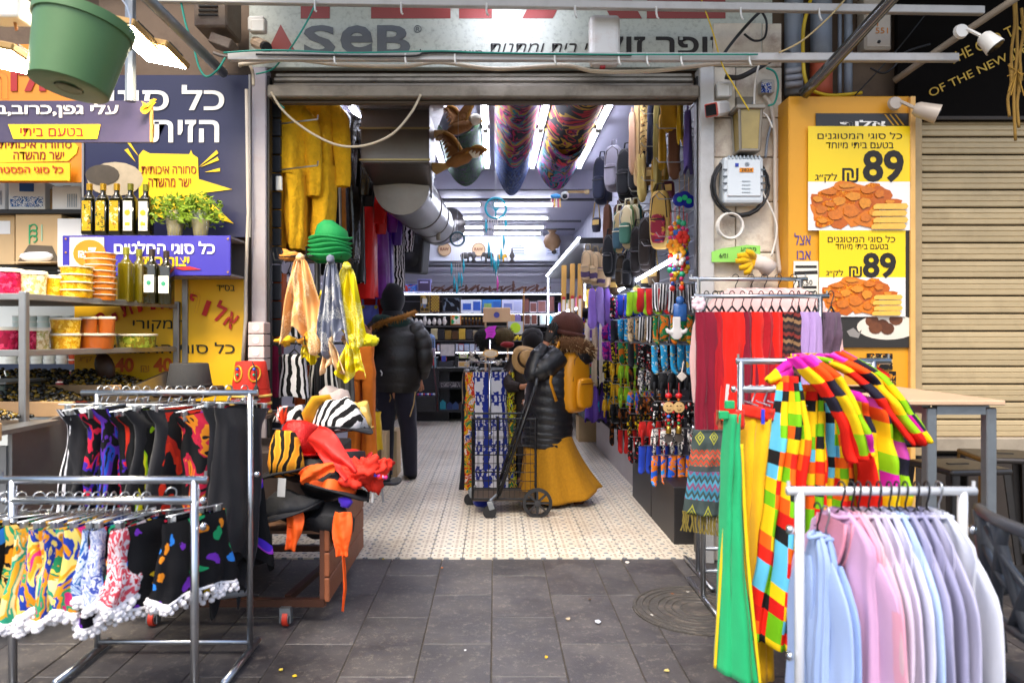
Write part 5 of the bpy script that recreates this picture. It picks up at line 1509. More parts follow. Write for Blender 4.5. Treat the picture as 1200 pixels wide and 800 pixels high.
for k in range(4):
 for s in(-1,1):MB().box(q+Vector((s*.11,-.057,.06-k*.04)),(.03,.006,.008)).build('vent_slot',M('#5a6268',.5),mt)
for k in range(4):MB().box(q+Vector((.01,-.066,-.01-k*.022)),(.05,.004,.006)).build('rib',M('#aab3b8',.4),mt)
lb=MB().box(q+Vector((.012,-.0665,.055)),(.082,.004,.025)).build('number_label',M('#e08a0c',.5),mt)
text('2824',INK,lb,q+Vector((-.02,-.069,.047)),q+Vector((.044,-.069,.047)),.016,depth=.001)
MB().box(q+Vector((-.045,-.0665,.085)),(.02,.004,.02)).build('blue_mark',M('#2338a0',.5),mt)
text('✳',M('#7d8a9a',.5),mt,q+Vector((.0,-.066,.075)),q+Vector((.03,-.066,.075)),.028,depth=.001)
CABB,CABW=M('#17171a',.5,name='black_cable'),M('#dcd6cc',.5,0,.08,name='white_cable')
def coil(label,u,v,Y,r,n,rad,mat,sq=1.0):
 c=P(u,v,Y)
 mb=MB()
 pts=[]
 for i in range(n*20+1):
  a=2*PI*i/20
  rr=r*(1+.05*math.sin(a*.37))
  pts.append(c+Vector((rr*math.cos(a),-.012*(i/20)/n*2+.006*math.sin(a*.7),rr*sq*math.sin(a))))
 mb.tube(pts,rad,6)
 return solo(mb,'cable_coil',mat,label,'cable',smooth=True)
coil('black cable coil looped round the meter box',867,218,4.36,.165,3,.007,CABB,1.08)
coil('white cable coil hanging under the meter box',855,265,4.35,.075,6,.006,CABW)
gs=MB()
gs.poly([P(u,v,4.36)for u,v in((834,295),(846,291),(862,289),(875,287),(891,288),(891,298),(880,300),(870,307),(834,307))],(0,.004,0))
gsh=solo(gs,'paper_sheet',M('#8fd05a',.6,0,.05),'torn lime green paper sheet pinned beside the yellow glove','paper')
line(gsh,'6/01',INK,843,853,302,5,4.36,off=.003,depth=.001)
line(gsh,'מבצע',INK,868,886,294,4,4.36,off=.003,depth=.001)
gl=thing('work_glove','yellow and white work glove hung beside the lime green paper','glove',P(880,305,4.3))
mb=MB()
mb.ell(P(880,306,4.3),(.06,.025,.05),14,10,None,.2)
for k,(u,v,e)in enumerate(((864,300,0),(862,306,0),(866,314,0),(872,320,0))):
 mb.tube([P(880,304+k*2,4.3),P((880+u)/2,v-1,4.27),P(u,v,4.28)],[.022,.019,.015],8)
mb.tube([P(884,302,4.29),P(880,296,4.26),P(874,294,4.27)],[.02,.018,.014],8)
mb.build('glove_hand',FAB('#d9a80c',.2),gl,True)
MB().tube([P(884,306,4.3),P(893,308,4.3),P(902,316,4.31)],[.045,.045,.055],12).build('cuff',FAB('#d8c8bc',.2),gl,True)
#scarf racks
SCX=[]
def simple_rack(label,Y,uL,uR,pL,pR,v,rail2=None,mat=STEEL,footy=(.28,.28)):
 t=thing('clothes_rack',label,'rack',(PX((pL+pR)/2,Y),Y,0),0,'chrome clothes racks on the right')
 z=PZ(v,Y)
 MB().tube([(PX(uL,Y),Y,z),(PX(uR,Y),Y,z)],.0125,10).build('rail',mat,t,True)
 for u in(pL,pR):
  x=PX(u,Y)
  MB().tube([(x,Y,.03),(x,Y,z)],.0135,10).build('post',mat,t,True)
  foot(MB(),x,Y-footy[0],Y+footy[1]).build('foot',mat,t,True)
  s=-1 if u==pL else 1
  for zz in(z-.11,z*.5):
   MB().ell((x+s*.028,Y,zz),(.012,.014,.014),8,6).build('knob',CHROME,t,True)
 MB().tube([(PX(pL,Y),Y,.16),(PX(pR,Y),Y,.16)],.011,8).build('cross_bar',mat,t,True)
 if rail2:MB().tube([(PX(pL,Y),Y,PZ(rail2,Y)),(PX(pR,Y),Y,PZ(rail2,Y))],.014,10).build('rail',mat,t,True)
 for u in(uL+2,uR-2):MB().tube([(PX(u,Y),Y,z),(PX(u,Y),Y,z+.028)],.005,6).build('end_pin',mat,t)
 return t
simple_rack('rear chrome rack with pale pink robes in front of the stone pillar',4.14,808,946,818,938,327)
simple_rack('chrome rack hung with maroon and red scarves beside the opening',3.75,814,971,824,961,347)
PINKP=FAB('#d8b0ac',.12)
z=PZ(327,4.14)+.013
for k,u in enumerate((862,880,896,912,930)):
 garment(('first','second','third','fourth','last')[k]+' pale pink robe from the left on the rear rack','robe','pale pink robes on the rear rack',(PX(u,4.14),4.14,z),math.radians(-35),PINKP,'dress',.95,.17,.03,'black',name='robe')
for u in(844,852):
 pass
MAR,REDS,CRIM=FAB('#7a0a26',.2),FAB('#d81a0c',.15),FAB('#a30d1c',.2)
DARKPR=pat('bands',['#2a1f22','#5a3a32','#2a2226','#8a6a4a','#231a1e','#7a2f2a'],9,.15)
LILS=FAB('#a98cc0',.12)
z=PZ(347,3.75)+.013
sc=[(828,MAR,'maroon scarf at the left end',.62,.07,30),(838,MAR,'second maroon scarf with a white tag',.68,.08,25),(846,CRIM,'crimson scarf behind the tagged one',.6,.06,40),(858,REDS,'bright red scarf left of the middle',.56,.08,25),(870,REDS,'wide bright red scarf',.54,.08,30),(880,MAR,'dark maroon scarf between bright red ones',.5,.06,40),(892,REDS,'bright red scarf right of the dark maroon one',.5,.07,30),(904,CRIM,'crimson embroidered scarf',.5,.06,35),(914,REDS,'last bright red scarf next to the patterned scarf',.5,.055,35),(928,DARKPR,'dark brown patterned scarf',.52,.07,30),(936,DARKPR,'narrow brown patterned scarf',.5,.05,50),(946,LILS,'lilac scarf left of the right post',.5,.06,30),(955,LILS,'second lilac scarf touching the right post',.5,.05,35),(974,FAB('#5a4658',.15),'mauve brown camisole at the right end',.24,.05,20)]
for u,m_,lab,L,W,dg in sc:
 L*=1.0
 t=garment(lab+' on the scarf rack','scarf','scarves on the front scarf rack',(PX(u,3.75),3.75,z),math.radians(dg),m_,'strip',L,W,.028,'black',name='scarf',fold=.022,freq=6,flare=1.05)
 if u in(828,838,846):
  mb=MB()
  for k in range(16):
   a=2*PI*k/16
   x,y=W*math.cos(a),.03*math.sin(a)
   mb.tube([(x,y,-.08-L),(x*1.08,y*1.2,-.11-L),(x*1.1+.004*math.sin(k*3),y,-.15-L)],.005,4)
  mb.build('fringe',m_,t,local=True,kind='stuff')
 if u==838:MB().box((.03,-.06,-.52),(.03,.004,.11),Matrix.Rotation(.1,3,'Y')).build('paper_tag',WHITEP,t,local=True)
fl=MB();q=P(818,356,3.72)
for k in range(7):fl.ell(q+Vector((.02*math.cos(k*.9),-.01,.02*math.sin(k*.9))),(.018,.01,.018),8,6)
solo(fl,'hair_flower',M('#e3c0c8',.8),'pale pink fabric flower tied to the left post of the scarf rack','flower',smooth=True)
def shawl_mat():
 m,nt,b=base_mat('woven_shawl',.9,0,.2)
 s=nt.nodes.new('ShaderNodeSeparateXYZ');nt.links.new(coords(nt,'UV'),s.inputs[0])
 v=mth(nt,'FRACT',mth(nt,'MULTIPLY',s.outputs[1],-3.6))
 zz=mth(nt,'PINGPONG',mth(nt,'MULTIPLY',s.outputs[0],22),.5)
 v2=mth(nt,'FRACT',mth(nt,'ADD',mth(nt,'MULTIPLY',s.outputs[1],24),mth(nt,'MULTIPLY',zz,.7)))
 zig=ramp(nt,v2,('#b0402c','#5a5a4a','#c8503a','#6a5a4a'))
 zig2=ramp(nt,v2,('#3a7a94','#7a4a6a','#4a8aa4','#3a4a4a'))
 dx=mth(nt,'ABSOLUTE',mth(nt,'SUBTRACT',mth(nt,'FRACT',mth(nt,'MULTIPLY',s.outputs[0],8)),.5))
 dv=mth(nt,'ABSOLUTE',mth(nt,'SUBTRACT',v,.2))
 dia=mth(nt,'FRACT',mth(nt,'MULTIPLY',mth(nt,'ADD',dx,mth(nt,'MULTIPLY',dv,2.2)),6))
 inside=mth(nt,'LESS_THAN',mth(nt,'ADD',dx,mth(nt,'MULTIPLY',dv,2.2)),.34)
 dc=mixc(nt,mth(nt,'MULTIPLY',inside,mth(nt,'GREATER_THAN',dia,.5)),'#3f4a48','#a0a03a')
 c=mixc(nt,mth(nt,'GREATER_THAN',v,.42),dc,zig)
 c=mixc(nt,mth(nt,'GREATER_THAN',v,.66),c,'#414848')
 c=mixc(nt,mth(nt,'GREATER_THAN',v,.72),c,zig2)
 finish(nt,b,c,.15,12,.3,200,coords(nt,'UV'))
 return m
SHW=shawl_mat()
sw_=thing('shawl','teal and red woven zigzag shawl with olive fringe hanging low on the scarf rack','shawl',P(822,510,3.66))
loft2([(812,503,3.66),(808,540,3.65),(800,600,3.64)],[(851,503,3.66),(850,540,3.64),(846,606,3.62)],SHW,'cloth','',parent=sw_,fold=.012,seed=2)
mb=MB()
for k in range(26):
 u0=800+46*k/25
 p0=P(u0,598+7*k/25,3.63)
 mb.tube([p0,p0+Vector((rnd.uniform(-.01,.01),0,-.05)),p0+Vector((rnd.uniform(-.015,.015),.0,-.1))],.004,4)
mb.build('fringe',M('#7a6a2a',.9,0,.3,20),sw_,kind='stuff')
loft2([(838,480,3.72),(836,500,3.72),(838,516,3.72)],[(846,480,3.72),(848,500,3.72),(844,516,3.72)],FAB('#8a4a2c',.2),'scarf','small rust brown scarf end hanging above the zigzag shawl','scarf')
loft2([(843,560,3.7),(842,600,3.7),(841,628,3.7)],[(853,560,3.7),(853,600,3.7),(852,622,3.7)],FAB('#4a1f24',.2),'scarf','dark plum scarf end behind the green trousers','scarf')
#harlequin rack
YE=2.86
simple_rack('chrome rack with the harlequin clown costumes',YE,863,1043,868,1023,423,456)
HARL=pat('patch',['#e8b808','#d81c0c','#6ab00c','#161618','#e05a0c','#5ab4d8','#e8c00a','#c8140c'],27,rand=False)
HARB=pat('patch',['#e8b808','#e04a0c','#86b80c','#1c1a2a','#c81f9a','#d81c0c','#e8c00a','#c84aa8'],18,rand=False)
GRN=FAB('#1d9c62',.12)
t=thing('trousers','green flared trousers with yellow edging at the left end of the harlequin rack','trousers',P(862,480,2.72))
loft2([(850,484,2.74),(846,560,2.72),(842,680,2.68),(838,782,2.62)],[(866,484,2.74),(868,560,2.7),(874,680,2.62),(890,806,2.5)],GRN,'cloth','',parent=t,bulge=.03,nu=14,nv=26,thick=.012,fold=.013,freq=2)
for A,B in(([(847,600,2.70),(842,690,2.66),(836.5,782,2.61)],[(849,600,2.7),(844,690,2.66),(838.5,782,2.61)]),([(867,520,2.71),(874,650,2.63),(890,806,2.49)],[(870,520,2.71),(877,650,2.63),(892.5,804,2.49)])):
 loft2(A,B,FAB('#d9b80c'),'edging','',parent=t,bulge=0,nu=2,thick=.02,fold=0)
loft2([(853,484,2.75),(851,505,2.75)],[(868,480,2.75),(868,500,2.75)],FAB('#d8200c'),'waistband','',parent=t,nu=4,nv=4,thick=.03)
for u,v in((848,486),(855,474)):
 mb=MB();mb.box(P(u,v,2.72),(.035,.02,.03),bev=.003);mb.build('clip',M('#1fa060',.4),t)
t=thing('trousers','yellow trousers with red waistband and blue tag on the harlequin rack','trousers',P(886,478,2.8))
loft2([(872,484,2.82),(868,540,2.8),(868,640,2.78),(872,790,2.74)],[(908,490,2.8),(904,560,2.76),(900,650,2.74),(905,790,2.72)],FAB('#e0a80a',.1),'cloth','',parent=t,bulge=.05,nu=14,nv=24,thick=.03,fold=.012)
loft2([(873,474,2.81),(872,487,2.81)],[(909,480,2.79),(908,493,2.79)],FAB('#d2240c'),'waistband','',parent=t,bulge=.055,nu=10,nv=3,thick=.034,fold=.006)
MB().box(P(894,488,2.71),(.012,.006,.055)).build('size_tag',M('#2438c0',.5),t)
t=thing('costume','harlequin trousers in small bright squares slanting across the front of the rack','costume',P(925,440,2.7),0,'harlequin clown costumes')
loft2([(914,440,2.78),(906,500,2.72),(898,580,2.68),(886,660,2.66),(872,742,2.64)],[(932,440,2.78),(948,500,2.68),(942,600,2.64),(944,700,2.6),(948,770,2.56)],HARL,'cloth','',parent=t,bulge=.04,nu=16,nv=34,thick=.01,fold=.026)
t=thing('costume','second pair of harlequin trousers behind the front rail of shirts','costume',P(960,470,2.75),0,'harlequin clown costumes')
loft2([(938,450,2.82),(932,540,2.76),(930,640,2.72),(930,760,2.7)],[(962,450,2.82),(966,540,2.74),(966,640,2.7),(972,770,2.66)],HARL,'cloth','',parent=t,bulge=.04,nu=14,nv=26,thick=.02,fold=.016,seed=4)
t=thing('costume','third harlequin trouser pair half hidden under the clown jacket','costume',P(985,470,2.78),0,'harlequin clown costumes')
loft2([(962,455,2.84),(966,540,2.8),(966,640,2.76),(968,780,2.74)],[(986,455,2.84),(998,540,2.78),(1000,640,2.74),(1004,780,2.7)],HARL,'cloth','',parent=t,bulge=.04,nu=14,nv=26,thick=.02,fold=.016,seed=9)
MB().ell(P(958,792,2.55),(.07,.08,.03),14,8,None,.2).build('yellow_hem',FAB('#d9a80a',.1),t,True)
STRV=pat('bands',['#e8a80c','#8a1f9a','#d8300c','#86b80c','#d81c0c','#e05a0c'],5,.0,stretch=(1,1,1))
t=thing('costume','clown costume in tall orange and purple stripes under the jacket','costume',P(1010,560,2.8),0,'harlequin clown costumes')
loft2([(1000,500,2.84),(998,600,2.8),(992,720,2.78)],[(1030,500,2.84),(1034,600,2.78),(1038,720,2.76)],pat('bands',['#e8a80c','#8a1f9a','#d8300c','#86b80c','#c81f7a','#e05a0c'],14,.0,rot=PI/2),'cloth','',parent=t,bulge=.04,nu=16,nv=20,thick=.02,fold=.02)
jk=thing('costume','big squared harlequin jacket thrown over the rail with its sleeves hanging','costume',P(990,420,2.7),0,'harlequin clown costumes')
loft2([(922,419,2.74),(955,452,2.66),(978,486,2.62),(994,542,2.6)],[(948,415,2.76),(984,441,2.64),(1010,490,2.58),(1026,530,2.58)],HARB,'sleeve','',parent=jk,bulge=.035,nu=12,nv=30,thick=.012,fold=.022)
loft2([(944,417,2.78),(996,440,2.7),(1030,476,2.64),(1066,521,2.6)],[(988,411,2.82),(1036,440,2.74),(1066,478,2.68),(1088,514,2.64)],HARB,'sleeve','',parent=jk,bulge=.04,nu=12,nv=30,thick=.012,fold=.024,seed=3)
loft2([(980,452,2.74),(1000,500,2.70),(1008,570,2.68),(1012,650,2.68)],[(1046,478,2.72),(1058,520,2.68),(1066,580,2.66),(1070,650,2.66)],HARB,'jacket_front','',parent=jk,bulge=.05,nu=16,nv=30,thick=.01,fold=.04,seed=6)
loft2([(926,417,2.86),(960,417,2.88),(1010,424,2.9),(1040,440,2.9)],[(948,420,2.72),(976,424,2.72),(1020,446,2.7),(1050,482,2.68)],HARB,'jacket_shoulder','',parent=jk,bulge=-.02,nu=10,nv=20,thick=.02,fold=.01,seed=8)
loft2([(926,420,2.8),(912,432,2.8),(897,446,2.8)],[(926,452,2.8),(914,450,2.8),(900,447,2.8)],HARB,'collar','',parent=jk,bulge=.02,nu=8,nv=8,thick=.02,fold=.006)
cs0=[(876,'lime'),(888,'orange'),(984,'silver'),(996,'amber')]
for k,(u,nm)in enumerate(((915,'left'),(946,'middle'),(985,'right'))):
 pass
for k in range(9):
 u=880+k*14
 mb=MB();p0=Vector((PX(u,YE),YE,PZ(456,YE)))
 mb.tube(arc(p0+Vector((0,0,-.006)),.02,PI,0,6)+[p0+Vector((.004,0,-.05))],.003,5)
 mb.tube([p0+Vector((-.01,-.1,-.055)),p0+Vector((.01,.1,-.055))],.0035,5)
 tag(mb.build('clip_hanger',WIRE,None,kind=None),'%s wire clip hanger from the left on the lower harlequin rail'%('first','second','third','fourth','fifth','sixth','seventh','eighth','ninth')[k],'hanger','clip hangers on the harlequin rack')
#front right rack of shirts
YF=2.06
WST=M('#d2d4d8',.35,.3,.06,8,name='white_steel')
simple_rack('nearest right white rack of pastel long sleeved shirts',YF,922,1143,937,1128,575,None,WST)
z=PZ(575,YF)+.013
SH=[(958,'#98aed8','pale blue shirt, first',-84,.06),(968,'#8ba6d6','light blue shirt, second',-83,.07),(986,'#c79cc0','lilac pink shirt with open round neck',-84,0),(998,'#d596ac','rose pink shirt behind the round necked one',-90,0),(1006,'#cdaab4','faded pink shirt',-95,0),(1018,'#c2b2c6','pale lilac shirt',-97,0),(1030,'#c6bad0','very pale lilac shirt',-98,0),(1042,'#bfc0d6','cool white shirt',-98,0),(1051,'#a6bce0','thin pale blue shirt between the white and the grey ones',-98,0),(1061,'#9a98b6','grey violet shirt, darker one',-97,0),(1074,'#8f8dac','darkest grey violet shirt',-97,0),(1086,'#a8a6c0','lighter grey violet shirt',-96,0),(1100,'#cccfda','white shirt at the right end',-90,0)]
for i,(u,c,lab,dg,dz)in enumerate(SH):
 t=garment(lab+' on the front right rack','shirt','pastel shirts on the front right rack',(PX(u,YF),YF,z-dz),math.radians(dg),FAB(c,.06),'shirt' if i>1 else 'dress',.78,.165 if i>1 else .058,.013,'black' if i not in(1,12)else 'wire',name='shirt',fold=.012,freq=9,flare=1.15)
 if dz:pass
 collar(t,FAB(c,.06),.16 if i>1 else .06,-.085,.02)
 if i in(2,3):
  mb=MB();mb.tube([Vector((.07*math.cos(a),-.03-.008*math.sin(-a),-.09+(.14 if math.sin(a)<0 else .0)*math.sin(a)))for a in[PI+PI*k/12 for k in range(13)]],.005,5);mb.build('neck_edge',FAB('#d889a0'),t,True,local=True)
  mb=MB();mb.poly([(.066*math.cos(a),-.0305,-.088+.13*math.sin(a))for a in[PI+PI*k/10 for k in range(11)]],(0,-.002,0));mb.build('neck_inside',FAB('#cf8298',.1),t,local=True)
#bar table, stools, chair
bt=thing('bar_table','tall galvanised bar table with a thin wooden top','table',(1.86,3.4,0))
MB().box((1.865,3.41,1.103),(.42,.93,.02),bev=.004).build('top',M('#c9a888',.5,0,.2,4,.1,dirt=.1,name='pale_ply'),bt)
for x in(1.79,2.035):
 for y in(2.99,3.83):MB().box((x,y,.54),(.042,.042,1.08),bev=.004).build('leg',GALV,bt)
MB().box((1.912,2.99,1.07),(.2,.035,.035)).build('apron',GALV,bt)
MB().box((1.912,3.83,1.07),(.2,.035,.035)).build('apron',GALV,bt)
MB().box((2.035,3.41,1.07),(.035,.8,.035)).build('apron',GALV,bt)
MB().box((1.79,3.41,1.07),(.035,.8,.035)).build('apron',GALV,bt)
MB().box((2.035,3.41,.3),(.03,.8,.03)).build('foot_rail',GALV,bt)
TOL=M('#4a4644',.4,.8,.25,8,dirt=.15,dcol='#8a7a62',name='bare_metal_stool')
def stool(label,x,y,rz):
 t=thing('stool',label,'stool',(x,y,0),rz,'metal bar stools')
 mb=MB();mb.box((0,0,.752),(.31,.31,.03),bev=.012,seg=2);mb.build('seat',TOL,t,local=True)
 mb=MB();mb.box((0,0,.7685),(.1,.025,.004));mb.build('grip_slot',BLACKP,t,local=True)
 for sx_ in(-1,1):
  for sy_ in(-1,1):
   mb=MB()
   mb.poly([(sx_*.11,sy_*.15,.74),(sx_*.15,sy_*.15,.74),(sx_*.2,sy_*.2,.0),(sx_*.175,sy_*.2,.0)],(0,-sy_*.008,0))
   mb.poly([(sx_*.15,sy_*.11,.74),(sx_*.15,sy_*.15,.74),(sx_*.2,sy_*.2,.0),(sx_*.2,sy_*.175,.0)],(-sx_*.008,0,0))
   mb.build('leg',TOL,t,local=True)
 for sx_ in(-1,1):
  MB().box((sx_*.178,0,.28),(.012,.36,.03)).build('brace',TOL,t,local=True)
  MB().box((0,sx_*.178,.32),(.36,.012,.03)).build('brace',TOL,t,local=True)
 return t
stool('dark metal bar stool between the table legs',2.20,3.45,.12)
stool('dark metal bar stool at the right edge by the shutter',2.62,3.75,-.2)
stool('dark metal bar stool under the bar table beside the jacket',1.92,4.02,.1)
bg=MB();bg.box(P(1058,516,3.6),(.2,.14,.05),bev=.015)
solo(bg,'folded_case',M('#1c1c22',.4),'black flat case lying on the stool behind the harlequin jacket','case')
PLAS=M('#3b3d42',.45,0,.08,name='grey_plastic_chair')
ch=thing('armchair','dark grey plastic armchair with a branching cut out back at the right edge','chair',(1.64,1.86,0))
def bp(s,h):
 a=(s-.5)*1.5
 return Vector((1.42+.11*(1-math.cos(a))*1.6-.05*h,1.88-.30*math.sin(a)*1.15,.46+.41*h))
MB().tube([bp(i/16,1)for i in range(17)],[(.016,.024)]*17,8).build('top_rim',PLAS,ch,True)
MB().tube([bp(i/16,.28)for i in range(17)],[(.014,.022)]*17,8).build('lower_rim',PLAS,ch,True)
for s in(0,1):MB().tube([bp(s,1),bp(s,.6),bp(s,0)],[(.016,.024)]*3,8).build('side_rim',PLAS,ch,True)
for k,(s0,h0,s1,h1)in enumerate(((.08,.28,.35,1),(.25,1,.45,.28),(.3,.28,.7,1),(.5,1,.75,.28),(.62,.28,.95,.9),(.78,1,.9,.28),(.0,.75,.32,.55),(.4,.68,.62,.5),(.12,.9,.5,.62),(.55,.8,1,.5))):
 MB().tube([bp(s0+(s1-s0)*i/5,h0+(h1-h0)*i/5)for i in range(6)],[(.009,.017)]*6,6).build('back_branch',PLAS,ch,True)
MB().box((1.66,1.86,.43),(.46,.46,.03),bev=.014,seg=2).build('seat',PLAS,ch,AUTO)
for s in(-1,1):
 MB().tube([(1.47,1.86+s*.27,.63),(1.6,1.86+s*.29,.64),(1.8,1.86+s*.28,.62),(1.87,1.86+s*.26,.5),(1.85,1.86+s*.24,.43)],[(.015,.026)]*5,8).build('arm',PLAS,ch,True)
 for x,dx in((1.48,-.06),(1.85,.05)):
  MB().tube([(x,1.86+s*.22,.44),(x+dx*.5,1.86+s*.24,.2),(x+dx,1.86+s*.25,.0)],[(.026,.026),(.022,.022),(.016,.016)],8).build('leg',PLAS,ch,True)
#inside the shop
TUBE=EMIT('#e8ecff',22)
def strip_light(label,p0,p1,group='tube lamps on the ceilings',w=.07):
 p0,p1=Vector(p0),Vector(p1)
 t=thing('tube_lamp',label,'lamp',(p0+p1)/2,0,group)
 MB().bar(p0+Vector((0,0,.03)),p1+Vector((0,0,.03)),w,.03).build('housing',M('#d8d8dc',.4),t)
 MB().tube([p0,p1],.018,8).build('lit_tube',TUBE,t,True)
 d=(p1-p0).normalized()
 for q in(p0,p1):MB().bar(q-d*.02,q+d*.02,.045,.05).build('end_cap',WHITEP,t)
 return t
n2=('front','rear')
for x,nm in((.97,'rightmost'),(.43,'second from the right'),(-.09,'middle')):
 for k,(a,b_)in enumerate(((5.3,6.75),(6.85,8.35))):strip_light('%s lit tube of the %s lengthwise lamp line'%(n2[k],nm),(x,a,3.31),(x,b_,3.31))
strip_light('short lit tube beside the green tapestry',(-.6,7.2,3.31),(-.6,8.35,3.31))
for k,(a,b_)in enumerate(((4.62,5.95),(6.05,7.6))):strip_light('%s lit tube above the costumes on the left'%n2[k],(-1.22,a,3.31),(-1.22,b_,3.31))
for k,y in enumerate((9.5,10.6,11.5,12.2)):
 for s,(a,b_)in enumerate(((-.7,-.18),(-.02,.78))):
  strip_light('%s cross tube in the rear room, %s half of its row'%(('nearest','second','third','last')[k],('left','right')[s]),(a,y,3.08),(b_,y,3.08))
S('ceiling_beam',M('#4b4a50',.6),((.2,9.2,3.09),(2.2,.05,.03)),((.2,10.95,3.09),(2.2,.04,.03)),((.2,11.8,3.09),(2.2,.04,.03)))
def tapestry(label,x0,x1,y0,y1,sagz,mat,seed,tip=0.0):
 def f(s,t):
  ss=math.sin(PI*s)
  return Vector((x0+(x1-x0)*s,y0+(y1-y0)*t+.12*ss*(t-.5)+tip*t*ss,3.35-sagz*(ss**.8)*(.85+.15*math.sin(t*5+seed))-(.05*t**6)))
 mb=MB();mb.sheet(f,18,30,(abs(x1-x0)*1.3,y1-y0))
 return solo(mb,'tapestry',mat,label,'tapestry','tapestries slung under the ceiling',True,thick=.003)
tapestry('red, yellow and black leaf tapestry, the rightmost one',.48,.93,4.8,7.3,.26,pat('marble',['#08070c','#08070c','#9a0a1c','#08070c','#08070c','#a8800f','#7a0f4a','#08070c','#a8101c','#08070c'],2.2,1.0),1)
tapestry('tie dyed blue and magenta tapestry behind the leaf one',.48,.93,7.0,8.3,.27,pat('marble',['#080c1a','#0f4a6a','#8a0f5a','#14606a','#080c1a','#8a600f','#4a0f5a'],5,1.5),2)
tapestry('turquoise and magenta om tapestry in the middle',.0,.39,4.8,7.2,.25,pat('marble',['#0f5a5a','#080914','#8a0f4a','#8a6a0f','#0f6464','#5a0f5a','#080914','#960f3c','#0a0a18'],3.4,1.4),3)
tapestry('blue grey patterned tapestry with pointed end behind the om one',.0,.39,7.0,8.3,.3,pat('marble',['#141e44','#4a5674','#0e1838','#1c346a','#3a4660','#0e1430'],8,1.8),4,.25)
tapestry('green and violet webbed tapestry beside the metal duct',-.55,-.13,6.6,8.35,.26,pat('marble',['#080e0a','#3a523a','#0a080e','#144a14','#4a3458','#080a08','#1c501c'],7,2.5),5)
EB,EW=M('#8a5a28',.7,0,.45,20,.6,60,name='eagle_feather'),M('#efe8da',.7)
def eagle(label,u,v,Y,wings,sc):
 p=P(u,v,Y)
 t=thing('eagle',label,'ornament',p,0,'eagle ornaments hung in the opening')
 MB().tube([p+Vector((-.09,.0,-.03))*sc,p+Vector((-.03,0,-.01))*sc,p+Vector((.06,0,.02))*sc,p+Vector((.11,-.02,.05))*sc],[.02*sc,.05*sc,.045*sc,.025*sc],10).build('body',EB,t,True)
 MB().ell(p+Vector((.13,-.02,.06))*sc,(.055*sc,.046*sc,.046*sc),12,8).build('head',EW,t,True)
 MB().tube([p+Vector((.155,-.03,.06))*sc,p+Vector((.18,-.03,.045))*sc,p+Vector((.182,-.03,.03))*sc],[.014*sc,.009*sc,.003*sc],6).build('beak',M('#d9b01c',.4),t,True)
 MB().poly([p+Vector((-.07,-.01,-.02))*sc,p+Vector((-.2,-.01,-.02))*sc,p+Vector((-.21,-.01,-.07))*sc,p+Vector((-.17,-.01,-.11))*sc,p+Vector((-.06,-.01,-.05))*sc],(0,.02,0)).build('tail',M('#a8824a',.7,0,.4,20),t)
 for s,tipv in enumerate(wings):
  tip=p+Vector(tipv)*sc
  root0,root1=p+Vector((-.05,(.02,-.02)[s],.02))*sc,p+Vector((.05,(.02,-.02)[s],.03))*sc
  n=9
  lead=[root1.lerp(tip,i/n)+Vector((0,0,.05*sc*math.sin(PI*i/n)))for i in range(n+1)]
  ax=(root0-root1)
  outl=list(lead)
  for i in range(n,-1,-1):
   w=(1.2-.75*i/n)
   outl.append(lead[i]+ax*w+Vector((-.015*sc,0,-.035*sc)))
   if i:outl.append((lead[i]+lead[i-1])/2+ax*w*.86)
  MB().poly(outl,(0,.012,0)).build('wing',EB,t)
  MB().tube(lead,.014*sc,6).build('wing_edge',M('#c08a3c',.7),t,True)
 MB().tube([p+Vector((0,0,.04)),p+Vector((0,0,.7))],.0012,4).build('string',WIRE,t)
 return t
eagle('upper eagle ornament with raised brown wings and white head',538,150,5.5,((-.1,.1,.2),(.2,-.05,.26)),.95)
eagle('lower eagle ornament with one wing level and the other up',537,188,5.3,((-.12,.1,.24),(.22,-.1,.05)),.95)
DUCT=M('#6f6a66',.35,.85,.2,4,.1,20,dirt=.2,dcol='#6b4a34',ds=3,name='duct_metal')
du=thing('air_duct','big grey sheet metal air duct running from the opening into the rear room','duct',(-.7,6.5,2.6))
MB().box((-.70,5.35,2.90),(.48,.55,.64),bev=.006).build('box_section',DUCT,du)
mb=MB();mb.poly([(-.94,5.04,2.95),(-.46,5.04,2.95),(-.36,5.04,3.2),(-1.04,5.04,3.2)],(0,.6,0));mb.build('flared_top',DUCT,du)
for z in(2.60,2.82,2.99,3.08):MB().box((-.70,5.065,z),(.495,.012,.012)).build('seam',M('#a8966a',.4,.8),du)
mb=MB()
cc=[Vector((-.70,5.35,2.6)),Vector((-.70,5.35,2.48)),Vector((-.70,5.42,2.46))]
mb.sheet(lambda s,t:Vector((-.70+(.245-.035*t)*math.copysign(abs(math.cos(2*PI*s))**(.35+.65*t),math.cos(2*PI*s)),5.35+.3*t+(.27*(1-.35*t))*math.copysign(abs(math.sin(2*PI*s))**(.35+.65*t),math.sin(2*PI*s)),2.585-.12*t+.1*t*(-math.sin(2*PI*s))*.6)),32,8,(1,1),True)
mb.build('transition',DUCT,du,True)
pa,pb=Vector((-.71,5.5,2.50)),Vector((-.68,8.7,2.66))
mb=MB();mb.tube([pa.lerp(pb,i/60)for i in range(61)],[.212+.005*(i%2)for i in range(61)],28);mb.build('spiral_pipe',DUCT,du,AUTO)
MB().tube([pb,pb+Vector((.02,.12,.03)),pb+Vector((.14,.3,.08))],.215,24).build('elbow',DUCT,du,AUTO)
for k in(.35,.62,.88):MB().tube([pa.lerp(pb,k)-Vector((0,.02,0)),pa.lerp(pb,k)+Vector((0,.02,0))],.222,28).build('clamp_band',DUCT,du,AUTO)
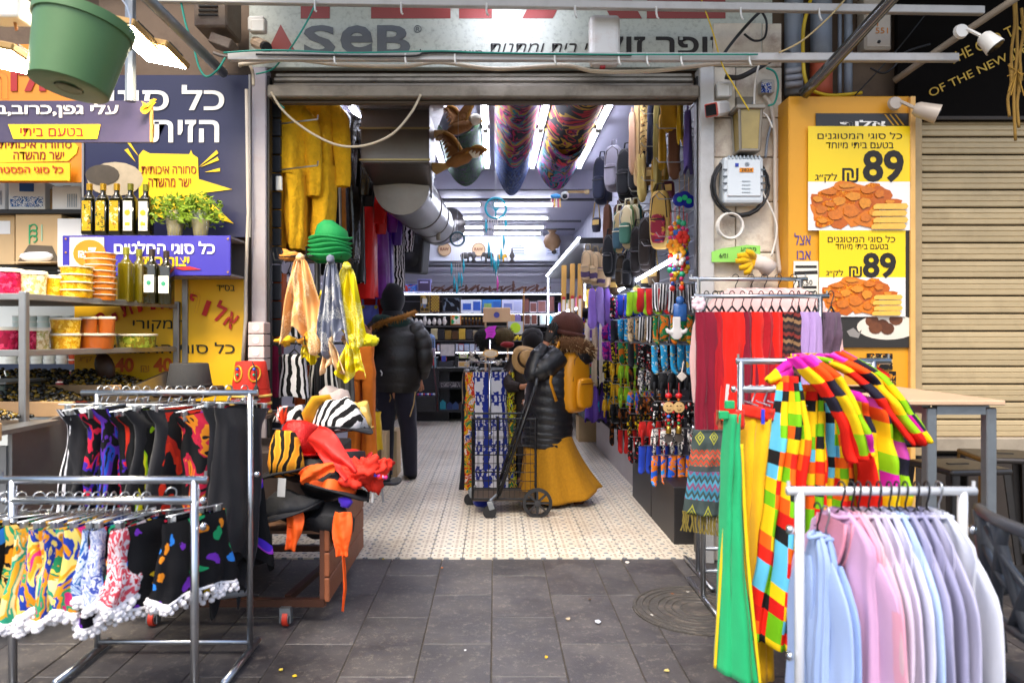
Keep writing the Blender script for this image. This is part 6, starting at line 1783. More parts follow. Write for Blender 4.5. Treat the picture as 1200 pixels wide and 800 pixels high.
for v,u,Y in((234,496,6.3),(252,511,7.6)):
 q=P(u,v,Y)
 MB().box(q+Vector((-.0,-.02,0)),(.1,.03,.13),Matrix.Rotation(.5,3,'Z')).build('hatch',M('#4a4846',.5,.5),du)
text('1.5',INK,du,P(458,156,5.07),P(466,150,5.07),.02,depth=.001,name='marker_note')
bw=MB();q=P(514,262,7.4)
bw.ell(q,(.07,.02,.022),10,6);bw.tube([q,q+Vector((.0,-.01,-.17))],[(.02,.012),(.03,.012)],8)
solo(bw,'rag',FAB('#8f8676'),'grey rag knotted at the end of the metal duct','rag',smooth=True)
sk=thing('loudspeaker','black wedge loudspeaker hung under the metal duct','loudspeaker',P(487,295,8.2))
Rs=Matrix.Rotation(-.25,3,'Z')@Matrix.Rotation(.08,3,'Y')
q=P(487,295,8.3)
MB().box(q,(.27,.26,.5),Rs,bev=.03,seg=2).build('cabinet',M('#141414',.5,0,.1),sk)
MB().lathe([(0,0),(.09,0),(.095,.01)],20,q+Rs@Vector((0,-.132,-.1)),Rs@Matrix.Rotation(PI/2,3,'X')).build('woofer',M('#232323',.6),sk,True)
MB().box(q+Rs@Vector((0,-.132,.12)),(.16,.01,.1),Rs,bev=.004).build('horn',M('#1c1c1c',.6),sk)
MB().tube([q+Vector((0,.05,.25)),q+Vector((0,.1,.45))],.012,6).build('bracket',DARKM,sk)
cam2=thing('security_camera','white dome camera on a wooden arm under the bulkhead','camera',P(663,228,8.7))
MB().ell(P(662,229,8.6),(.05,.05,.05),12,8).build('dome',WHITEP,cam2,True)
MB().ell(P(662,230,8.555),(.03,.02,.03),10,7).build('lens',BLACKP,cam2,True)
MB().box(P(678,225,8.65),(.26,.03,.025)).build('arm',M('#a98a5c',.6),cam2)
MB().box(P(688,225,8.62),(.05,.03,.05)).build('mount',M('#b59a6a',.6),cam2)
fm=thing('mobile','blue fish mobile with dangling coloured tails','ornament',P(651,231,8.3))
MB().ell(P(651,230,8.3),(.06,.03,.03),12,8).build('fish_body',M('#2a7ab0',.4),fm,True)
for k in range(6):MB().tube([P(646+2*k,233,8.3),P(645.5+2.2*k,243,8.3)],.007,5).build('tail_strip',M(('#d8d0c0','#c84a6a','#e0b03a')[k%3],.5),fm)
TURQ=M('#1f9ab0',.7,0,.2,20,name='turquoise_feather')
def dreamcatcher(label,u,v,Y,r,drops,tree=True,mat=TURQ):
 p=P(u,v,Y)
 t=thing('dreamcatcher',label,'dreamcatcher',p,0,'dreamcatchers hung in the rear room')
 MB().tube(arc(p,r,0,2*PI*29/30,29),.011,6,True).build('hoop',mat,t,True)
 mb=MB()
 if tree:
  mb.tube([p+Vector((0,0,-r)),p+Vector((0,0,-r*.2))],.008,5)
  for k in range(9):
   a=PI*(.08+.84*k/8)
   mb.tube([p+Vector((0,0,-r*.3)),p+Vector((r*.4*math.cos(a),0,r*.25*math.sin(a))),p+Vector((r*.95*math.cos(a),0,r*.95*math.sin(a)))],.0035,4)
 else:
  for k in range(8):
   a=PI*k/4
   mb.tube([p,p+Vector((r*math.cos(a),0,r*math.sin(a)))],.002,4)
 mb.build('web',mat,t)
 MB().tube([p+Vector((0,0,r)),p+Vector((0,0,r+.35))],.0025,4).build('cord',WIRE,t)
 for k,(dx,L,m_)in enumerate(drops):
  x=p.x+dx*r
  z0=p.z-r*math.sqrt(max(0,1-dx*dx))
  MB().tube([(x,Y,z0),(x,Y,z0-L)],.003,4).build('thread',M('#d6d0c8',.6),t)
  MB().tube([(x,Y,z0-L+.03),(x+.004,Y,z0-L-.05),(x,Y,z0-L-.13)],[(.004,.003),(.02,.006),(.003,.002)],6).build('feather',m_,t,True)
 return t
PINKF=M('#c84aa0',.7)
dreamcatcher('large turquoise tree of life dreamcatcher with a pink feather',581,244,7.4,.105,[(-.95,.1,TURQ),(-.7,.3,TURQ),(-.45,.38,TURQ),(-.2,.42,TURQ),(.0,.46,TURQ),(.2,.4,TURQ),(.15,.62,PINKF),(.5,.33,TURQ),(.75,.22,TURQ),(.95,.08,TURQ)])
dreamcatcher('small dark dreamcatcher with turquoise feathers nearer the duct',536,280,8.0,.075,[(-.9,.25,TURQ),(-.5,.36,TURQ),(-.1,.42,TURQ),(.2,.32,TURQ),(.6,.34,TURQ),(.9,.22,TURQ)],False,M('#3a5a64',.6))
YW=12.3
S('rear_shelving_back',DARKW,((-.2,12.75,1.05),(3.2,.1,2.1)))
rk=thing('rear_shelving','black slatted shelving with lit edges across the rear wall','shelving',(-.2,YW,0))
SHV=M('#1c1c20',.5,0,.1)
LEDM=EMIT('#e8ecff',9,'lit_strip')
for v,lit,dep in((308,0,.34),(343,1,.3),(367,1,.4),(381,0,.4),(398,0,.4),(412,1,.4)):
 z=PZ(v,YW)
 MB().box((-.2,YW+.25,z-.02),(2.75,dep,.025)).build('board',SHV,rk)
 MB().box((-.2,YW+.25-dep/2-.006,z-.018),(2.75,.012,.011 if lit else .012)).build('lit_edge' if lit else 'edge_strip',LEDM if lit else M('#8d8f96',.4,.5),rk)
for v in(318,329,352,389):
 MB().box((-.2,YW+.4,PZ(v,YW)),(2.75,.012,.012)).build('slat_groove',M('#7a7c84',.4,.6),rk)
for u in(478,565,652):MB().box((PX(u,YW),YW+.42,1.0),(.04,.03,2.0)).build('upright',SHV,rk)
lbx=thing('light_box','long white sign panel on the rear wall below the ceiling','sign',(-.1,12.7,2.8))
MB().box((PX(575,12.66),12.7,PZ(291,12.66)),(2.35,.05,.44),bev=.005).build('panel',M('#d6d8e2',.5,0,.03),lbx)
for t0,a,b_ in((('notice','white paper notice with four lines of print on the rear wall','notice'),599,616),(('notice','white framed notice with a round black stamp on the rear wall','notice'),640,656)):
 nn=thing(t0[0],t0[1],t0[2],P((a+b_)/2,300,12.65))
 q0,q1=P(a,299,12.66),P(b_,285,12.66)
 MB().box(((q0.x+q1.x)/2,12.665,(q0.z+q1.z)/2),(q1.x-q0.x,.008,q1.z-q0.z)).build('sheet',M('#c6cce0',.5),nn)
 for k in range(4):MB().box(((q0.x+q1.x)/2,12.66,q1.z-.04-k*.045),((q1.x-q0.x)*(.8 if k else .5),.004,.012)).build('print_line',M('#4a5878',.6),nn)
 if a==640:MB().lathe([(.025,0),(.045,0),(.045,.004),(.025,.004)],14,((q0.x+q1.x)/2+.02,12.658,q0.z+.06),Matrix.Rotation(PI/2,3,'X')).build('stamp',INK,nn)
for k,u in enumerate((521,561)):
 dd=thing('wooden_disc',('left','right')[k]+' round pale wooden disc lettered RAW on the rear wall','sign',P(u,292,12.6),0,'round wooden discs on the rear wall')
 MB().lathe([(0,0),(.115,0),(.12,.006),(.12,.03),(0,.03)],28,P(u,292.5,12.66),Matrix.Rotation(PI/2,3,'X')).build('disc',M('#c9a982',.6,0,.12,12),dd,AUTO)
 q=P(u,292.5,12.625)
 text('RAW',M('#7a3a1c',.5),dd,q+Vector((-.075,0,-.02)),q+Vector((.075,0,-.02)),.055,bold=.03)
 MB().tube(arc(q,.108,0,2*PI*23/24,23),.004,5,True).build('burnt_edge',M('#4a2a14',.6),dd)
GRYE,GOLE=M('#3a3634',.5,0,.3,14),M('#b08a1c',.35,.5)
def elephant(label,u,v,Y,h,mat,face=1):
 p=P(u,v,Y)
 t=thing('elephant_figure',label,'figurine',p,0,'elephant figures on the top ledge')
 s=h
 mb=MB()
 mb.ell(p+Vector((0,0,.62*s)),(.5*s,.3*s,.34*s),12,8)
 mb.ell(p+Vector((face*.5*s,0,.74*s)),(.22*s,.2*s,.24*s),10,7)
 mb.tube([p+Vector((face*.66*s,0,.7*s)),p+Vector((face*.76*s,0,.45*s)),p+Vector((face*.74*s,0,.15*s))],[.1*s,.07*s,.045*s],7)
 for x in(-.3,.3):
  for y in(-.16,.16):mb.tube([p+Vector((x*s,y*s,.55*s)),p+Vector((x*s,y*s,0))],[.13*s,.1*s],7)
 mb.build('body',mat,t,True)
 for y in(-1,1):MB().ell(p+Vector((face*.42*s,y*.2*s,.72*s)),(.16*s,.04*s,.22*s),8,6).build('ear',mat,t,True)
elephant('grey elephant figure, leftmost on the top ledge',545,307,12.25,.17,GRYE)
elephant('grey elephant figure beside the hanging pink feather',573,307,12.25,.17,GRYE,-1)
elephant('gold elephant figure right of the pink feather',587,307,12.25,.14,GOLE)
for k,(u,lab)in enumerate(((600,'dark horn shaped figure standing on the top ledge'),(555,'small black candlestick figure between the grey elephants'))):
 MBq=MB();p=P(u,307,12.25);MBq.lathe([(.05,0),(.02,.05),(.05,.1),(.02,.17),(.012,.24-.12*k)],10,p);solo(MBq,'figurine',GRYE,lab,'figurine',smooth=True)
CARV=M('#4a2414',.5,0,.4,14,name='dark_carving')
for k in range(30):
 u=505+k*4.6
 p=P(u,342,12.25)
 h=rnd.uniform(.06,.2)
 mb=MB()
 if k%3==0:mb.lathe([(.03,0),(.018,h*.4),(.03,h*.6),(.012,h*.8),(.022,h*.9),(0,h)],8,p)
 else:mb.tube([p+Vector((-.05,0,.012)),p+Vector((.0,.0,.04+.03*(k%2))),p+Vector((.1,0,h*.5+.02))],[.013,.02,.012],6)
 solo(mb,'carving',CARV,'small dark carved wooden %s, number %d along the upper lit shelf'%('figure' if k%3==0 else 'pipe',k+1),'carving','dark carvings on the upper lit shelf',True)
def boxed(name,label,cat,u0,u1,v0,v1,Y,d,mat,face=None,grp=None,facebits=()):
 a,c=P(u0,v1,Y),P(u1,v0,Y)
 t=thing(name,label,cat,((a.x+c.x)/2,Y+d/2,a.z),0,grp)
 w,h=c.x-a.x,c.z-a.z
 MB().box(((a.x+c.x)/2,Y+d/2,(a.z+c.z)/2),(w,d,h),bev=.004).build('box',mat,t)
 if face is not None:MB().box(((a.x+c.x)/2,Y-.002,(a.z+c.z)/2),(w*.86,.004,h*.84)).build('front_print',face,t)
 for k,(n,fx,fz,fw,fh,m_)in enumerate(facebits):
  MB().box((a.x+w*fx,Y-.006-.002*k,a.z+h*fz),(w*fw,.005,h*fh)).build(n,m_,t)
 return t
GB='boxed games on the lit shelves'
boxed('game_box','blue game box at the left end of the upper lit shelf','box',470,488,333,342,12.2,.2,M('#2a5ab8',.4),pat('marble',['#2a5ab8','#5a8ad8','#c84a3a','#2a5ab8'],9,1,'Object'),GB)
boxed('game_box','lavender framed box with a dark window on the upper lit shelf','box',489,505,327,342,12.2,.2,M('#8f8fc8',.5),M('#4a3a5a',.4),GB,(('label',.5,.75,.6,.12,M('#b8b0e0',.5)),))
boxed('game_box','gold box with a cat face clock print beside the chessboard','box',492.5,503,345,366,12.2,.12,M('#8a6a2a',.5),pat('blobs',['#a8842a','#4a3a20','#c8a85a','#6a7a8a'],12,.5,'Object'),GB,(('clock',.5,.62,.5,.3,M('#d8d0c0',.5)),('belly',.5,.35,.3,.2,M('#5a6a8a',.5))))
cbx=boxed('chess_board','gold and brown chessboard standing on the middle lit shelf','board',504.5,515,345,366,12.2,.06,M('#5a2a14',.5),M('#3a160a',.4),GB)
a,c=P(504.5,366,12.2),P(515,345,12.2)
for i in range(6):
 for j in range(10):
  if(i+j)%2:MB().box((a.x+(c.x-a.x)*(.12+.152*i),12.193,a.z+(c.z-a.z)*(.1+.089*j)),((c.x-a.x)*.15,.006,(c.z-a.z)*.088)).build('gold_square',M('#c9a02c',.4),cbx)
boxed('game_box','black box with a silver car print on the middle lit shelf','box',518,540,348,366,12.2,.2,M('#15151a',.4),pat('marble',['#15151a','#15151a','#6a7484','#15151a'],5,1,'Object'),GB)
for k,(u0,u1,lab,c1,c2)in enumerate(((540,564,'white and blue laptop toy box, left one','#dfe4f0','#2a5ac0'),(565,587,'bright blue board game box in the middle','#2a7ac8','#8aa85a'),(588,612,'white and lilac toy box right of the blue game','#cfd0e8','#7a84c0'))):
 boxed('game_box',lab+' on the middle lit shelf','box',u0,u1,351,366,12.15,.25,M(c1,.4),None,GB,(('front_print',.3,.45,.4,.5,M(c2,.4,0,.3,10)),('side_print',.78,.5,.36,.7,M(('#2a5ac0','#1f62b8','#b8bce0')[k],.4))))
boxes=[(612,620,350,'#5a2a24','maroon perfume box'),(621,629,354,'#c8b8c0','pale perfume box'),(630,640,352,'#9a8a9a','mauve perfume box'),(641,650,346,'#2a2a34','black perfume box')]
for u0,u1,v0,c,lab in boxes:boxed('perfume_box',lab+' near the right end of the middle lit shelf','box',u0,u1,v0,366,12.2,.1,M(c,.4),M('#6a3a34',.4,0,.4,12),'perfume boxes')
for k,u in enumerate((488,493,498,503,509,515,521)):
 mb=MB();p=P(u,380.5,12.15);hh=(.09,.07,.13,.08,.1,.09,.12)[k]
 mb.ell(p+Vector((0,0,hh*.5)),(.035,.035,hh*.5),10,8,None,.3,k);mb.ell(p+Vector((.0,-.01,hh*.95)),.022,8,6)
 solo(mb,'figurine',M('#d8d0c8',.5,0,.15,12),'%s white stone figurine from the left under the middle lit shelf'%('first','second','third','fourth','fifth','sixth','seventh')[k],'figurine','white figurines',True)
boxed('sweet_pack','orange and green packet between the figurines and brown bottles','packet',528,540,369,380.5,12.1,.08,M('#e08a2a',.4),pat('blobs',['#e8e0d0','#2a9a5a','#e0701c','#e8e0d0'],14,.5,'Object'),None)
for k in range(7):
 p=P(542+4*k,380.5,12.1)
 t=thing('small_bottle','%s little brown bottle with gold cap, row behind the tan sign'%('first','second','third','fourth','fifth','sixth','seventh')[k],'bottle',p,0,'little brown bottles')
 MB().lathe([(.018,0),(.02,.07),(.008,.09),(.008,.1)],10,p).build('glass',M('#4a2a12',.2),t,True)
 MB().lathe([(.012,.095),(.012,.12),(0,.12)],8,p).build('cap',GOLE,t,AUTO)
for k,(u,c,lab)in enumerate(((600,'#c89a5a','honey coloured'),(607,'#7a6aa0','violet'),(618,'#5a2a1c','dark red'),(626,'#6a3424','brown red'),(636,'#b8c8c0','pale mint'),(645,'#1f8a9a','teal'))):
 boxed('perfume_box',lab+' boxed perfume on the shelf by the wooden pole','box',u-3.5,u+3.5,368,380.5,12.1,.1,M('#d8d4d0' if k>1 else c,.5),M(c,.4,0,.3,14),'perfume boxes')
pk=[('#c8b88a','tan'),('#2a2a2e','black'),('#8a6a2a','ochre'),('#5a3a20','brown'),('#c8a23a','gold'),('#3a3a40','charcoal'),('#9a8a6a','khaki'),('#b8b8c4','silver')]
for k,(c,nm)in enumerate(pk):boxed('gift_box',nm+' gift box on the third shelf behind the tan sign','box',505+k*8.2,512.3+k*8.2,385+(k*5%4),397.5,12.1,.12,M(c,.5),M(c,.3,.3,.4,20),'gift boxes')
for k in range(8):
 cc=('#a83a3a','#c8ccd8','#3a5a9a','#d8d8dc','#c84a5a','#5a8ac0','#d0d0d8','#8a2a3a')[k]
 boxed('toy_pack','%s small boxed trinket on the lowest lit shelf from the left'%('first','second','third','fourth','fifth','sixth','seventh','eighth')[k],'box',512+k*6.4,517.6+k*6.4,403,411.5,12.05,.08,M(cc,.4),M('#c4c8d8',.4,0,.5,25),'small boxed trinkets')
cg=thing('bird_cage','small pale blue wire bird cage on the counter shelf','cage',P(505,411,11.8))
p=P(505,411,11.8)
for k in range(10):
 a=2*PI*k/10
 MB().tube([p+Vector((.065*math.cos(a),.065*math.sin(a),0)),p+Vector((.065*math.cos(a),.065*math.sin(a),.2)),p+Vector((.03*math.cos(a),.03*math.sin(a),.26))],.006,4).build('bar',M('#8aa0c8',.4),cg)
MB().lathe([(.07,0),(.07,.02),(0,.02)],14,p).build('base',M('#8aa0c8',.4),cg)
MB().lathe([(.07,.2),(.05,.25),(0,.28)],14,p).build('roof',M('#7a94c0',.4),cg,True)
ct=thing('shop_counter','black shop counter with open compartments at the back of the shop','counter',(-.5,11.5,0))
YC2=11.4
for u0,u1,v0,v1,n in((487,512,430,483,'front_panel'),(512,560,431,435,'counter_top'),(512,514.5,435,481,'side'),(545,547,435,481,'side'),(514,546,454.5,456,'shelf'),(514,546,480,483,'plinth')):
 a,c=P(u0,v1,YC2),P(u1,v0,YC2)
 MB().box(((a.x+c.x)/2,YC2+.25,max(.0,a.z)/2+c.z/2),(c.x-a.x,.5,c.z-max(0,a.z))).build(n,SHV,ct)
MB().box((PX(530,YC2),YC2+.48,.4),(.44,.02,.8)).build('back_panel',M('#14130f',.7),ct)
MB().box((PX(600,YC2),YC2+.25,.42),(1.0,.5,.84)).build('front_panel',SHV,ct)
MB().box((-1.0,YC2+.4,.42),(.55,.5,.84)).build('front_panel',SHV,ct)
gc=thing('glass_showcase','small glass topped showcase on the left end of the counter','showcase',P(499,430,11.3))
a,c=P(489,431,11.3),P(511,419,11.3)
MB().box(((a.x+c.x)/2,11.45,(a.z+c.z)/2),(c.x-a.x,.3,c.z-a.z),bev=.003).build('glass',M('#7a94a0',.1,0,.4,8),gc)
MB().box(((a.x+c.x)/2,11.45,c.z),(c.x-a.x+.02,.32,.012)).build('frame',GALV,gc)
for lab,u0,u1,v0,v1,c1,c2 in(('white box with a dark seal standing on the showcase',500,510,408,418,'#c8b8c0','#8a7a8a'),('red boxed trinket with dark window on the counter',517,523,416,424,'#a82a3a','#2a3a8a'),('black card of white trinkets on the counter display',515,534,402,418,'#15151a','#b8b0ac'),('black till display on the counter',513,532,423,430,'#1c1a1c','#2a2a30'),('black slim stand on the counter edge',533,537,418,430,'#141416','#1c1c20'),('lime and white packet on the counter',538,548,414,419.5,'#a8c84a','#d8d0b0'),('white and orange packets lying on the counter',537,550,423.5,429.5,'#d8c0b8','#c8a05a')):
 boxed('counter_goods',lab,'goods',u0,u1,v0,v1,11.28,.1,M(c1,.4),M(c2,.4,0,.4,22))
boxed('crate','black edged crate of small toys on the floor by the counter','crate',487,511,464,482,10.9,.25,M('#17161a',.5),M('#0f0e10',.6))
for k in range(9):
 mb=MB();mb.ell(P(490+2.3*k,462,11.0),(.022,.03,.02),8,6);solo(mb,'toy',M(('#a82a3a','#3a4ab0','#c8ccd8')[k%3],.4),'%s small toy in the crate by the counter'%('first red','first blue','first white','second red','second blue','second white','third red','third blue','third white')[k],'toy','toys in the crate',True)
boxed('goods_tray','grey and white tray of trinkets in the upper counter compartment','tray',515,541,447,454,11.5,.1,M('#4a464a',.5),pat('marble',['#8a8488','#3a363a','#b0a8a8','#4a464a'],30,1,'Object'))
for k,(u,c,lab)in enumerate(((519,'#1f8a9a','turquoise'),(527,'#2a3a6a','dark blue'),(534,'#2f4a7a','slate blue'),(541,'#4a2a20','brown'))):
 p=P(u,480,11.5);h=.11 if k==0 else .08
 t=thing('house_figure',lab+' little house figure in the lower counter compartment','figurine',p,0,'house figures')
 MB().box(p+Vector((0,0,h/2)),(.09,.06,h)).build('walls',M(c,.5),t)
 MB().poly([p+Vector((-.055,-.035,h)),p+Vector((.055,-.035,h)),p+Vector((0,-.035,h+.05))],(0,.07,0)).build('roof',M(c,.5,0,.3),t)
mb=MB();mb.tube([P(513,482,11.0),P(511,455,11.1),P(508,428,11.2)],.012,6);solo(mb,'walking_stick',M('#3a1414',.4),'dark stick with red tip leaning on the counter','stick')
mb=MB();mb.tube([P(508,428,11.19),P(507,418,11.2)],.014,6);solo(mb,'stick_handle',M('#b01c24',.4),'red stick top showing above the counter edge','stick')
mb=MB();mb.tube([P(612,452,10.2),P(614,338,10.4)],.012,6);solo(mb,'wooden_pole',M('#9a6a34',.5),'thin wooden pole standing between the perfume shelves','pole')
cp=thing('shelf_canopy','black overhead shelf with a lit white edge along the right of the rear room','shelf',(1.2,9.8,2.36))
MB().box((1.17,9.8,2.345),(.6,4.7,.06)).build('underside',SHV,cp)
MB().bar((.862,7.42,2.37),(.862,12.1,2.36),.018,.018).build('lit_edge',LEDM,cp)
MB().bar((.88,12.0,2.34),(.88,12.0,1.55),.016).build('lit_edge',LEDM,cp)
MB().bar((.95,8.0,1.68),(.95,12.0,1.70),.02,.02).build('lit_edge',LEDM,cp)
MB().box((1.2,10.0,1.66),(.5,4.0,.03)).build('board',SHV,cp)
MB().bar((.98,7.9,2.3),(.98,7.9,1.75),.012).build('lit_edge',LEDM,cp)
for k,u in enumerate((662,671,679)):
 sk_=thing('wooden_ski','%s tall yellow wooden ski standing under the canopy'%('left','middle','right')[k],'ski',P(u,380,7.6),0,'wooden skis')
 q0,q1=P(u-2+k,392,7.6),P(u+1*(k-1),309+2*(k==0),7.75)
 MB().bar(q0,q1,.055,.02,.006).build('plank',M('#b5852c',.45,0,.3,7),sk_)
 MB().bar(q0.lerp(q1,.1)+Vector((0,-.012,0)),q0.lerp(q1,.5)+Vector((0,-.012,0)),.03,.004).build('pale_stripe',M('#d8cdb8',.5),sk_)
 MB().lathe([(0,0),(.02,0),(.02,.004)],12,q0.lerp(q1,.52)+Vector((0,-.012,0)),Matrix.Rotation(PI/2,3,'X')).build('red_badge',REDINK,sk_)
vb=MB();q=P(647,283,10.5);vb.lathe([(.0,-.14),(.1,-.08),(.13,0),(.1,.08),(.04,.12),(.07,.16)],16,q);solo(vb,'lantern',M('#8a6a4a',.5,0,.4,12),'painted gourd lantern hanging before the rear wall at the right','lantern',smooth=True)
rg=thing('side_shelving','black side shelving packed with goods under the canopy','shelving',(1.25,10,0))
for z in(.45,.9,1.3):MB().box((1.22,10.0,z),(.45,4.2,.025)).build('board',SHV,rg)
cl_=('red','blue','tan','white','green','violet','yellow','brown')
ch_=('#a82a2a','#2a4a9a','#b09a70','#d0d0d4','#3a7a4a','#6a4a9a','#c8a82a','#5a3a24')
for r_,z in enumerate((.915,1.315,1.675)):
 for k in range(8):
  y=8.1+k*.5
  t=thing('goods_box','%s goods box on the %s board of the side shelving'%(cl_[(k+3*r_)%8],('lower','middle','upper')[r_]),'box',(1.06,y,z),0,'goods boxes under the canopy')
  h=rnd.uniform(.14,.26)
  MB().box((1.1,y,z+h/2),(.16,.2,h),bev=.004).build('box',M(ch_[(k+3*r_)%8],.5),t)
  MB().box((1.1,y-.102,z+h/2),(.12,.004,h*.6)).build('front_print',M(ch_[(k+r_+4)%8],.4,0,.4,20),t)
wl=thing('slatwall','dark slatted display wall with wire hooks along the right side of the shop','display wall',(1.46,7,0))
MB().box((1.47,6.9,1.95),(.03,4.6,2.7)).build('back_board',SLATW,wl)
for k in range(24):MB().box((1.452,6.9,.75+k*.11),(.006,4.6,.012)).build('groove',M('#5a5c68',.5),wl)
MB().bar((1.16,4.75,1.87),(1.2,8.6,1.75),.018,.02).build('lit_strip',LEDM,wl)
for y0,y1 in((4.75,5.45),(5.46,6.2)):MB().box((1.30,(y0+y1)/2,.19),(.25,y1-y0-.01,.38),bev=.004).build('plinth',M('#1c1b1d',.5),wl)
MB().box((1.36,7.6,.18),(.22,2.7,.36),bev=.004).build('plinth',M('#b0a8a4',.6,0,.15),wl)
HK=WIRE
def mkhook():
 mb=MB();mb.tube([(0,0,0),(-.33,0,0),(-.35,0,.03)],.004,5);me=mb.mesh('hook');me.materials.append(HK);return me
hook_me=mkhook()
def hk_at(x,y,z):put('hook',hook_me,wl,Vector((x,y,z))-wl.location)
def sock_mesh(kind):
 mb=MB()
 if kind==0:mb.tube([(0,0,.0),(0,0,-.1),(0,-.005,-.17),(0,-.03,-.21),(0,-.075,-.225)],[(.034,.011),(.033,.012),(.033,.014),(.03,.014),(.016,.011)],8)
 elif kind==1:mb.tube([(0,0,0),(0,0,-.07),(0,.002,-.15),(0,0,-.21)],[(.04,.011),(.036,.013),(.042,.014),(.03,.011)],8)
 else:
  mb.tube([(0,0,0),(0,0,-.06),(0,0,-.13)],[(.03,.011),(.04,.013),(.042,.012)],8)
  for k in range(4):mb.tube([(0,-.03+.02*k,-.12),(0,-.034+.023*k,-.2-.012*(k in(1,2)))],[(.011,.009),(.008,.007)],6)
  mb.tube([(0,-.03,-.07),(0,-.062,-.13)],[(.012,.009),(.009,.007)],6)
 me=mb.mesh('sock',smooth=True);me.materials.append(BLACKF);return me
SM=[sock_mesh(0),sock_mesh(1),sock_mesh(2)]
SC_=[('black and white striped',pat('zebra',['#e0dcd8','#121214'],14,.5,'Object')),('yellow and black',pat('blobs',['#121212','#d9b81c','#d9b81c'],30,.4,'Object')),('lime green',FAB('#9ac81c',.2)),('bright red',FAB('#c81f1c',.2)),('sky blue spotted',pat('blobs',['#2a9ad0','#e0b83a','#dce4e8'],30,.35,'Object')),('royal blue',FAB('#1f3fb0',.2)),('magenta and violet',pat('marble',['#c81f8a','#5a2a9a','#c84aa8'],14,1,'Object')),('black with red print',pat('blobs',['#121214','#c82a2a','#dcdcdc'],34,.35,'Object')),('orange and green',pat('marble',['#d9701c','#1f7a4a','#d9a01c'],12,1,'Object')),('plain black',BLACKF),('cream leopard',pat('blobs',['#c8b08a','#3a2a1c','#8a6a3a'],40,.38,'Object')),('golden yellow',FAB('#d9a80f',.2)),('violet',FAB('#5a3a9a',.2)),('brown and black',pat('blobs',['#1a120c','#8a4a1c','#1a120c'],26,.5,'Object')),('grey knitted',FAB('#8a8684',.3)),('blue and orange',pat('marble',['#1f5ac8','#e0781c','#2a8ad8'],12,1,'Object')),('white patterned',pat('marble',['#dcd8d4','#3a3a44','#e0dcd8','#a82a3a'],20,1,'Object'))]
rows=[(1.74,[0,3,2,5,7,6,12,9],'first',0,1),(1.52,[8,0,10,4,9,6,5,16],'second',0,1),(1.31,[4,7,9,8,1,6,12,14],'third',0,1),(1.11,[9,16,13,2,11,1,9,12],'fourth',2,1),(.91,[7,13,15,2,11,1,9,12],'fifth',2,1),(.72,[16,3,1,13,9,11,4,12],'sixth',2,0),(.53,[15,5,7,3,13,1,11,12],'seventh',0,1)]
orow=('nearest','second','third','fourth','fifth','sixth','seventh','farthest')
oit=('tip','second','middle','fourth','innermost')
for z,seq,rn,k0,k1 in rows:
 for i,ci in enumerate(seq):
  y=5.12+i*.46+rnd.uniform(-.03,.03)
  if z<.6 and i>4:continue
  hk_at(1.46,y,z)
  nm,m_=SC_[ci]
  for j in range(5):
   o=bpy.data.objects.new('sock' if k0!=2 else 'glove',SM[(k0,k1)[(i+j)%2 if z>1.3 else 0]])
   o.location=(1.13+j*.062,y+rnd.uniform(-.012,.012),z-.005)
   o.rotation_euler=(rnd.uniform(-.08,.08),rnd.uniform(-.06,.06),PI/2*0+rnd.uniform(-.5,.1))
   o.scale=(1.0,1.0,.86)
   reg(o,None)
   o.material_slots[0].link='OBJECT';o.material_slots[0].material=m_
   tag(o,'%s %s, %s place on the %s hook of the %s row'%(nm,'sock' if k0!=2 else 'glove',oit[j],orow[i],rn),'sock' if k0!=2 else 'glove','socks and gloves on the right wall')
for z in(2.05,2.3,2.55,2.8,3.05):
 for i in range(7):hk_at(1.46,5.0+i*.5,z+rnd.uniform(-.02,.02))
def backpack(label,u,v,Y,w,h,d,mat,rz=0.0,pocket=None,trim=None,group='bags hung on the right wall',strapm=None):
 p=P(u,v,Y)
 if group:w,d=w*.88,d*.8
 t=thing('backpack',label,'bag',p,rz,group)
 mb=MB()
 def f(s,tt):
  a=2*PI*s
  zz=math.cos(PI*tt)
  r_=abs(math.sin(PI*tt))**.45
  x=w/2*r_*math.copysign(abs(math.cos(a))**.5,math.cos(a))*(1-.12*(zz>.3)*(zz-.3))
  y=d/2*r_*math.copysign(abs(math.sin(a))**.6,math.sin(a))
  return Vector((x,y,h/2*math.copysign(abs(zz)**.7,zz)))
 mb.sheet(f,24,16,(w*2,h),True);mb.build('body',mat,t,True,local=True)
 mb=MB()
 mb.sheet(lambda s,tt:Vector((w*.36*abs(math.sin(PI*tt))**.3*math.copysign(abs(math.cos(2*PI*s))**.5,math.cos(2*PI*s)),-d/2-.018+.03*math.sin(2*PI*s),-h*.17+h*.24*math.cos(PI*tt))),18,10,(w,h*.5),True)
 pk=mb.build('pocket',pocket or mat,t,True,local=True)
 MB().tube([(-w*.3,-d/2-.05,-h*.02),(w*.3,-d/2-.05,-h*.02)],.005,5).build('zip',trim or BLACKP,pk,local=True)
 MB().tube([Vector((-w*.38,-d*.42,h*.02)),Vector((-w*.3,-d*.42,h*.36)),Vector((0,-d*.35,h*.47)),Vector((w*.3,-d*.42,h*.36)),Vector((w*.38,-d*.42,h*.02))],.006,5).build('zip',trim or BLACKP,t,True,local=True)
 for s in(-1,1):MB().tube([(s*w*.2,d*.4,h*.42),(s*w*.26,d*.75,h*.1),(s*w*.3,d*.45,-h*.42)],[(.02,.006)]*3,6).build('strap',strapm or mat,t,True,local=True)
 MB().tube([(-.03,0,h*.48),(-.02,0,h*.48+.06),(.02,0,h*.48+.06),(.03,0,h*.48)],.008,6).build('handle',trim or mat,t,True,local=True)
 return t
BKB,BKN=FAB('#17181d',.3),FAB('#23283c',.3)
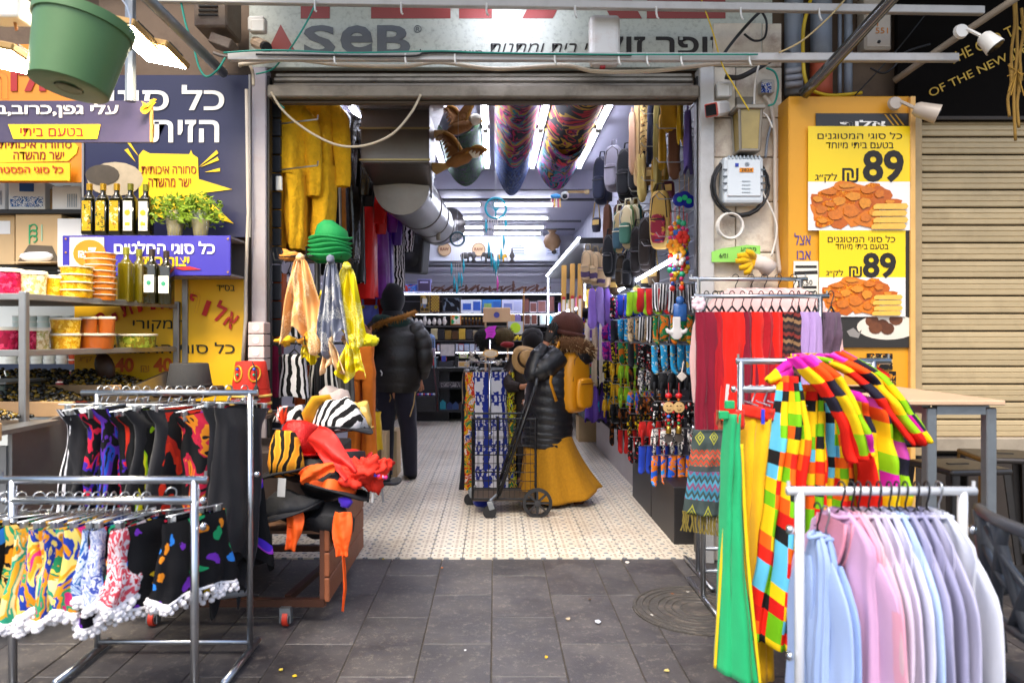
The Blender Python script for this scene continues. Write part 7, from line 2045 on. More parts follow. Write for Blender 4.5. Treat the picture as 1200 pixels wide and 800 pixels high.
GRYB=FAB('#8a8794',.15)
STRB=pat('bands',['#c8b890','#2f5a54','#b09a70','#3a4a6a','#d0c09a','#6a8a5a'],5,.1,rot=PI/2)
CANB=FAB('#b59a78',.2)
PATB=pat('patch',['#d0a85a','#d8b870','#c89a4a','#d0a85a'],9)
backpack('light grey backpack with two zips at the top of the right wall',720,198,6.6,.2,.42,.17,GRYB,-.55)
backpack('black backpack behind the light grey one',735,205,6.4,.2,.46,.17,BKB,-.6)
backpack('navy backpack left of the light grey one',706,212,7.0,.2,.46,.16,BKN,-.6)
backpack('black backpack right of the light grey one, lower',748,200,6.2,.18,.44,.16,BKB,-.6)
backpack('striped canvas backpack with green bottom, nearest of the striped ones',736,266,6.0,.16,.36,.14,STRB,-.5,FAB('#4a7a6a',.2),M('#d8d0b8'))
backpack('striped canvas backpack behind the nearest striped one',745,264,6.2,.15,.36,.13,STRB,-.5,FAB('#5a8a4a',.2),M('#d8d0b8'))
backpack('striped canvas backpack leftmost of the striped ones',727,272,6.15,.14,.36,.13,STRB,-.5,FAB('#3a5a6a',.2),M('#d8d0b8'))
backpack('large beige patchwork backpack with a red woven pocket',774,258,5.2,.17,.42,.15,PATB,-.45,pat('blobs',['#8a2a3a','#c84a5a','#3a3a6a','#c89a3a'],30,.4),M('#2a1a12'))
backpack('dark backpack left of the large beige one',758,286,5.7,.14,.42,.14,FAB('#2a221e',.3),-.5)
backpack('dark brown backpack hanging below the striped ones',748,295,5.9,.14,.42,.14,FAB('#1f1a1a',.3),-.5)
backpack('black backpack with a white label at the canvas bags',715,300,6.5,.14,.38,.13,BKB,-.5)
for k,u in enumerate((689,698,707)):
 backpack('%s natural canvas bag from the left in the canvas row'%('first','second','third')[k],u,313+2*k,6.9,.14,.32,.12,CANB,-.5,pat('bands',['#b59a78','#4a3a5a','#b59a78'],9,.1),M('#8a7a60'))
backpack('black small bag below the striped backpacks',737,320,6.0,.12,.25,.1,BKB,-.5)
backpack('black and tan bag under the dark backpacks',728,318,6.2,.1,.28,.1,FAB('#3a2f24',.3),-.5)
def hung(lab,u,v0,v1,wpx,Y,mat,rz=-.5,cat='scarf',grp='cloths hung high on the right wall',fold=.014,fl=1.1):
 L=(v1-v0)*Y/FPX
 p=P(u,v0,Y)
 t=thing('hanging_cloth',lab,cat,p,rz,grp)
 mb=MB();drape(mb,down(0,0,L),[(0,.02,.015),(.1,wpx*Y/FPX/2,.03),(1,wpx*Y/FPX/2*fl,.035)],L,rnd.uniform(0,9),fold,4,20,12,.03)
 mb.build('cloth',mat,t,True,local=True)
 MB().tube([(0,0,.0),(0,0,.04)],.006,5).build('loop',mat,t,local=True)
YCL,LEO=FAB('#c89a2a',.3),pat('blobs',['#c8a86a','#2a1c10','#8a6030'],40,.42)
hung('pale pink and tan scarf, leftmost of the high cloths',741,132,200,8,6.0,FAB('#d0a88a',.2))
hung('long tan scarf beside the leopard one',747,120,215,8,6.0,FAB('#c0a070',.2))
hung('leopard print scarf high on the wall',756,118,180,12,5.8,LEO)
hung('navy and black scarf right of the leopard one',763,122,190,8,5.6,FAB('#1c2238',.3))
hung('khaki scarf in the middle of the high cloths',770,122,220,8,5.5,FAB('#9a8a4a',.3))
hung('golden yellow cloth bunched under the lintel',784,112,150,20,5.1,YCL)
hung('bright yellow ribbon near the right post',797,112,165,6,5.0,FAB('#d9b01c',.2))
hung('yellow straps hanging above the bead strings',776,135,195,8,5.3,YCL)
hung('mustard cloth behind the yellow straps',768,150,235,8,5.6,FAB('#a8822a',.3))
hung('brown fringed cloth below the yellow bunch',790,150,205,14,5.1,FAB('#6a4630',.3))
hung('violet cloth sliver beside the right post',806,130,200,8,4.9,FAB('#6a5aa0',.2))
hung('pale yellow straps below the leopard scarf',752,180,232,10,5.9,FAB('#c8b06a',.3))
hung('brown handled cloth under the navy backpack',712,240,290,10,6.8,FAB('#5a3a2a',.3))
hung('dark striped cloth under the grey backpack',724,240,285,10,6.6,pat('zebra',['#2a2024','#6a4a3a'],12,1))
for k,(u,v0,v1,c)in enumerate(((694,338,382,'lavender'),(703,336,380,'lilac'),(712,338,378,'pale violet'))):
 hung('%s scarf bunch below the canvas bags'%c,u,v0,v1,9,7.2,FAB(('#8a6ac0','#9a80c8','#7a5ab0')[k],.2),-.3)
for k,(u,c)in enumerate(((690,'violet'),(698,'purple'),(706,'dark violet'))):
 hung('%s scarf hanging low over the floor carton'%c,u,440,492,9,7.9,FAB(('#5a3a9a','#6a4aa8','#4a2f88')[k],.2),-.3)
for k,(u,c)in enumerate(((688,'cream'),(697,'beige'),(705,'off white'))):
 hung('%s woven belt bunch beside the socks'%c,u,378,450,6,7.6,FAB(('#cbbca4','#b5a288','#d2c8b8')[k],.2),-.3)
hung('multicoloured scarf behind the fur hood',682,372,420,10,8.2,pat('marble',['#1c1a24','#2a4ab0','#c82a5a','#d8b03a','#1c1a24'],9,1),-.3)
for k,(u,v,w,c,nm)in enumerate(((752,168,9,'#2a2420','dark brown'),(760,205,9,'#7a5a2a','ochre'),(768,240,8,'#3a3050','plum'),(731,232,9,'#3a2a20','umber'),(741,236,9,'#8a6a3a','camel'),(757,330,9,'#1a1a1e','black'),(766,322,9,'#5a4a3a','taupe'),(720,335,8,'#4a3a2a','walnut'),(776,205,8,'#a8842a','honey'),(783,222,7,'#5a2a3a','wine red'),(699,262,8,'#2a2a3a','slate'),(748,342,8,'#6a6a3a','moss'))):
 Y=5.4+(790-u)*.022
 p=P(u,v,Y)
 t=thing('pouch',nm+' small shoulder pouch among the bags on the right wall','bag',p,-.5,'small pouches on the right wall')
 mb=MB();mb.lathe([(0,-.09),(.04,-.085),(.052,-.03),(.048,.04),(.036,.06),(0,.06)],14,wob=lambda v_,a,j:Vector((v_.x,v_.y*.45,v_.z)));mb.build('body',FAB(c,.3),t,True,local=True)
 MB().tube([(-.035,0,.05),(-.02,0,.2),(0,0,.26),(.02,0,.2),(.035,0,.05)],.006,5).build('strap',M('#b59a5a',.7),t,True,local=True)
 MB().box((0,-.026,.01),(.07,.008,.05),bev=.004).build('flap',M('#c8a45a',.6,0,.3,20),t,local=True)
BEADC=[('#d8301c','red'),('#e08a1c','orange'),('#e0c01c','yellow'),('#1f9a6a','green'),('#c81f6a','pink'),('#2a6ac8','blue')]
for k in range(7):
 u,v0,n=(786,791,796,801,805,789,799)[k],(268,262,255,262,270,300,305)[k],(12,13,14,12,10,8,7)[k]
 Y=4.85+.03*(k%3)
 t=thing('bead_string','%s led string of coloured beads, %s near the right post'%(BEADC[k%6][1],('leftmost','second','third','fourth','rightmost','low left','low right')[k]),'ornament',P(u,v0,Y),0,'bead strings by the right post')
 for j in range(n):
  v=v0+j*5.4
  c=BEADC[(k+j*j)%6][0]
  r_=.014+.006*((j+k)%3==0)
  MB().ell(P(u+rnd.uniform(-1.2,1.2),v,Y),(r_,r_,r_*1.05),8,6).build('bead',M(c,.35),t,True)
 MB().tube([P(u,v0-20,Y),P(u,v0+n*5.4,Y)],.003,4).build('thread',M('#b02a1c',.6),t)
for k,(u,v,c,lab)in enumerate(((789,288,'#e0880f','orange felt flower ornament in the bead strings'),(796,296,'#e09a1c','amber felt flower ornament under the orange one'),(800,278,'#c8281c','red felt flower ornament beside the orange one'),(795,304,'#e8dcd0','white felt bird ornament in the bead strings'))):
 mb=MB()
 for j in range(6):mb.ell(P(u,v,4.8)+Vector((.028*math.cos(j*1.05),0,.028*math.sin(j*1.05))),(.02,.012,.02),8,6)
 solo(mb,'felt_flower',M(c,.8),lab,'ornament',smooth=True)
for k,(u,v)in enumerate(((796,234),(802,232),(807,236))):
 t=thing('eye_amulet','%s round dark blue glass eye amulet by the right post'%('left','middle','right')[k],'amulet',P(u,v,4.8),0,'blue eye amulets')
 q=P(u,v,4.8)
 MB().lathe([(0,-.008),(.045,-.005),(.045,.005),(0,.008)],18,q,Matrix.Rotation(PI/2,3,'X')).build('glass_disc',M('#0f1c7a',.1),t,AUTO)
 MB().lathe([(0,0),(.018,0),(.018,.004)],14,q+Vector((0,-.008,0)),Matrix.Rotation(PI/2,3,'X')).build('iris',M('#1fa86a',.2),t)
 MB().tube([q+Vector((0,0,.04)),q+Vector((0,0,.16))],.003,4).build('cord',M('#8a6a3a',.6),t)
for k,u in enumerate((783.5,795.5)):
 Y=4.75
 t=thing('face_pendant','%s wooden face pendant with red beads and a bell'%('left','right')[k],'ornament',P(u,476,Y),0,'wooden face pendants')
 q=P(u,477,Y)
 MB().lathe([(0,-.008),(.036,-.006),(.036,.006),(0,.008)],20,q,Matrix.Rotation(PI/2,3,'X')@Matrix.Diagonal((1,1,1))).build('face_disc',M('#d0ab72',.5,0,.15,15),t,AUTO)
 for s in(-1,1):MB().ell(q+Vector((s*.012,-.009,.01)),(.006,.003,.003),6,4).build('eye_mark',INK,t)
 MB().tube(arc(q+Vector((0,-.009,-.008)),.012,PI*1.1,PI*1.9,6),.002,4).build('mouth_mark',INK,t)
 for dz,c,r_ in((.05,'#d87a1c',.01),(.075,'#c8161c',.024),(-.06,'#1f6ac8' if k==0 else '#c8161c',.014),(-.085,'#c8161c',.012),(-.105,'#1f9a5a',.01)):
  MB().ell(q+Vector((0,0,dz)),(r_,r_*.8,r_*.8),8,6).build('bead',M(c,.4),t,True)
 MB().lathe([(.012,.02),(.018,0),(.02,-.03),(.016,-.03),(.0,.0)],12,q+Vector((0,0,-.14))).build('bell',M('#a88a3a',.3,.8),t,True)
 MB().tube([q+Vector((0,.002,.16)),q+Vector((0,.002,-.13))],.003,4).build('cord',M('#b01c1c',.6),t)
 MB().lathe([(0,-.004),(.03,-.003),(.03,.003),(0,.004)],16,q+Vector((0,0,-.2)),Matrix.Rotation(PI/2,3,'X')).build('mirror_disc',M('#7a7470',.2,.7),t,AUTO)
hm=MB();q=P(793,388,4.8)
hm.ell(q+Vector((0,0,-.01)),(.042,.008,.045),14,10);hm.box(q+Vector((0,0,.05)),(.052,.012,.09),bev=.012)
for s in(-1,1):hm.tube([q+Vector((s*.03,0,-.01)),q+Vector((s*.058,0,.0)),q+Vector((s*.068,0,.018))],[.016,.014,.008],7)
solo(hm,'hamsa',M('#e6e2e0',.4,0,.05),'white hand shaped hamsa plaque in front of the socks','plaque')
hm=MB();q=P(797,366,4.85)
hm.box(q,(.09,.02,.12),bev=.01);hm.ell(q+Vector((0,0,.08)),(.03,.02,.03),8,6)
solo(hm,'glass_ornament',M('#3a6ab0',.15,0,.4,30),'blue painted glass ornament over the white hamsa','ornament',smooth=True)
hm=MB();q=P(799,441,4.75);hm.box(q,(.05,.01,.05),Matrix.Rotation(PI/4,3,'Y'),bev=.004);hm.tube([q+Vector((0,0,.03)),q+Vector((.012,0,.1))],.005,5)
solo(hm,'tile_ornament',M('#d0c8c0',.5),'pale diamond shaped tile ornament over the face pendants','ornament')
a,c=P(678,519,9.3),P(718,488,9.3)
t=thing('carton','plain brown carton standing on the floor below the violet scarves','carton',((a.x+c.x)/2,9.4,0),0,'cartons on the shop floor')
MB().box(((a.x+c.x)/2,9.45,c.z/2),(c.x-a.x,.3,c.z),bev=.004).build('box',CARTB,t)
MB().box(((a.x+c.x)/2,9.45,c.z+.001),(.06,.302,.003)).build('tape',M('#b89a5e',.4),t)
for s in(-1,1):MB().box(((a.x+c.x)/2+s*.1,9.42,c.z+.01),(.2,.2,.004),Matrix.Rotation(.12*s,3,'Y')).build('flap',CARTB,t)
mb=MB();mb.ell(P(716,516,9.0),(.11,.07,.06),12,8,None,.6,4);solo(mb,'plastic_bag',CLEAR('#d8d4d8',.25,trans=.7),'crumpled clear plastic bag on the floor beside the carton','bag',smooth=True)
#people
SKIN=M('#b87a58',.5,0,.08,name='skin')
def skinned(t,name,V,E,mat,sub=2):
 me=bpy.data.meshes.new(name)
 inv=wm(t).inverted()
 me.from_pydata([inv@Vector(v[:3])for v in V],E,[])
 me.materials.append(mat)
 o=reg(bpy.data.objects.new(name,me),t)
 o.modifiers.new('skin','SKIN').use_smooth_shade=True
 for i,v in enumerate(V):me.skin_vertices[0].data[i].radius=(v[3],v[3])
 me.skin_vertices[0].data[0].use_root=True
 o.modifiers.new('smooth','SUBSURF').levels=sub
 o.modifiers['smooth'].render_levels=sub
 return o
def skeleton(x,y,zs,feet,sh,hands,head,fwd):
 V=[(x,y,zs[0],.11),(x+.2*(head[0]-x),y,zs[1],.1),(x+.6*(head[0]-x),y,zs[2],.12),(x+.9*(head[0]-x),y+.9*(head[1]-y),zs[3],.05),(head[0],head[1],head[2]-.05,.075),(head[0],head[1],head[2]+.04,.085)]
 E=[(0,1),(1,2),(2,3),(3,4),(4,5)]
 f=Vector(fwd)
 V.append(tuple(Vector(head)+f*.085+Vector((0,0,-.02)))+(.016,));E.append((4,len(V)-1))
 sd=Vector((-f.y,f.x,0))
 for s in(-1,1):
  V.append(tuple(Vector(head)+sd*s*.088+Vector((0,0,-.01)))+(.014,));E.append((4,len(V)-1))
 for s,ft in zip((-1,1),feet):
  hip=(x+(ft[0]-x)*.55,y+(ft[1]-y)*.4,zs[0]-.06,.085)
  kn=(x+(ft[0]-x)*.9,(y+ft[1])/2+f.y*.03,.5*zs[0]+ft[2]*.5,.055)
  n=len(V)
  V+=[hip,kn,(ft[0],ft[1],ft[2]+.07,.038),(ft[0]+f.x*.12,ft[1]+f.y*.12,ft[2]+.03,.03)]
  E+=[(0,n),(n,n+1),(n+1,n+2),(n+2,n+3)]
 for s_,(el,wr,hd)in zip(sh,hands):
  n=len(V)
  V+=[tuple(s_)+(.055,),tuple(el)+(.04,),tuple(wr)+(.026,)]
  E+=[(2,n),(n,n+1),(n+1,n+2)]
  d=Vector(hd).normalized();w=Vector(wr);sdv=d.cross(Vector((0,-1,.2))).normalized()
  pm=w+d*.07
  V.append(tuple(pm)+(.028,));E.append((n+2,n+3))
  for k,L in enumerate((.07,.085,.08,.06)):
   b=pm+sdv*(.027-.018*k)+d*.03
   m=len(V)
   V+=[tuple(b)+(.0095,),tuple(b+d*L*.55+Vector((0,-.008,0)))+(.0085,),tuple(b+d*L+Vector((0,.004,0)))+(.007,)]
   E+=[(n+3,m),(m,m+1),(m+1,m+2)]
  m=len(V)
  V+=[tuple(w+d*.045+sdv*.035)+(.011,),tuple(w+d*.085+sdv*.058)+(.008,)]
  E+=[(n+3,m),(m,m+1)]
 return V,E
def puffer(mb,pts,rad,n,amp=.05,seed=0,nu=26):
 pts=[Vector(p)for p in pts]
 N_=len(pts)-1
 def f(s,t):
  x=min(t*N_,N_-1e-6);i=int(x);k=x-i;k2=k*k*(3-2*k)
  c=pts[i].lerp(pts[i+1],k)
  w,d=rad[i][0]+(rad[i+1][0]-rad[i][0])*k2,rad[i][1]+(rad[i+1][1]-rad[i][1])*k2
  ax=(pts[i+1]-pts[i]).normalized()
  if i<N_-1 and k>.5:ax=ax.lerp((pts[i+2]-pts[i+1]).normalized(),k-.5).normalized()
  if i>0 and k<.5:ax=ax.lerp((pts[i]-pts[i-1]).normalized(),.5-k).normalized()
  u=Vector((0,1,0))-ax*ax.y
  u.normalize()
  sx=u.cross(ax)
  a=2*PI*s
  q=1+amp*(abs(math.sin(n*PI*t))**.6-.5)+.05*noise.noise(Vector((math.cos(a)*2,math.sin(a)*2+seed,t*n*.6)))
  return c+sx*(w*q*math.cos(a))+u*(d*q*math.sin(a))
 mb.sheet(f,nu,max(16,n*6),(1,1),True)
 e0,e1=[f(i/nu,0)for i in range(nu)],[f(i/nu,1)for i in range(nu)]
 for e in(e0,e1):
  c=sum(e,Vector())/nu
  cv=mb.bm.verts.new(c)
  vs_=[mb.bm.verts.new(p)for p in e]
  for i in range(nu):mb.bm.faces.new((vs_[i],vs_[(i+1)%nu],cv))
def fur(mb,pts,r,n,ln=.03,th=.004,seed=1):
 r2=random.Random(seed)
 pts=[Vector(p)for p in pts]
 for k in range(n):
  x=r2.random()*(len(pts)-1);i=int(x)
  c=pts[i].lerp(pts[min(i+1,len(pts)-1)],x-i)
  d=Vector((r2.gauss(0,1),r2.gauss(0,1),r2.gauss(0,1))).normalized()
  a,b=c+d*r*.7,c+d*(r+ln*r2.random())+Vector((0,0,-.01))
  w=d.orthogonal().normalized()*th
  mb.bm.faces.new([mb.bm.verts.new(q)for q in(a-w,a+w,b)])
 return mb
JB=M('#15110e',.45,0,.3,6,.3,50,name='brown_black_puffer')
JK=M('#17181c',.38,0,.3,6,.3,60,name='black_puffer')
TRO=FAB('#1c1926',.25)
SHOE=M('#0f0e10',.5)
MY=6.9
mx=PX(463,MY)
mp=thing('person','person in a black puffer jacket and dark hood reaching for the hanging costumes','person',(mx,MY,0))
hd=Vector((PX(460,MY),MY,PZ(352,MY)))
lw=Vector((PX(435,6.6),6.62,PZ(396,6.6)))
V,E=skeleton(mx,MY,(.9,1.08,1.32,1.55),((PX(452,MY),MY-.03,.02),(PX(481,MY),MY+.06,.02)),(Vector((mx-.18,MY,1.44)),Vector((mx+.2,MY,1.44))),((Vector((mx-.33,MY-.1,1.17)),lw,(-.08,-.02,.1)),(Vector((mx+.24,MY-.02,1.16)),Vector((mx+.22,MY+.12,.95)),(0,.1,-.1))),tuple(hd),(-.5,.86,0))
skinned(mp,'body',V,E,SKIN)
mb=MB()
puffer(mb,[(mx-.005,MY,.84),(mx,MY,.95),(mx+.005,MY,1.15),(mx,MY,1.36),(mx,MY,1.5),(mx-.01,MY,1.57)],[(.215,.16),(.238,.18),(.24,.185),(.24,.17),(.18,.13),(.085,.085)],6,.045,1)
puffer(mb,[(mx-.14,MY,1.46),(mx-.25,MY-.03,1.33),(mx-.33,MY-.1,1.18),(mx-.31,MY-.2,1.24),lw+Vector((.015,.0,-.03))],[(.1,.1),(.1,.1),(.085,.085),(.07,.07),(.045,.045)],6,.08,2,18)
puffer(mb,[(mx+.15,MY,1.46),(mx+.25,MY,1.32),(mx+.275,MY-.02,1.14),(mx+.25,MY+.08,.98)],[(.1,.1),(.1,.1),(.09,.09),(.06,.06)],6,.08,3,18)
mb.build('jacket',JB,mp,True)
mb=MB()
for s,ft in((-1,PX(452,MY)),(1,PX(481,MY))):puffer(mb,[(mx+s*.08,MY,.93),(mx+s*.09,MY,.75),((mx+s*.1)*.4+ft*.6,MY+.02,.46),(ft,MY,.05)],[(.12,.13),(.105,.11),(.08,.085),(.066,.075)],5,.02,s,20)
mb.build('trousers',TRO,mp,True)
for u,yy in((452,-.03),(481,.06)):
 x=PX(u,MY)
 MB().tube([(x+.02,MY+yy-.06,.045),(x,MY+yy,.05),(x-.05,MY+yy+.14,.035),(x-.07,MY+yy+.19,.025)],[(.045,.045),(.05,.05),(.045,.04),(.025,.025)],12).build('shoe',SHOE,mp,True)
mb=MB();mb.ell(hd+Vector((0,0,.01)),(.118,.135,.155),18,12,None,.06);mb.tube([hd+Vector((0,0,-.1)),hd+Vector((0,0,-.2))],[.1,.12],16);mb.build('hood',FAB('#17171c',.2),mp,True)
SCG=FAB('#1f3a34',.3)
mb=MB();mb.tube([hd+Vector((.15*math.cos(a),.13*math.sin(a),-.2+.02*math.sin(2*a)))for a in[2*PI*k/18 for k in range(18)]],.05,10,True);mb.build('scarf',SCG,mp,True)
trim=[hd+Vector(q)for q in((-.19,-.1,-.27),(-.1,-.17,-.22),(.0,-.19,-.19),(.12,-.17,-.16),(.23,-.08,-.11))]
fur(MB().tube(trim,.022,8),trim,.024,700,.035,.004).build('fur_trim',M('#8a5a1c',.9,0,.5,30),mp,kind='stuff')
for a,b_,m_ in(((mx-.11,MY-.19,1.05),(mx-.1,MY-.192,1.0),WHITEP),((mx-.02,MY-.2,.83),(mx-.025,MY-.2,.76),M('#8a6a3a',.4,.5)),((mx+.21,MY-.16,.85),(mx+.16,MY-.16,.62),M('#a88a5a',.6))):
 MB().tube([a,((a[0]+b_[0])/2+.01,a[1],(a[2]+b_[2])/2),b_],.006,5).build('toggle_cord',m_,mp)
WY=5.95
wx=PX(650,WY)
wp=thing('person','person in brown knitted cap, black quilted coat and long mustard skirt','person',(wx,WY,0))
hd=Vector((PX(663,WY),WY,PZ(385,WY)))
hx=Vector((PX(640,5.75),5.78,PZ(402,5.75)))
V,E=skeleton(wx-.02,WY,(.74,.9,1.1,1.27),((PX(652,WY),WY,.03),(PX(662,WY),WY+.02,.05)),(Vector((wx+.0,WY-.15,1.2)),Vector((wx,WY+.15,1.2))),((Vector((PX(624,5.75),5.74,PZ(437,5.75))),hx,(.05,0,.12)),(Vector((wx-.08,WY+.2,1.0)),Vector((wx-.1,WY+.08,.88)),(-.1,0,-.05))),tuple(hd),(-.96,.25,-.1))
skinned(wp,'body',V,E,SKIN)
iw=next(i for i,v in enumerate(V)if(Vector(v[:3])-hx).length<1e-5)
GV=[tuple(v[:3])+(v[3]*1.22,)for v in V[iw:iw+16]]
skinned(wp,'glove',GV,[(a-iw,b-iw)for a,b in E if iw<=a<iw+16 and iw<=b<iw+16],M('#1d1610',.7,0,.2))
mb=MB()
puffer(mb,[(wx-.07,WY,.47),(wx-.065,WY,.6),(wx-.05,WY,.8),(wx-.02,WY,1.05),(wx+.02,WY,1.2),(wx+.06,WY,1.29)],[(.2,.21),(.205,.22),(.2,.22),(.19,.22),(.15,.19),(.08,.09)],15,.03,4)
puffer(mb,[(wx+.02,WY-.15,1.22),(wx-.09,WY-.2,1.12),tuple(Vector((PX(624,5.75),5.74,PZ(437,5.75)))),(PX(630,5.75),5.76,PZ(418,5.75)),tuple(hx+Vector((-.005,0,-.02)))],[(.1,.09),(.095,.09),(.078,.078),(.066,.066),(.042,.042)],7,.06,5,20)
puffer(mb,[(wx,WY+.14,1.2),(wx-.16,WY+.19,1.08),(wx-.12,WY+.2,1.0),(wx-.1,WY+.1,.9)],[(.11,.1),(.11,.1),(.09,.09),(.05,.05)],6,.09,6,18)
mb.build('coat',JK,wp,True)
GLV=M('#17120e',.7,0,.2)
MUS=M('#b07a06',.9,0,.3,45,.5,160,name='mustard_wool')
mb=MB()
def skf(s,t):
 a=2*PI*s
 w,d=.19+.07*t+.035*t*t,.2+.04*t
 fo=.022*t*math.sin(7*a+1)+.012*t*math.sin(11*a)
 cx=wx-.055+.055*t+.075*t*t*max(0,math.cos(a))
 return Vector((cx+(w+fo)*math.cos(a),WY+(d+fo)*math.sin(a),.56-.52*t+.09*t*max(0,math.cos(a))**2))
mb.sheet(skf,48,20,(1,.6),True);mb.build('skirt',MUS,wp,True,thick=.006)
BRS=M('#4a2412',.45,0,.2)
MB().tube([(wx+.25,WY-.04,.17),(wx+.235,WY-.04,.09),(wx+.2,WY-.04,.03),(wx+.15,WY-.04,.012)],[.035,.042,.04,.025],12).build('boot',BRS,wp,True)
MB().tube([(wx+.05,WY,.1),(wx+.04,WY,.04),(wx-.06,WY+.02,.03),(wx-.12,WY+.03,.02)],[.04,.045,.04,.025],12).build('boot',M('#14100f',.5),wp,True)
KN=M('#4a2216',.9,0,.25,12,.8,90,name='brown_knit')
mb=MB();mb.lathe([(.118,-.05),(.13,-.02),(.135,.03),(.115,.09),(.06,.13),(0,.14)],24,hd+Vector((.01,0,.0)),Matrix.Rotation(.2,3,'Y'),wob=lambda v_,a,j:v_*(1+.03*math.sin(8*a+j)));mb.build('knitted_cap',KN,wp,True)
MB().tube([hd+Vector((.13*math.cos(a)+.01,.135*math.sin(a),-.04-.025*math.cos(a)))for a in[2*PI*k/20 for k in range(20)]],.022,8,True).build('cap_brim',KN,wp,True)
for s in(-1,1):MB().ell(hd+Vector((-.085,s*.03-.02,.0)),(.01,.012,.008),8,6).build('eye',M('#2a1a14',.2),wp,True)
MB().ell(hd+Vector((-.078,-.02,-.06)),(.01,.022,.006),8,5).build('mouth',M('#8a4038',.5),wp,True)
hood=[hd+Vector(q)for q in((-.11,-.1,-.14),(-.02,-.16,-.12),(.09,-.15,-.13),(.17,-.06,-.17),(.19,.05,-.2),(.12,.14,-.16))]
mbf=MB().tube(hood,[.04,.06,.065,.065,.06,.04],12)
m_,nt_,b_=base_mat('hood_fur',.95,0,.1)
gi=nt_.nodes.new('ShaderNodeNewGeometry')
nt_.links.new(ramp(nt_,gi.outputs['Random Per Island'],('#2a1c12','#8a6a48','#c8ac82','#5a3e28','#a8865c')),b_.inputs['Base Color'])
fur(mbf,hood,.055,2600,.055,.0045,5).build('fur_hood',m_,wp,kind='stuff')
MB().tube([hd+Vector((.03,-.02,-.16)),hd+Vector((.1,0,-.22)),hd+Vector((.13,0,-.3))],[(.12,.14),(.15,.15),(.1,.1)],16).build('hood_back',JK,wp,True)
bg=backpack('mustard leather rucksack on the back of the shopper in the black coat',671,447,5.88,.3,.5,.2,M('#c4820a',.45,0,.12,6,.15,60,name='mustard_leather'),.85,None,M('#7a4a08',.5),None,M('#c4820a',.5))
MB().tube([P(652,470,5.7),P(645,448,5.7),P(649,418,5.72),P(655,402,5.76),P(662,398,5.84),P(668,412,5.86)],[(.016,.007)]*6,8).build('shoulder_strap',M('#c4820a',.5),bg,True)
tb=MB();tb.bar(P(651,404,5.82),P(654,381,5.86),.012,.13,.004)
solo(tb,'folder',M('#1d2f34',.5,0,.15),'dark teal folder held up before the face of the shopper in the brown cap','folder')
tx,TY=PX(621,6.6),6.6
tp=thing('person','person in a black cap and dark brown coat half hidden behind the shopping cart','person',(tx,TY,0))
hd=Vector((PX(624,TY),TY,PZ(398,TY)))
V,E=skeleton(tx,TY,(.72,.88,1.06,1.22),((tx-.08,TY,.02),(tx+.09,TY+.05,.02)),(Vector((tx-.16,TY,1.14)),Vector((tx+.16,TY,1.14))),((Vector((tx-.2,TY-.12,.95)),Vector((tx-.08,TY-.25,.92)),(.1,-.05,.02)),(Vector((tx+.2,TY-.1,.94)),Vector((tx+.1,TY-.24,.84)),(-.1,-.05,.02))),tuple(hd),(-.3,-.95,0))
skinned(tp,'body',V,E,SKIN)
DBR=M('#1f120c',.7,0,.25,8)
mb=MB()
puffer(mb,[(tx,TY,.28),(tx,TY,.6),(tx,TY,.9),(tx,TY,1.12),(tx,TY,1.22)],[(.2,.17),(.19,.16),(.19,.16),(.18,.14),(.08,.08)],3,.02,7)
puffer(mb,[(tx-.13,TY,1.13),(tx-.21,TY-.06,1.0),(tx-.18,TY-.16,.92),(tx-.09,TY-.24,.92)],[(.07,.07),(.065,.065),(.055,.055),(.04,.04)],3,.03,8,16)
puffer(mb,[(tx+.13,TY,1.13),(tx+.21,TY-.05,.99),(tx+.17,TY-.15,.88),(tx+.11,TY-.22,.84)],[(.07,.07),(.065,.065),(.055,.055),(.04,.04)],3,.03,9,16)
mb.build('coat',DBR,tp,True)
mb=MB()
for s in(-1,1):mb.tube([(tx+s*.08,TY,.4),(tx+s*.085,TY,.05)],[.085,.065],12)
mb.build('trousers',TRO,tp,True)
for s in(-1,1):MB().tube([(tx+s*.085,TY+.04,.04),(tx+s*.085,TY-.14,.03)],[.05,.035],10).build('shoe',SHOE,tp,True)
mb=MB();mb.lathe([(.09,-.03),(.1,.0),(.098,.05),(.065,.1),(0,.112)],20,hd+Vector((0,.01,0)));mb.ell(hd+Vector((.0,.0,-.01)),(.095,.112,.11),16,11);mb.build('knitted_cap',FAB('#120d0d',.2),tp,True)
hq=P(616,421,6.0)
t=hat('tan straw hat with dark band carried by the shopper in the dark brown coat',616,421,6.0,(.075,.08,.06),(.125,.12),M('#a8824f',.7,0,.2,20,.4,90),(1.25,.35),None,M('#2a1c14',.6),.02,None)
mb=MB();mb.ell(P(624,459,6.02),(.06,.05,.1),12,9,None,.4,4);mb.ell(P(620,473,6.02),(.05,.04,.05),10,7,None,.4,9);solo(mb,'bundle',M('#d8ccc8',.6,0,.15),'white wrapped bundle in the arms behind the shopping cart','bundle',smooth=True)
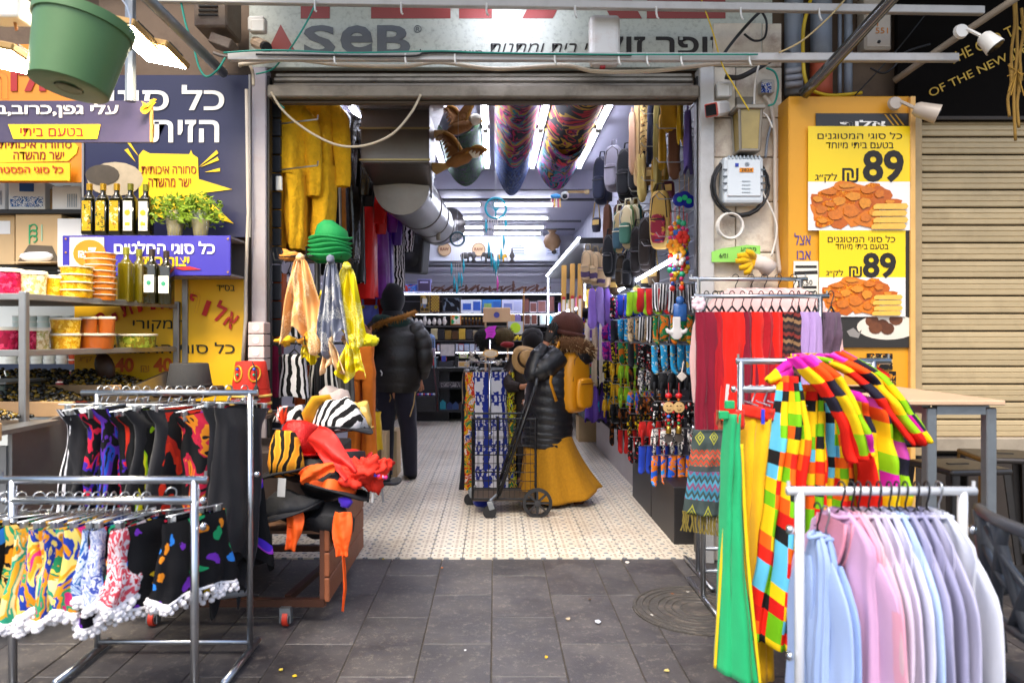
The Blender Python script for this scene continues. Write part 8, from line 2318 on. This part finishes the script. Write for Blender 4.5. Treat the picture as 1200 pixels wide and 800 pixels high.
#shopping cart
ca=thing('shopping_cart','black folding wire shopping cart with two big spoked wheels','cart',(.08,5.7,0))
BW=M('#121214',.4,.2,.1,name='black_wire')
xa,xb,ya,yb,z0,z1=-.17,.31,5.52,5.9,.13,.74
for x in(xa,xb):
 for y in(ya,yb):MB().tube([(x,y,z0),(x,y,z1)],.009,6).build('corner_rod',BW,ca)
for z in(z0,z1):MB().tube([(xa,ya,z),(xb,ya,z),(xb,yb,z),(xa,yb,z)],.008,6,True).build('hoop',BW,ca)
MB().tube([(.02,ya,z0),(.02,ya,z1+.02)],.008,6).build('corner_rod',BW,ca)
mb=MB()
for k in range(1,9):
 z=z0+(z1-z0)*k/9
 mb.tube([(xa,ya,z),(xb,ya,z),(xb,yb,z),(xa,yb,z)],.0028,4,True)
for k in range(1,12):
 x=xa+(xb-xa)*k/12
 mb.tube([(x,ya,z0),(x,ya,z1)],.0022,4);mb.tube([(x,yb,z0),(x,yb,z1)],.0022,4)
mb.build('wire_mesh',BW,ca,kind='stuff')
MB().box(((xa+xb)/2,(ya+yb)/2,z0-.01),(xb-xa,yb-ya,.012)).build('floor_board',M('#4a3c2c',.6,0,.2),ca)
for y in(ya-.02,yb+.02):MB().tube([(.03,y,.16),(.17,y,.58),(.31,y,.99)],.014,8).build('handle_bar',BW,ca,True)
MB().tube([(.31,ya-.02,.99),(.325,ya+.1,1.03),(.325,yb-.1,1.03),(.31,yb+.02,.99)],.016,8).build('handle_grip',BLACKP,ca,True)
for y in(ya-.05,yb+.05):
 w=MB().lathe([(.088,-.016),(.112,-.014),(.112,.014),(.088,.016)],30,(.32,y,.112),Matrix.Rotation(PI/2,3,'X'),cap=False).build('wheel',M('#1c1c1e',.6),ca,AUTO)
 MB().lathe([(0,-.02),(.024,-.018),(.024,.018),(0,.02)],14,(.32,y,.112),Matrix.Rotation(PI/2,3,'X')).build('hub',M('#2c2c2e',.5),w,AUTO)
 for k in range(8):
  a=k*PI/4
  MB().bar((.32+.02*math.cos(a),y,.112+.02*math.sin(a)),(.32+.092*math.cos(a),y,.112+.092*math.sin(a)),.02,.014).build('spoke',M('#232325',.5),w)
MB().tube([(.32,ya-.06,.112),(.32,yb+.06,.112)],.007,6).build('axle',GALV,ca)
for x,y in((-.04,5.44),(-.2,5.86)):
 f=MB().bar((x,y,.13),(x+.02,y,.07),.03,.045,.004).build('caster_fork',GALV,ca)
 MB().lathe([(0,-.012),(.05,-.011),(.05,.011),(0,.012)],18,(x,y,.05),Matrix.Rotation(PI/2,3,'X')).build('caster_wheel',M('#161618',.6),f,AUTO)
 MB().tube([(x,y,.13),(x+.05,max(y,ya),.16)],.012,6).build('caster_arm',GALV,ca)
mb=MB();mb.ell((-.1,5.74,.05),(.07,.05,.04),10,7,None,.5);solo(mb,'cloth_bundle',FAB('#1c2a8a',.3),'small blue cloth bundle lying under the shopping cart','cloth',smooth=True)
#stand of printed trousers
el=thing('trouser_stand','chrome pole stand carrying blue elephant print trousers and hats','stand',(PX(574,6.6),6.6,0))
ex,EY=PX(574,6.6),6.6
MB().tube([(ex,EY-.16,.03),(ex,EY-.16,PZ(398,EY))],.014,10).build('pole',CHROME,el,True)
MB().tube(arc((ex,EY,PZ(424,EY)),.17,0,2*PI*19/20,19,Vector((1,0,0)),Vector((0,1,0))),.008,6,True).build('ring',CHROME,el,True)
for a in(.4,2.0,3.5,5.2):MB().tube([(ex,EY,.06),(ex+.28*math.cos(a),EY+.28*math.sin(a),.025)],.012,6).build('foot',DARKM,el)
MB().ell((ex,EY-.16,PZ(505,EY)),(.02,.02,.016),8,6).build('collar',CHROME,el,True)
def ele_mat():
 m,nt,b=base_mat('elephant_print',.85,0,.2)
 co=coords(nt,'UV')
 s=nt.nodes.new('ShaderNodeSeparateXYZ');nt.links.new(co,s.inputs[0])
 n0=nd(nt,'TexNoise',Scale=26,Detail=3);nt.links.new(co,n0.inputs['Vector'])
 co=mixc(nt,.035,co,n0.outputs['Color'],'ADD');nt.links.new(co,s.inputs[0])
 n=nd(nt,'TexNoise',Scale=55,Detail=2);nt.links.new(co,n.inputs['Vector'])
 fx=mth(nt,'ABSOLUTE',mth(nt,'SUBTRACT',mth(nt,'FRACT',mth(nt,'MULTIPLY',s.outputs[0],9)),.5))
 fy=mth(nt,'ABSOLUTE',mth(nt,'SUBTRACT',mth(nt,'FRACT',mth(nt,'MULTIPLY',s.outputs[1],4.6)),.5))
 bodyd=mth(nt,'ADD',mth(nt,'POWER',mth(nt,'MULTIPLY',fx,2.6),2),mth(nt,'POWER',mth(nt,'MULTIPLY',fy,4.2),2))
 leg=mth(nt,'MULTIPLY',mth(nt,'LESS_THAN',mth(nt,'ABSOLUTE',mth(nt,'SUBTRACT',fx,.24)),.09),mth(nt,'LESS_THAN',fy,.34))
 e=mth(nt,'MAXIMUM',mth(nt,'LESS_THAN',mth(nt,'ADD',bodyd,mth(nt,'MULTIPLY',n.outputs['Fac'],.5)),1.15),leg)
 small=mth(nt,'MULTIPLY',mth(nt,'GREATER_THAN',fy,.38),mth(nt,'GREATER_THAN',mth(nt,'SINE',mth(nt,'MULTIPLY',s.outputs[0],190)),.1))
 c=mixc(nt,mth(nt,'MAXIMUM',e,mth(nt,'MULTIPLY',small,mth(nt,'GREATER_THAN',n.outputs['Fac'],.42))),'#1f2f86','#cfcfd6')
 finish(nt,b,c,.12,12,.2,200,co)
 return m
z=PZ(424,EY)
ELM=ele_mat()
FLQ=pat('marble',['#c81f1c','#1f7a4a','#d9a81c','#c8301c','#e0d8c8','#1c3a8a'],12,1)
for lab,x,y,rz,m_,kind,W in(('blue trousers printed with white elephants, front pair on the stand',ex,EY-.12,0,ELM,'skirt',.16),('black trousers on the left of the elephant print pair',ex-.17,EY-.02,1.2,FAB('#12121c',.2),'trousers',.15),('red floral trousers seen beside the elephant print',ex-.14,EY-.06,1.0,FLQ,'trousers',.13),('yellow and green floral trousers right of the elephant print',ex+.16,EY-.02,-1.2,pat('marble',['#1f6a3a','#d9a81c','#14141a','#c8c81c','#1c3a9a'],12,1),'trousers',.14),('tan cloth strip at the left edge of the trouser stand',ex-.215,EY+.02,1.4,FAB('#a8906a',.2),'strip',.08)):
 garment(lab,'trousers','trousers round the pole stand',(x,y,z),rz,m_,kind,1.06,W,.035,'clip',name='trousers',fold=.014,flare=1.08)
mb=MB()
for k in range(26):
 a=rnd.uniform(0,6.28);r_=rnd.uniform(.08,.24)
 mb.box((ex+r_*math.cos(a),EY-.02+r_*.8*math.sin(a),z+rnd.uniform(-.02,.09)),(.05,.018,.02),Matrix.Rotation(rnd.uniform(0,3),3,'Z')@Matrix.Rotation(rnd.uniform(-.6,.6),3,'Y'))
mb.build('clip_cluster',M('#b8aca0',.4,.1,.2,20),el,kind='stuff')
mb=MB();c_=P(568,396,6.6);mb.ell(c_,(.1,.09,.09),14,10);fur(mb,[c_,c_+Vector((.01,0,0))],.095,900,.04,.004,8);solo(mb,'hat',M('#0f0d10',.9),'black fur hat on top of the trouser stand under the pink star','hat')
mb=MB();c_=P(590,394,6.62);mb.ell(c_,(.1,.09,.08),14,10);fur(mb,[c_,c_+Vector((.01,0,0))],.085,900,.04,.004,9);solo(mb,'hat',M('#4a3c1e',.9,0,.5,10),'olive brown fur hat on top of the trouser stand','hat')
mb=MB();mb.ell(P(594,404,6.5),(.07,.05,.03),10,7,None,.3);solo(mb,'hat',FAB('#7a1418',.2),'dark red hat below the olive fur hat','hat',smooth=True)
Ysg=6.35
sgn=solo(MB().poly([P(u,v,Ysg)for u,v in((568,386),(572,383),(577,382),(582,381.5),(580,387),(581,391),(578,396),(573,395),(569,397),(570,391))],(0,.004,0)),'price_star',M('#d01ad0',.5,0,.03),'magenta star price card stuck on the black fur hat','sign')
sg2=solo(MB().poly([P(575+9.5*math.cos(a)*(1+.06*math.cos(9*a)),414+5*math.sin(a)*(1+.06*math.cos(9*a)),6.38)for a in[2*PI*k/40 for k in range(40)]],(0,.004,0)),'price_card',M('#e0b06a',.5),'small amber edged oval price card on the pole of the trouser stand','sign')
shape(sg2,'card_face',[(575+7.5*math.cos(PI*k/10),414+3.6*math.sin(PI*k/10))for k in range(20)],M('#e8dcc0',.5),6.38,.002,.002)
for dv in(-1.2,1.2):MB().bar(P(570,414+dv,6.373),P(580,414+dv,6.373),.006,.002).build('handwriting',M('#b8442a',.5),sg2)
for k,(u0,u1)in enumerate(((571,579),(571.5,578),(572,577))):MB().bar(P(u0,386+3.4*k,6.345),P(u1,385.5+3.4*k,6.345),.01,.002).build('handwriting',M('#3a0a4a',.5),sgn)
tn=thing('display_case','tan wooden display board with a violet seal behind the hats','board',P(582,378,9.8))
q=P(582,369,9.8);MB().box(q,(.37,.05,.2),bev=.008).build('board',M('#c09a72',.6,0,.1,8),tn)
MB().lathe([(0,0),(.04,0),(.04,.005)],18,q+Vector((-.0,-.026,0)),Matrix.Rotation(PI/2,3,'X')).build('seal',M('#3a3a8a',.5),tn)
for s in(-1,1):MB().box(q+Vector((s*.15,0,-.5)),(.025,.03,.8)).build('leg',M('#b08a62',.6),tn)
oc=thing('price_card','grey card with a lime green oval standing by the wooden pole','sign',P(604,392,9.7))
q=P(604,384,9.7);MB().box(q,(.2,.02,.17)).build('card',M('#b8b8bc',.5),oc)
MB().lathe([(0,0),(.07,0),(.07,.004)],24,q+Vector((0,-.011,0)),Matrix.Rotation(PI/2,3,'X')).build('oval',M('#b8d81c',.5),oc)
mb=MB()
for k in range(9):mb.ell(q+Vector((-.08+.022*k,-.03,-.15+.015*(k%3))),(.022,.02,.025),7,5)
solo(mb,'toy_chain',M('#d8b81c',.5),'string of small yellow toys under the lime oval card','toy',smooth=True)
#pipes, cables and lamps across the front
BARM=M('#bdb9b4',.5,.2,.12,5,dirt=.2,dcol='#6a5a4c',ds=8,name='painted_bar')
YO=4.1
for lab,pts in(('upper long white painted bar across the top of the shop front',((186,-1),(1152,13))),('lower long white painted bar in front of the fascia sign',((268,67),(1122,68)))):
 solo(MB().bar(P(*pts[0],YO),P(*pts[1],YO),.04,.045,.004),'cross_bar',BARM,lab,'bar')
hkm=None
for k,(u,v)in enumerate(((369,2),(470,5),(570,6),(674,9),(769,10),(868,11),(960,12),(392,63),(475,63),(533,63),(650,64),(725,64),(758,65),(798,65),(878,65))):
 q=P(u,v,YO-.03)
 mb=MB();mb.tube([q+Vector((0,0,.01)),q+Vector((0,-.004,-.03)),q+Vector((.004,-.012,-.055)),q+Vector((.012,-.006,-.06))],.006,5)
 solo(mb,'cable_tie',WHITEP,'%s white cable tie from the left on the %s bar'%(('first','second','third','fourth','fifth','sixth','seventh','eighth')[k if k<7 else k-7],'upper' if k<7 else 'lower'),'cable tie','cable ties on the bars')
TEAL=M('#0f8a78',.5,name='teal_cable')
IV=M('#cdbfa8',.6,0,.15,6,name='ivory_conduit')
YC_=M('#c8a814',.5)
GRYP=M('#7c8490',.5,0,.2,4,dirt=.25,name='grey_pipe')
def cable(lab,pts,r,mat,Y=None,name='cable',n=6,cat='cable'):
 pts=[P(*(p if len(p)==3 else(p[0],p[1],Y)))for p in pts]
 out=[]
 for i in range(len(pts)-1):
  a,b_,c,d=pts[max(0,i-1)],pts[i],pts[i+1],pts[min(len(pts)-1,i+2)]
  for j in range(n):
   k=j/n
   out.append(.5*((2*b_)+(c-a)*k+(2*a-5*b_+4*c-d)*k*k+(3*b_-a-3*c+d)*k**3))
 out.append(pts[-1])
 return solo(MB().tube(out,r,7),name,mat,lab,cat,smooth=True)
cable('teal cable lying along the left part of the lower bar',[(262,62),(320,59),(400,62),(470,61),(520,60),(570,62),(700,64),(800,64),(888,64)],.005,TEAL,4.06)
cable('black cable lying under the teal cable on the lower bar',[(300,64),(380,65),(480,66),(505,62),(600,63),(740,65)],.006,CABB,4.065)
cable('ivory conduit sagging below the lower bar',[(280,76),(340,70),(400,76),(470,78),(515,73),(580,81),(660,77),(700,84),(770,83),(840,75),(900,74)],.012,IV,4.2)
cable('teal cable climbing from the lower bar to the upper bar',[(300,87,4.3),(318,82,4.3),(330,70,4.2),(345,50,4.1),(360,25,4.08),(369,6,4.07)],.005,TEAL)
cable('teal cable looped under the slanting pipe',[(212,2),(218,30),(226,52),(233,78),(242,90),(255,82),(264,68)],.006,TEAL,4.1)
cable('loose ivory wire sagging across the top of the opening',[(318,108),(328,125),(345,142),(372,160),(400,171),(430,170),(460,157),(482,132),(493,111)],.0075,M('#c8b89c',.5),4.36)
cable('thin teal wire at the left top corner of the opening',[(318,107),(325,120),(333,127)],.006,TEAL,4.38)
cable('grey cable along the beam above the navy sign',[(250,62),(262,66),(285,68),(300,66)],.01,M('#6a6058',.6),4.2)
cable('ivory cable bending at the left of the fascia sign',[(280,78),(290,74),(296,84),(297,100)],.009,IV,4.25)
cable('thin yellow wire crossing the right end of the fascia sign',[(822,0),(836,40),(846,75),(860,100),(878,130)],.004,YC_,4.1)
cable('black cables bundled at the right end of the fascia sign',[(845,68),(858,50),(875,30),(890,15),(905,5)],.009,CABB,4.25)
cable('black cable looped behind the bundle',[(872,40),(884,48),(896,44),(898,25),(890,10)],.007,CABB,4.3)
cable('heavy dark hose sagging above the stone pillar',[(850,90),(866,91),(885,82),(905,70),(925,62)],.016,M('#2f2e30',.5),4.3)
cable('white wire dropping from the lower bar to the wall lamp',[(890,74),(886,90),(884,110),(884,130)],.006,CABW,4.28)
cable('white wire from the wall lamp to the conduit',[(885,131),(893,132),(900,138),(905,150)],.006,CABW,4.3)
cable('white conduit running down the right side of the pillar',[(895,112),(903,125),(908,160),(908,220),(910,280),(914,320)],.012,M('#c8bcae',.6,0,.15),4.38)
cable('white cable curving from the meter box to the glove',[(884,205),(896,230),(908,255),(910,275),(904,300)],.006,CABW,4.34)
cable('grey conduit down the centre of the pillar',[(906,140),(900,160),(897,185)],.008,GRYP,4.38)
cable('teal cable looped beside the open junction box',[(898,80),(908,85),(912,100),(908,120),(900,124)],.006,TEAL,4.3)
cable('cream twine hanging from the upper bar to the lower bar',[(913,62),(940,48),(970,22),(990,0)],.005,M('#c0a878',.8),4.05)
cable('yellow hose behind the grey pipes',[(950,0),(942,30),(941,60),(943,90),(952,106),(975,112),(1010,109)],.011,YC_,4.36)
cable('thin dark wire slanting over the black sign',[(1002,112),(1050,60),(1090,10)],.004,CABB,4.3)
cable('dark cable cluster sagging under the electricity box',[(1020,80),(1035,86),(1048,78),(1060,62),(1090,52)],.006,CABB,4.25)
cable('grey vertical pipe nearer the pillar, over the cabinet',[(930,-60),(930,20),(930,70),(930,112)],.055,GRYP,4.45,'drain_pipe',2,'pipe')
cable('wide grey vertical pipe beside the nearer pipe',[(962,-60),(962,20),(962,76)],.063,GRYP,4.44,'drain_pipe',2,'pipe')
cable('orange red pipe coupling under the wide grey pipe',[(962,74),(962,90),(962,114)],.066,M('#a84a2c',.6,0,.2,dirt=.2),4.44,'pipe_coupling',2,'pipe')
cable('slim grey pipe beside the electricity box',[(994,-60),(994,30),(994,110)],.024,GRYP,4.45,'drain_pipe',2,'pipe')
cable('slimmest grey pipe left of the electricity box',[(984,10),(984,60),(984,110)],.012,GRYP,4.46,'drain_pipe',2,'pipe')
ccl=MB()
for k in range(3):ccl.tube([P(921+0*k,84+k*8,4.38),P(939,82+k*8,4.38)],.02,8)
solo(ccl,'plastic_wrap',M('#8f8f94',.35,0,.3,12),'crumpled plastic wrap taped round the nearer grey pipe','wrap',smooth=True)
cable('shiny steel tube slanting down to the yellow cabinet',[(1062,-20,3.6),(1000,48,3.9),(941,111,4.2)],.033,M('#7a7c80',.2,.95,.1,dirt=.15),None,'steel_tube',3,'pipe')
cable('dusty beige pipe slanting across the black sign',[(1048,95,4.3),(1120,45,4.05),(1200,-8,3.8)],.02,M('#8a7c6a',.8,0,.25,dirt=.3),None,'slanting_pipe',3,'pipe')
eb=thing('electricity_box','cream electricity box with orange number stickers between the pipes','box',P(1025,40,4.45))
q=P(1024,30,4.47);MB().box(q,(.165,.1,.34),bev=.008).build('case',M('#b5aa9c',.5,0,.15,dirt=.25),eb)
MB().box(q+Vector((0,-.053,-.02)),(.145,.008,.27),bev=.003).build('door',M('#bdb2a4',.5,0,.12,dirt=.25),eb)
text('551',M('#c8780f',.5),eb,q+Vector((-.02,-.059,-.075)),q+Vector((.055,-.059,-.075)),.035,depth=.002)
text('31',M('#c8780f',.5),eb,q+Vector((-.05,-.059,-.03)),q+Vector((-.005,-.059,-.03)),.03,depth=.002)
MB().lathe([(.009,0),(.009,.008),(0,.01)],10,q+Vector((0,-.057,-.125)),Matrix.Rotation(PI/2,3,'X')).build('lock',BLACKP,eb)
def spot(lab,u,v,Y,d,L,r,mat):
 p=P(u,v,Y);d=Vector(d).normalized()
 t=thing('spot_lamp',lab,'lamp',p,0,'unlit spot lamps at the right')
 MB().tube([p,p+d*L*.15,p+d*L*.7,p+d*L],[r*.55,r*.8,r*.95,r*1.05],18).build('shade',mat,t,AUTO)
 MB().tube([p+d*L,p+d*(L+.004)],r*.92,18).build('glass_front',M('#2a2620',.15),t,AUTO)
 MB().tube([p+d*.02,p+Vector((-.05,.04,.05)),p+Vector((-.075,.06,.045))],.01,6).build('arm',mat,t)
 MB().lathe([(.04,0),(.035,.02),(0,.022)],14,p+Vector((-.08,.06,.045)),Matrix.Rotation(PI/2,3,'X')).build('mount',mat,t,AUTO)
spot('white spot lamp clamped on the beige slanting pipe',1151,42,3.9,(.45,-.3,-.7),.095,.05,WHITEP)
spot('grey white spot lamp at the top corner of the yellow cabinet',1071,127,4.15,(.75,-.35,-.35),.13,.052,M('#b5a89a',.4))
for k,(u,v0,v1)in enumerate(((1187,-10,100),(1190,0,165),(1194,60,150),(1183,75,137),(1197,10,95))):
 cable('%s dry straw twine strand hanging at the right edge'%('first','second','third','fourth','fifth')[k],[(u,v0),(u+2,(v0*2+v1)/3),(u-2,(v0+2*v1)/3),(u,v1)],.008,M('#8a6a2c',.9,0,.3,30),4.0,'twine',4,'twine')
mb=MB()
for k in range(30):mb.tube([P(1192,84,4.0),P(1192+rnd.uniform(-12,10),84+rnd.uniform(-8,30),4.0+rnd.uniform(-.05,.05))],.003,4)
solo(mb,'straw_tuft',M('#a07a2c',.9,0,.3),'frayed straw tuft knotted in the hanging twine','twine',kind=None)
wc=thing('lamp_case','white rust stained lamp case hung in front of the fascia sign','box',P(708,50,4.2))
q=P(708,49,4.25);MB().box(q,(.18,.09,.29),bev=.03,seg=3).build('case',M('#dcd9d4',.4,0,.06,dirt=.3,dcol='#a8744a',ds=9),wc)
MB().box(q+Vector((0,-.047,-.115)),(.16,.008,.012)).build('base_seam',M('#8a5a3c',.6),wc)
MB().box(q+Vector((-.01,0,-.15)),(.03,.03,.012)).build('red_gland',REDINK,wc)
strip_light('lit tube lamp over the middle of the fascia sign',P(545,-9,4.15),P(652,-8,4.15),None)
st_=[x for x in bpy.data.objects if x.type=='MESH' and x.name.startswith('carving')]
for k,o in enumerate(st_):o['label']='dark carved wooden %s, %s of the row on the upper lit shelf'%('figure' if k%3==0 else 'pipe',('leftmost','second','third','fourth','fifth','sixth','seventh','eighth','ninth','tenth','eleventh','twelfth','thirteenth','fourteenth','fifteenth','sixteenth','seventeenth','eighteenth','nineteenth','twentieth')[k]if k<20 else('tenth','ninth','eighth','seventh','sixth','fifth','fourth','third','second','last')[k-20]+(' from the right' if k<29 else ' one'))
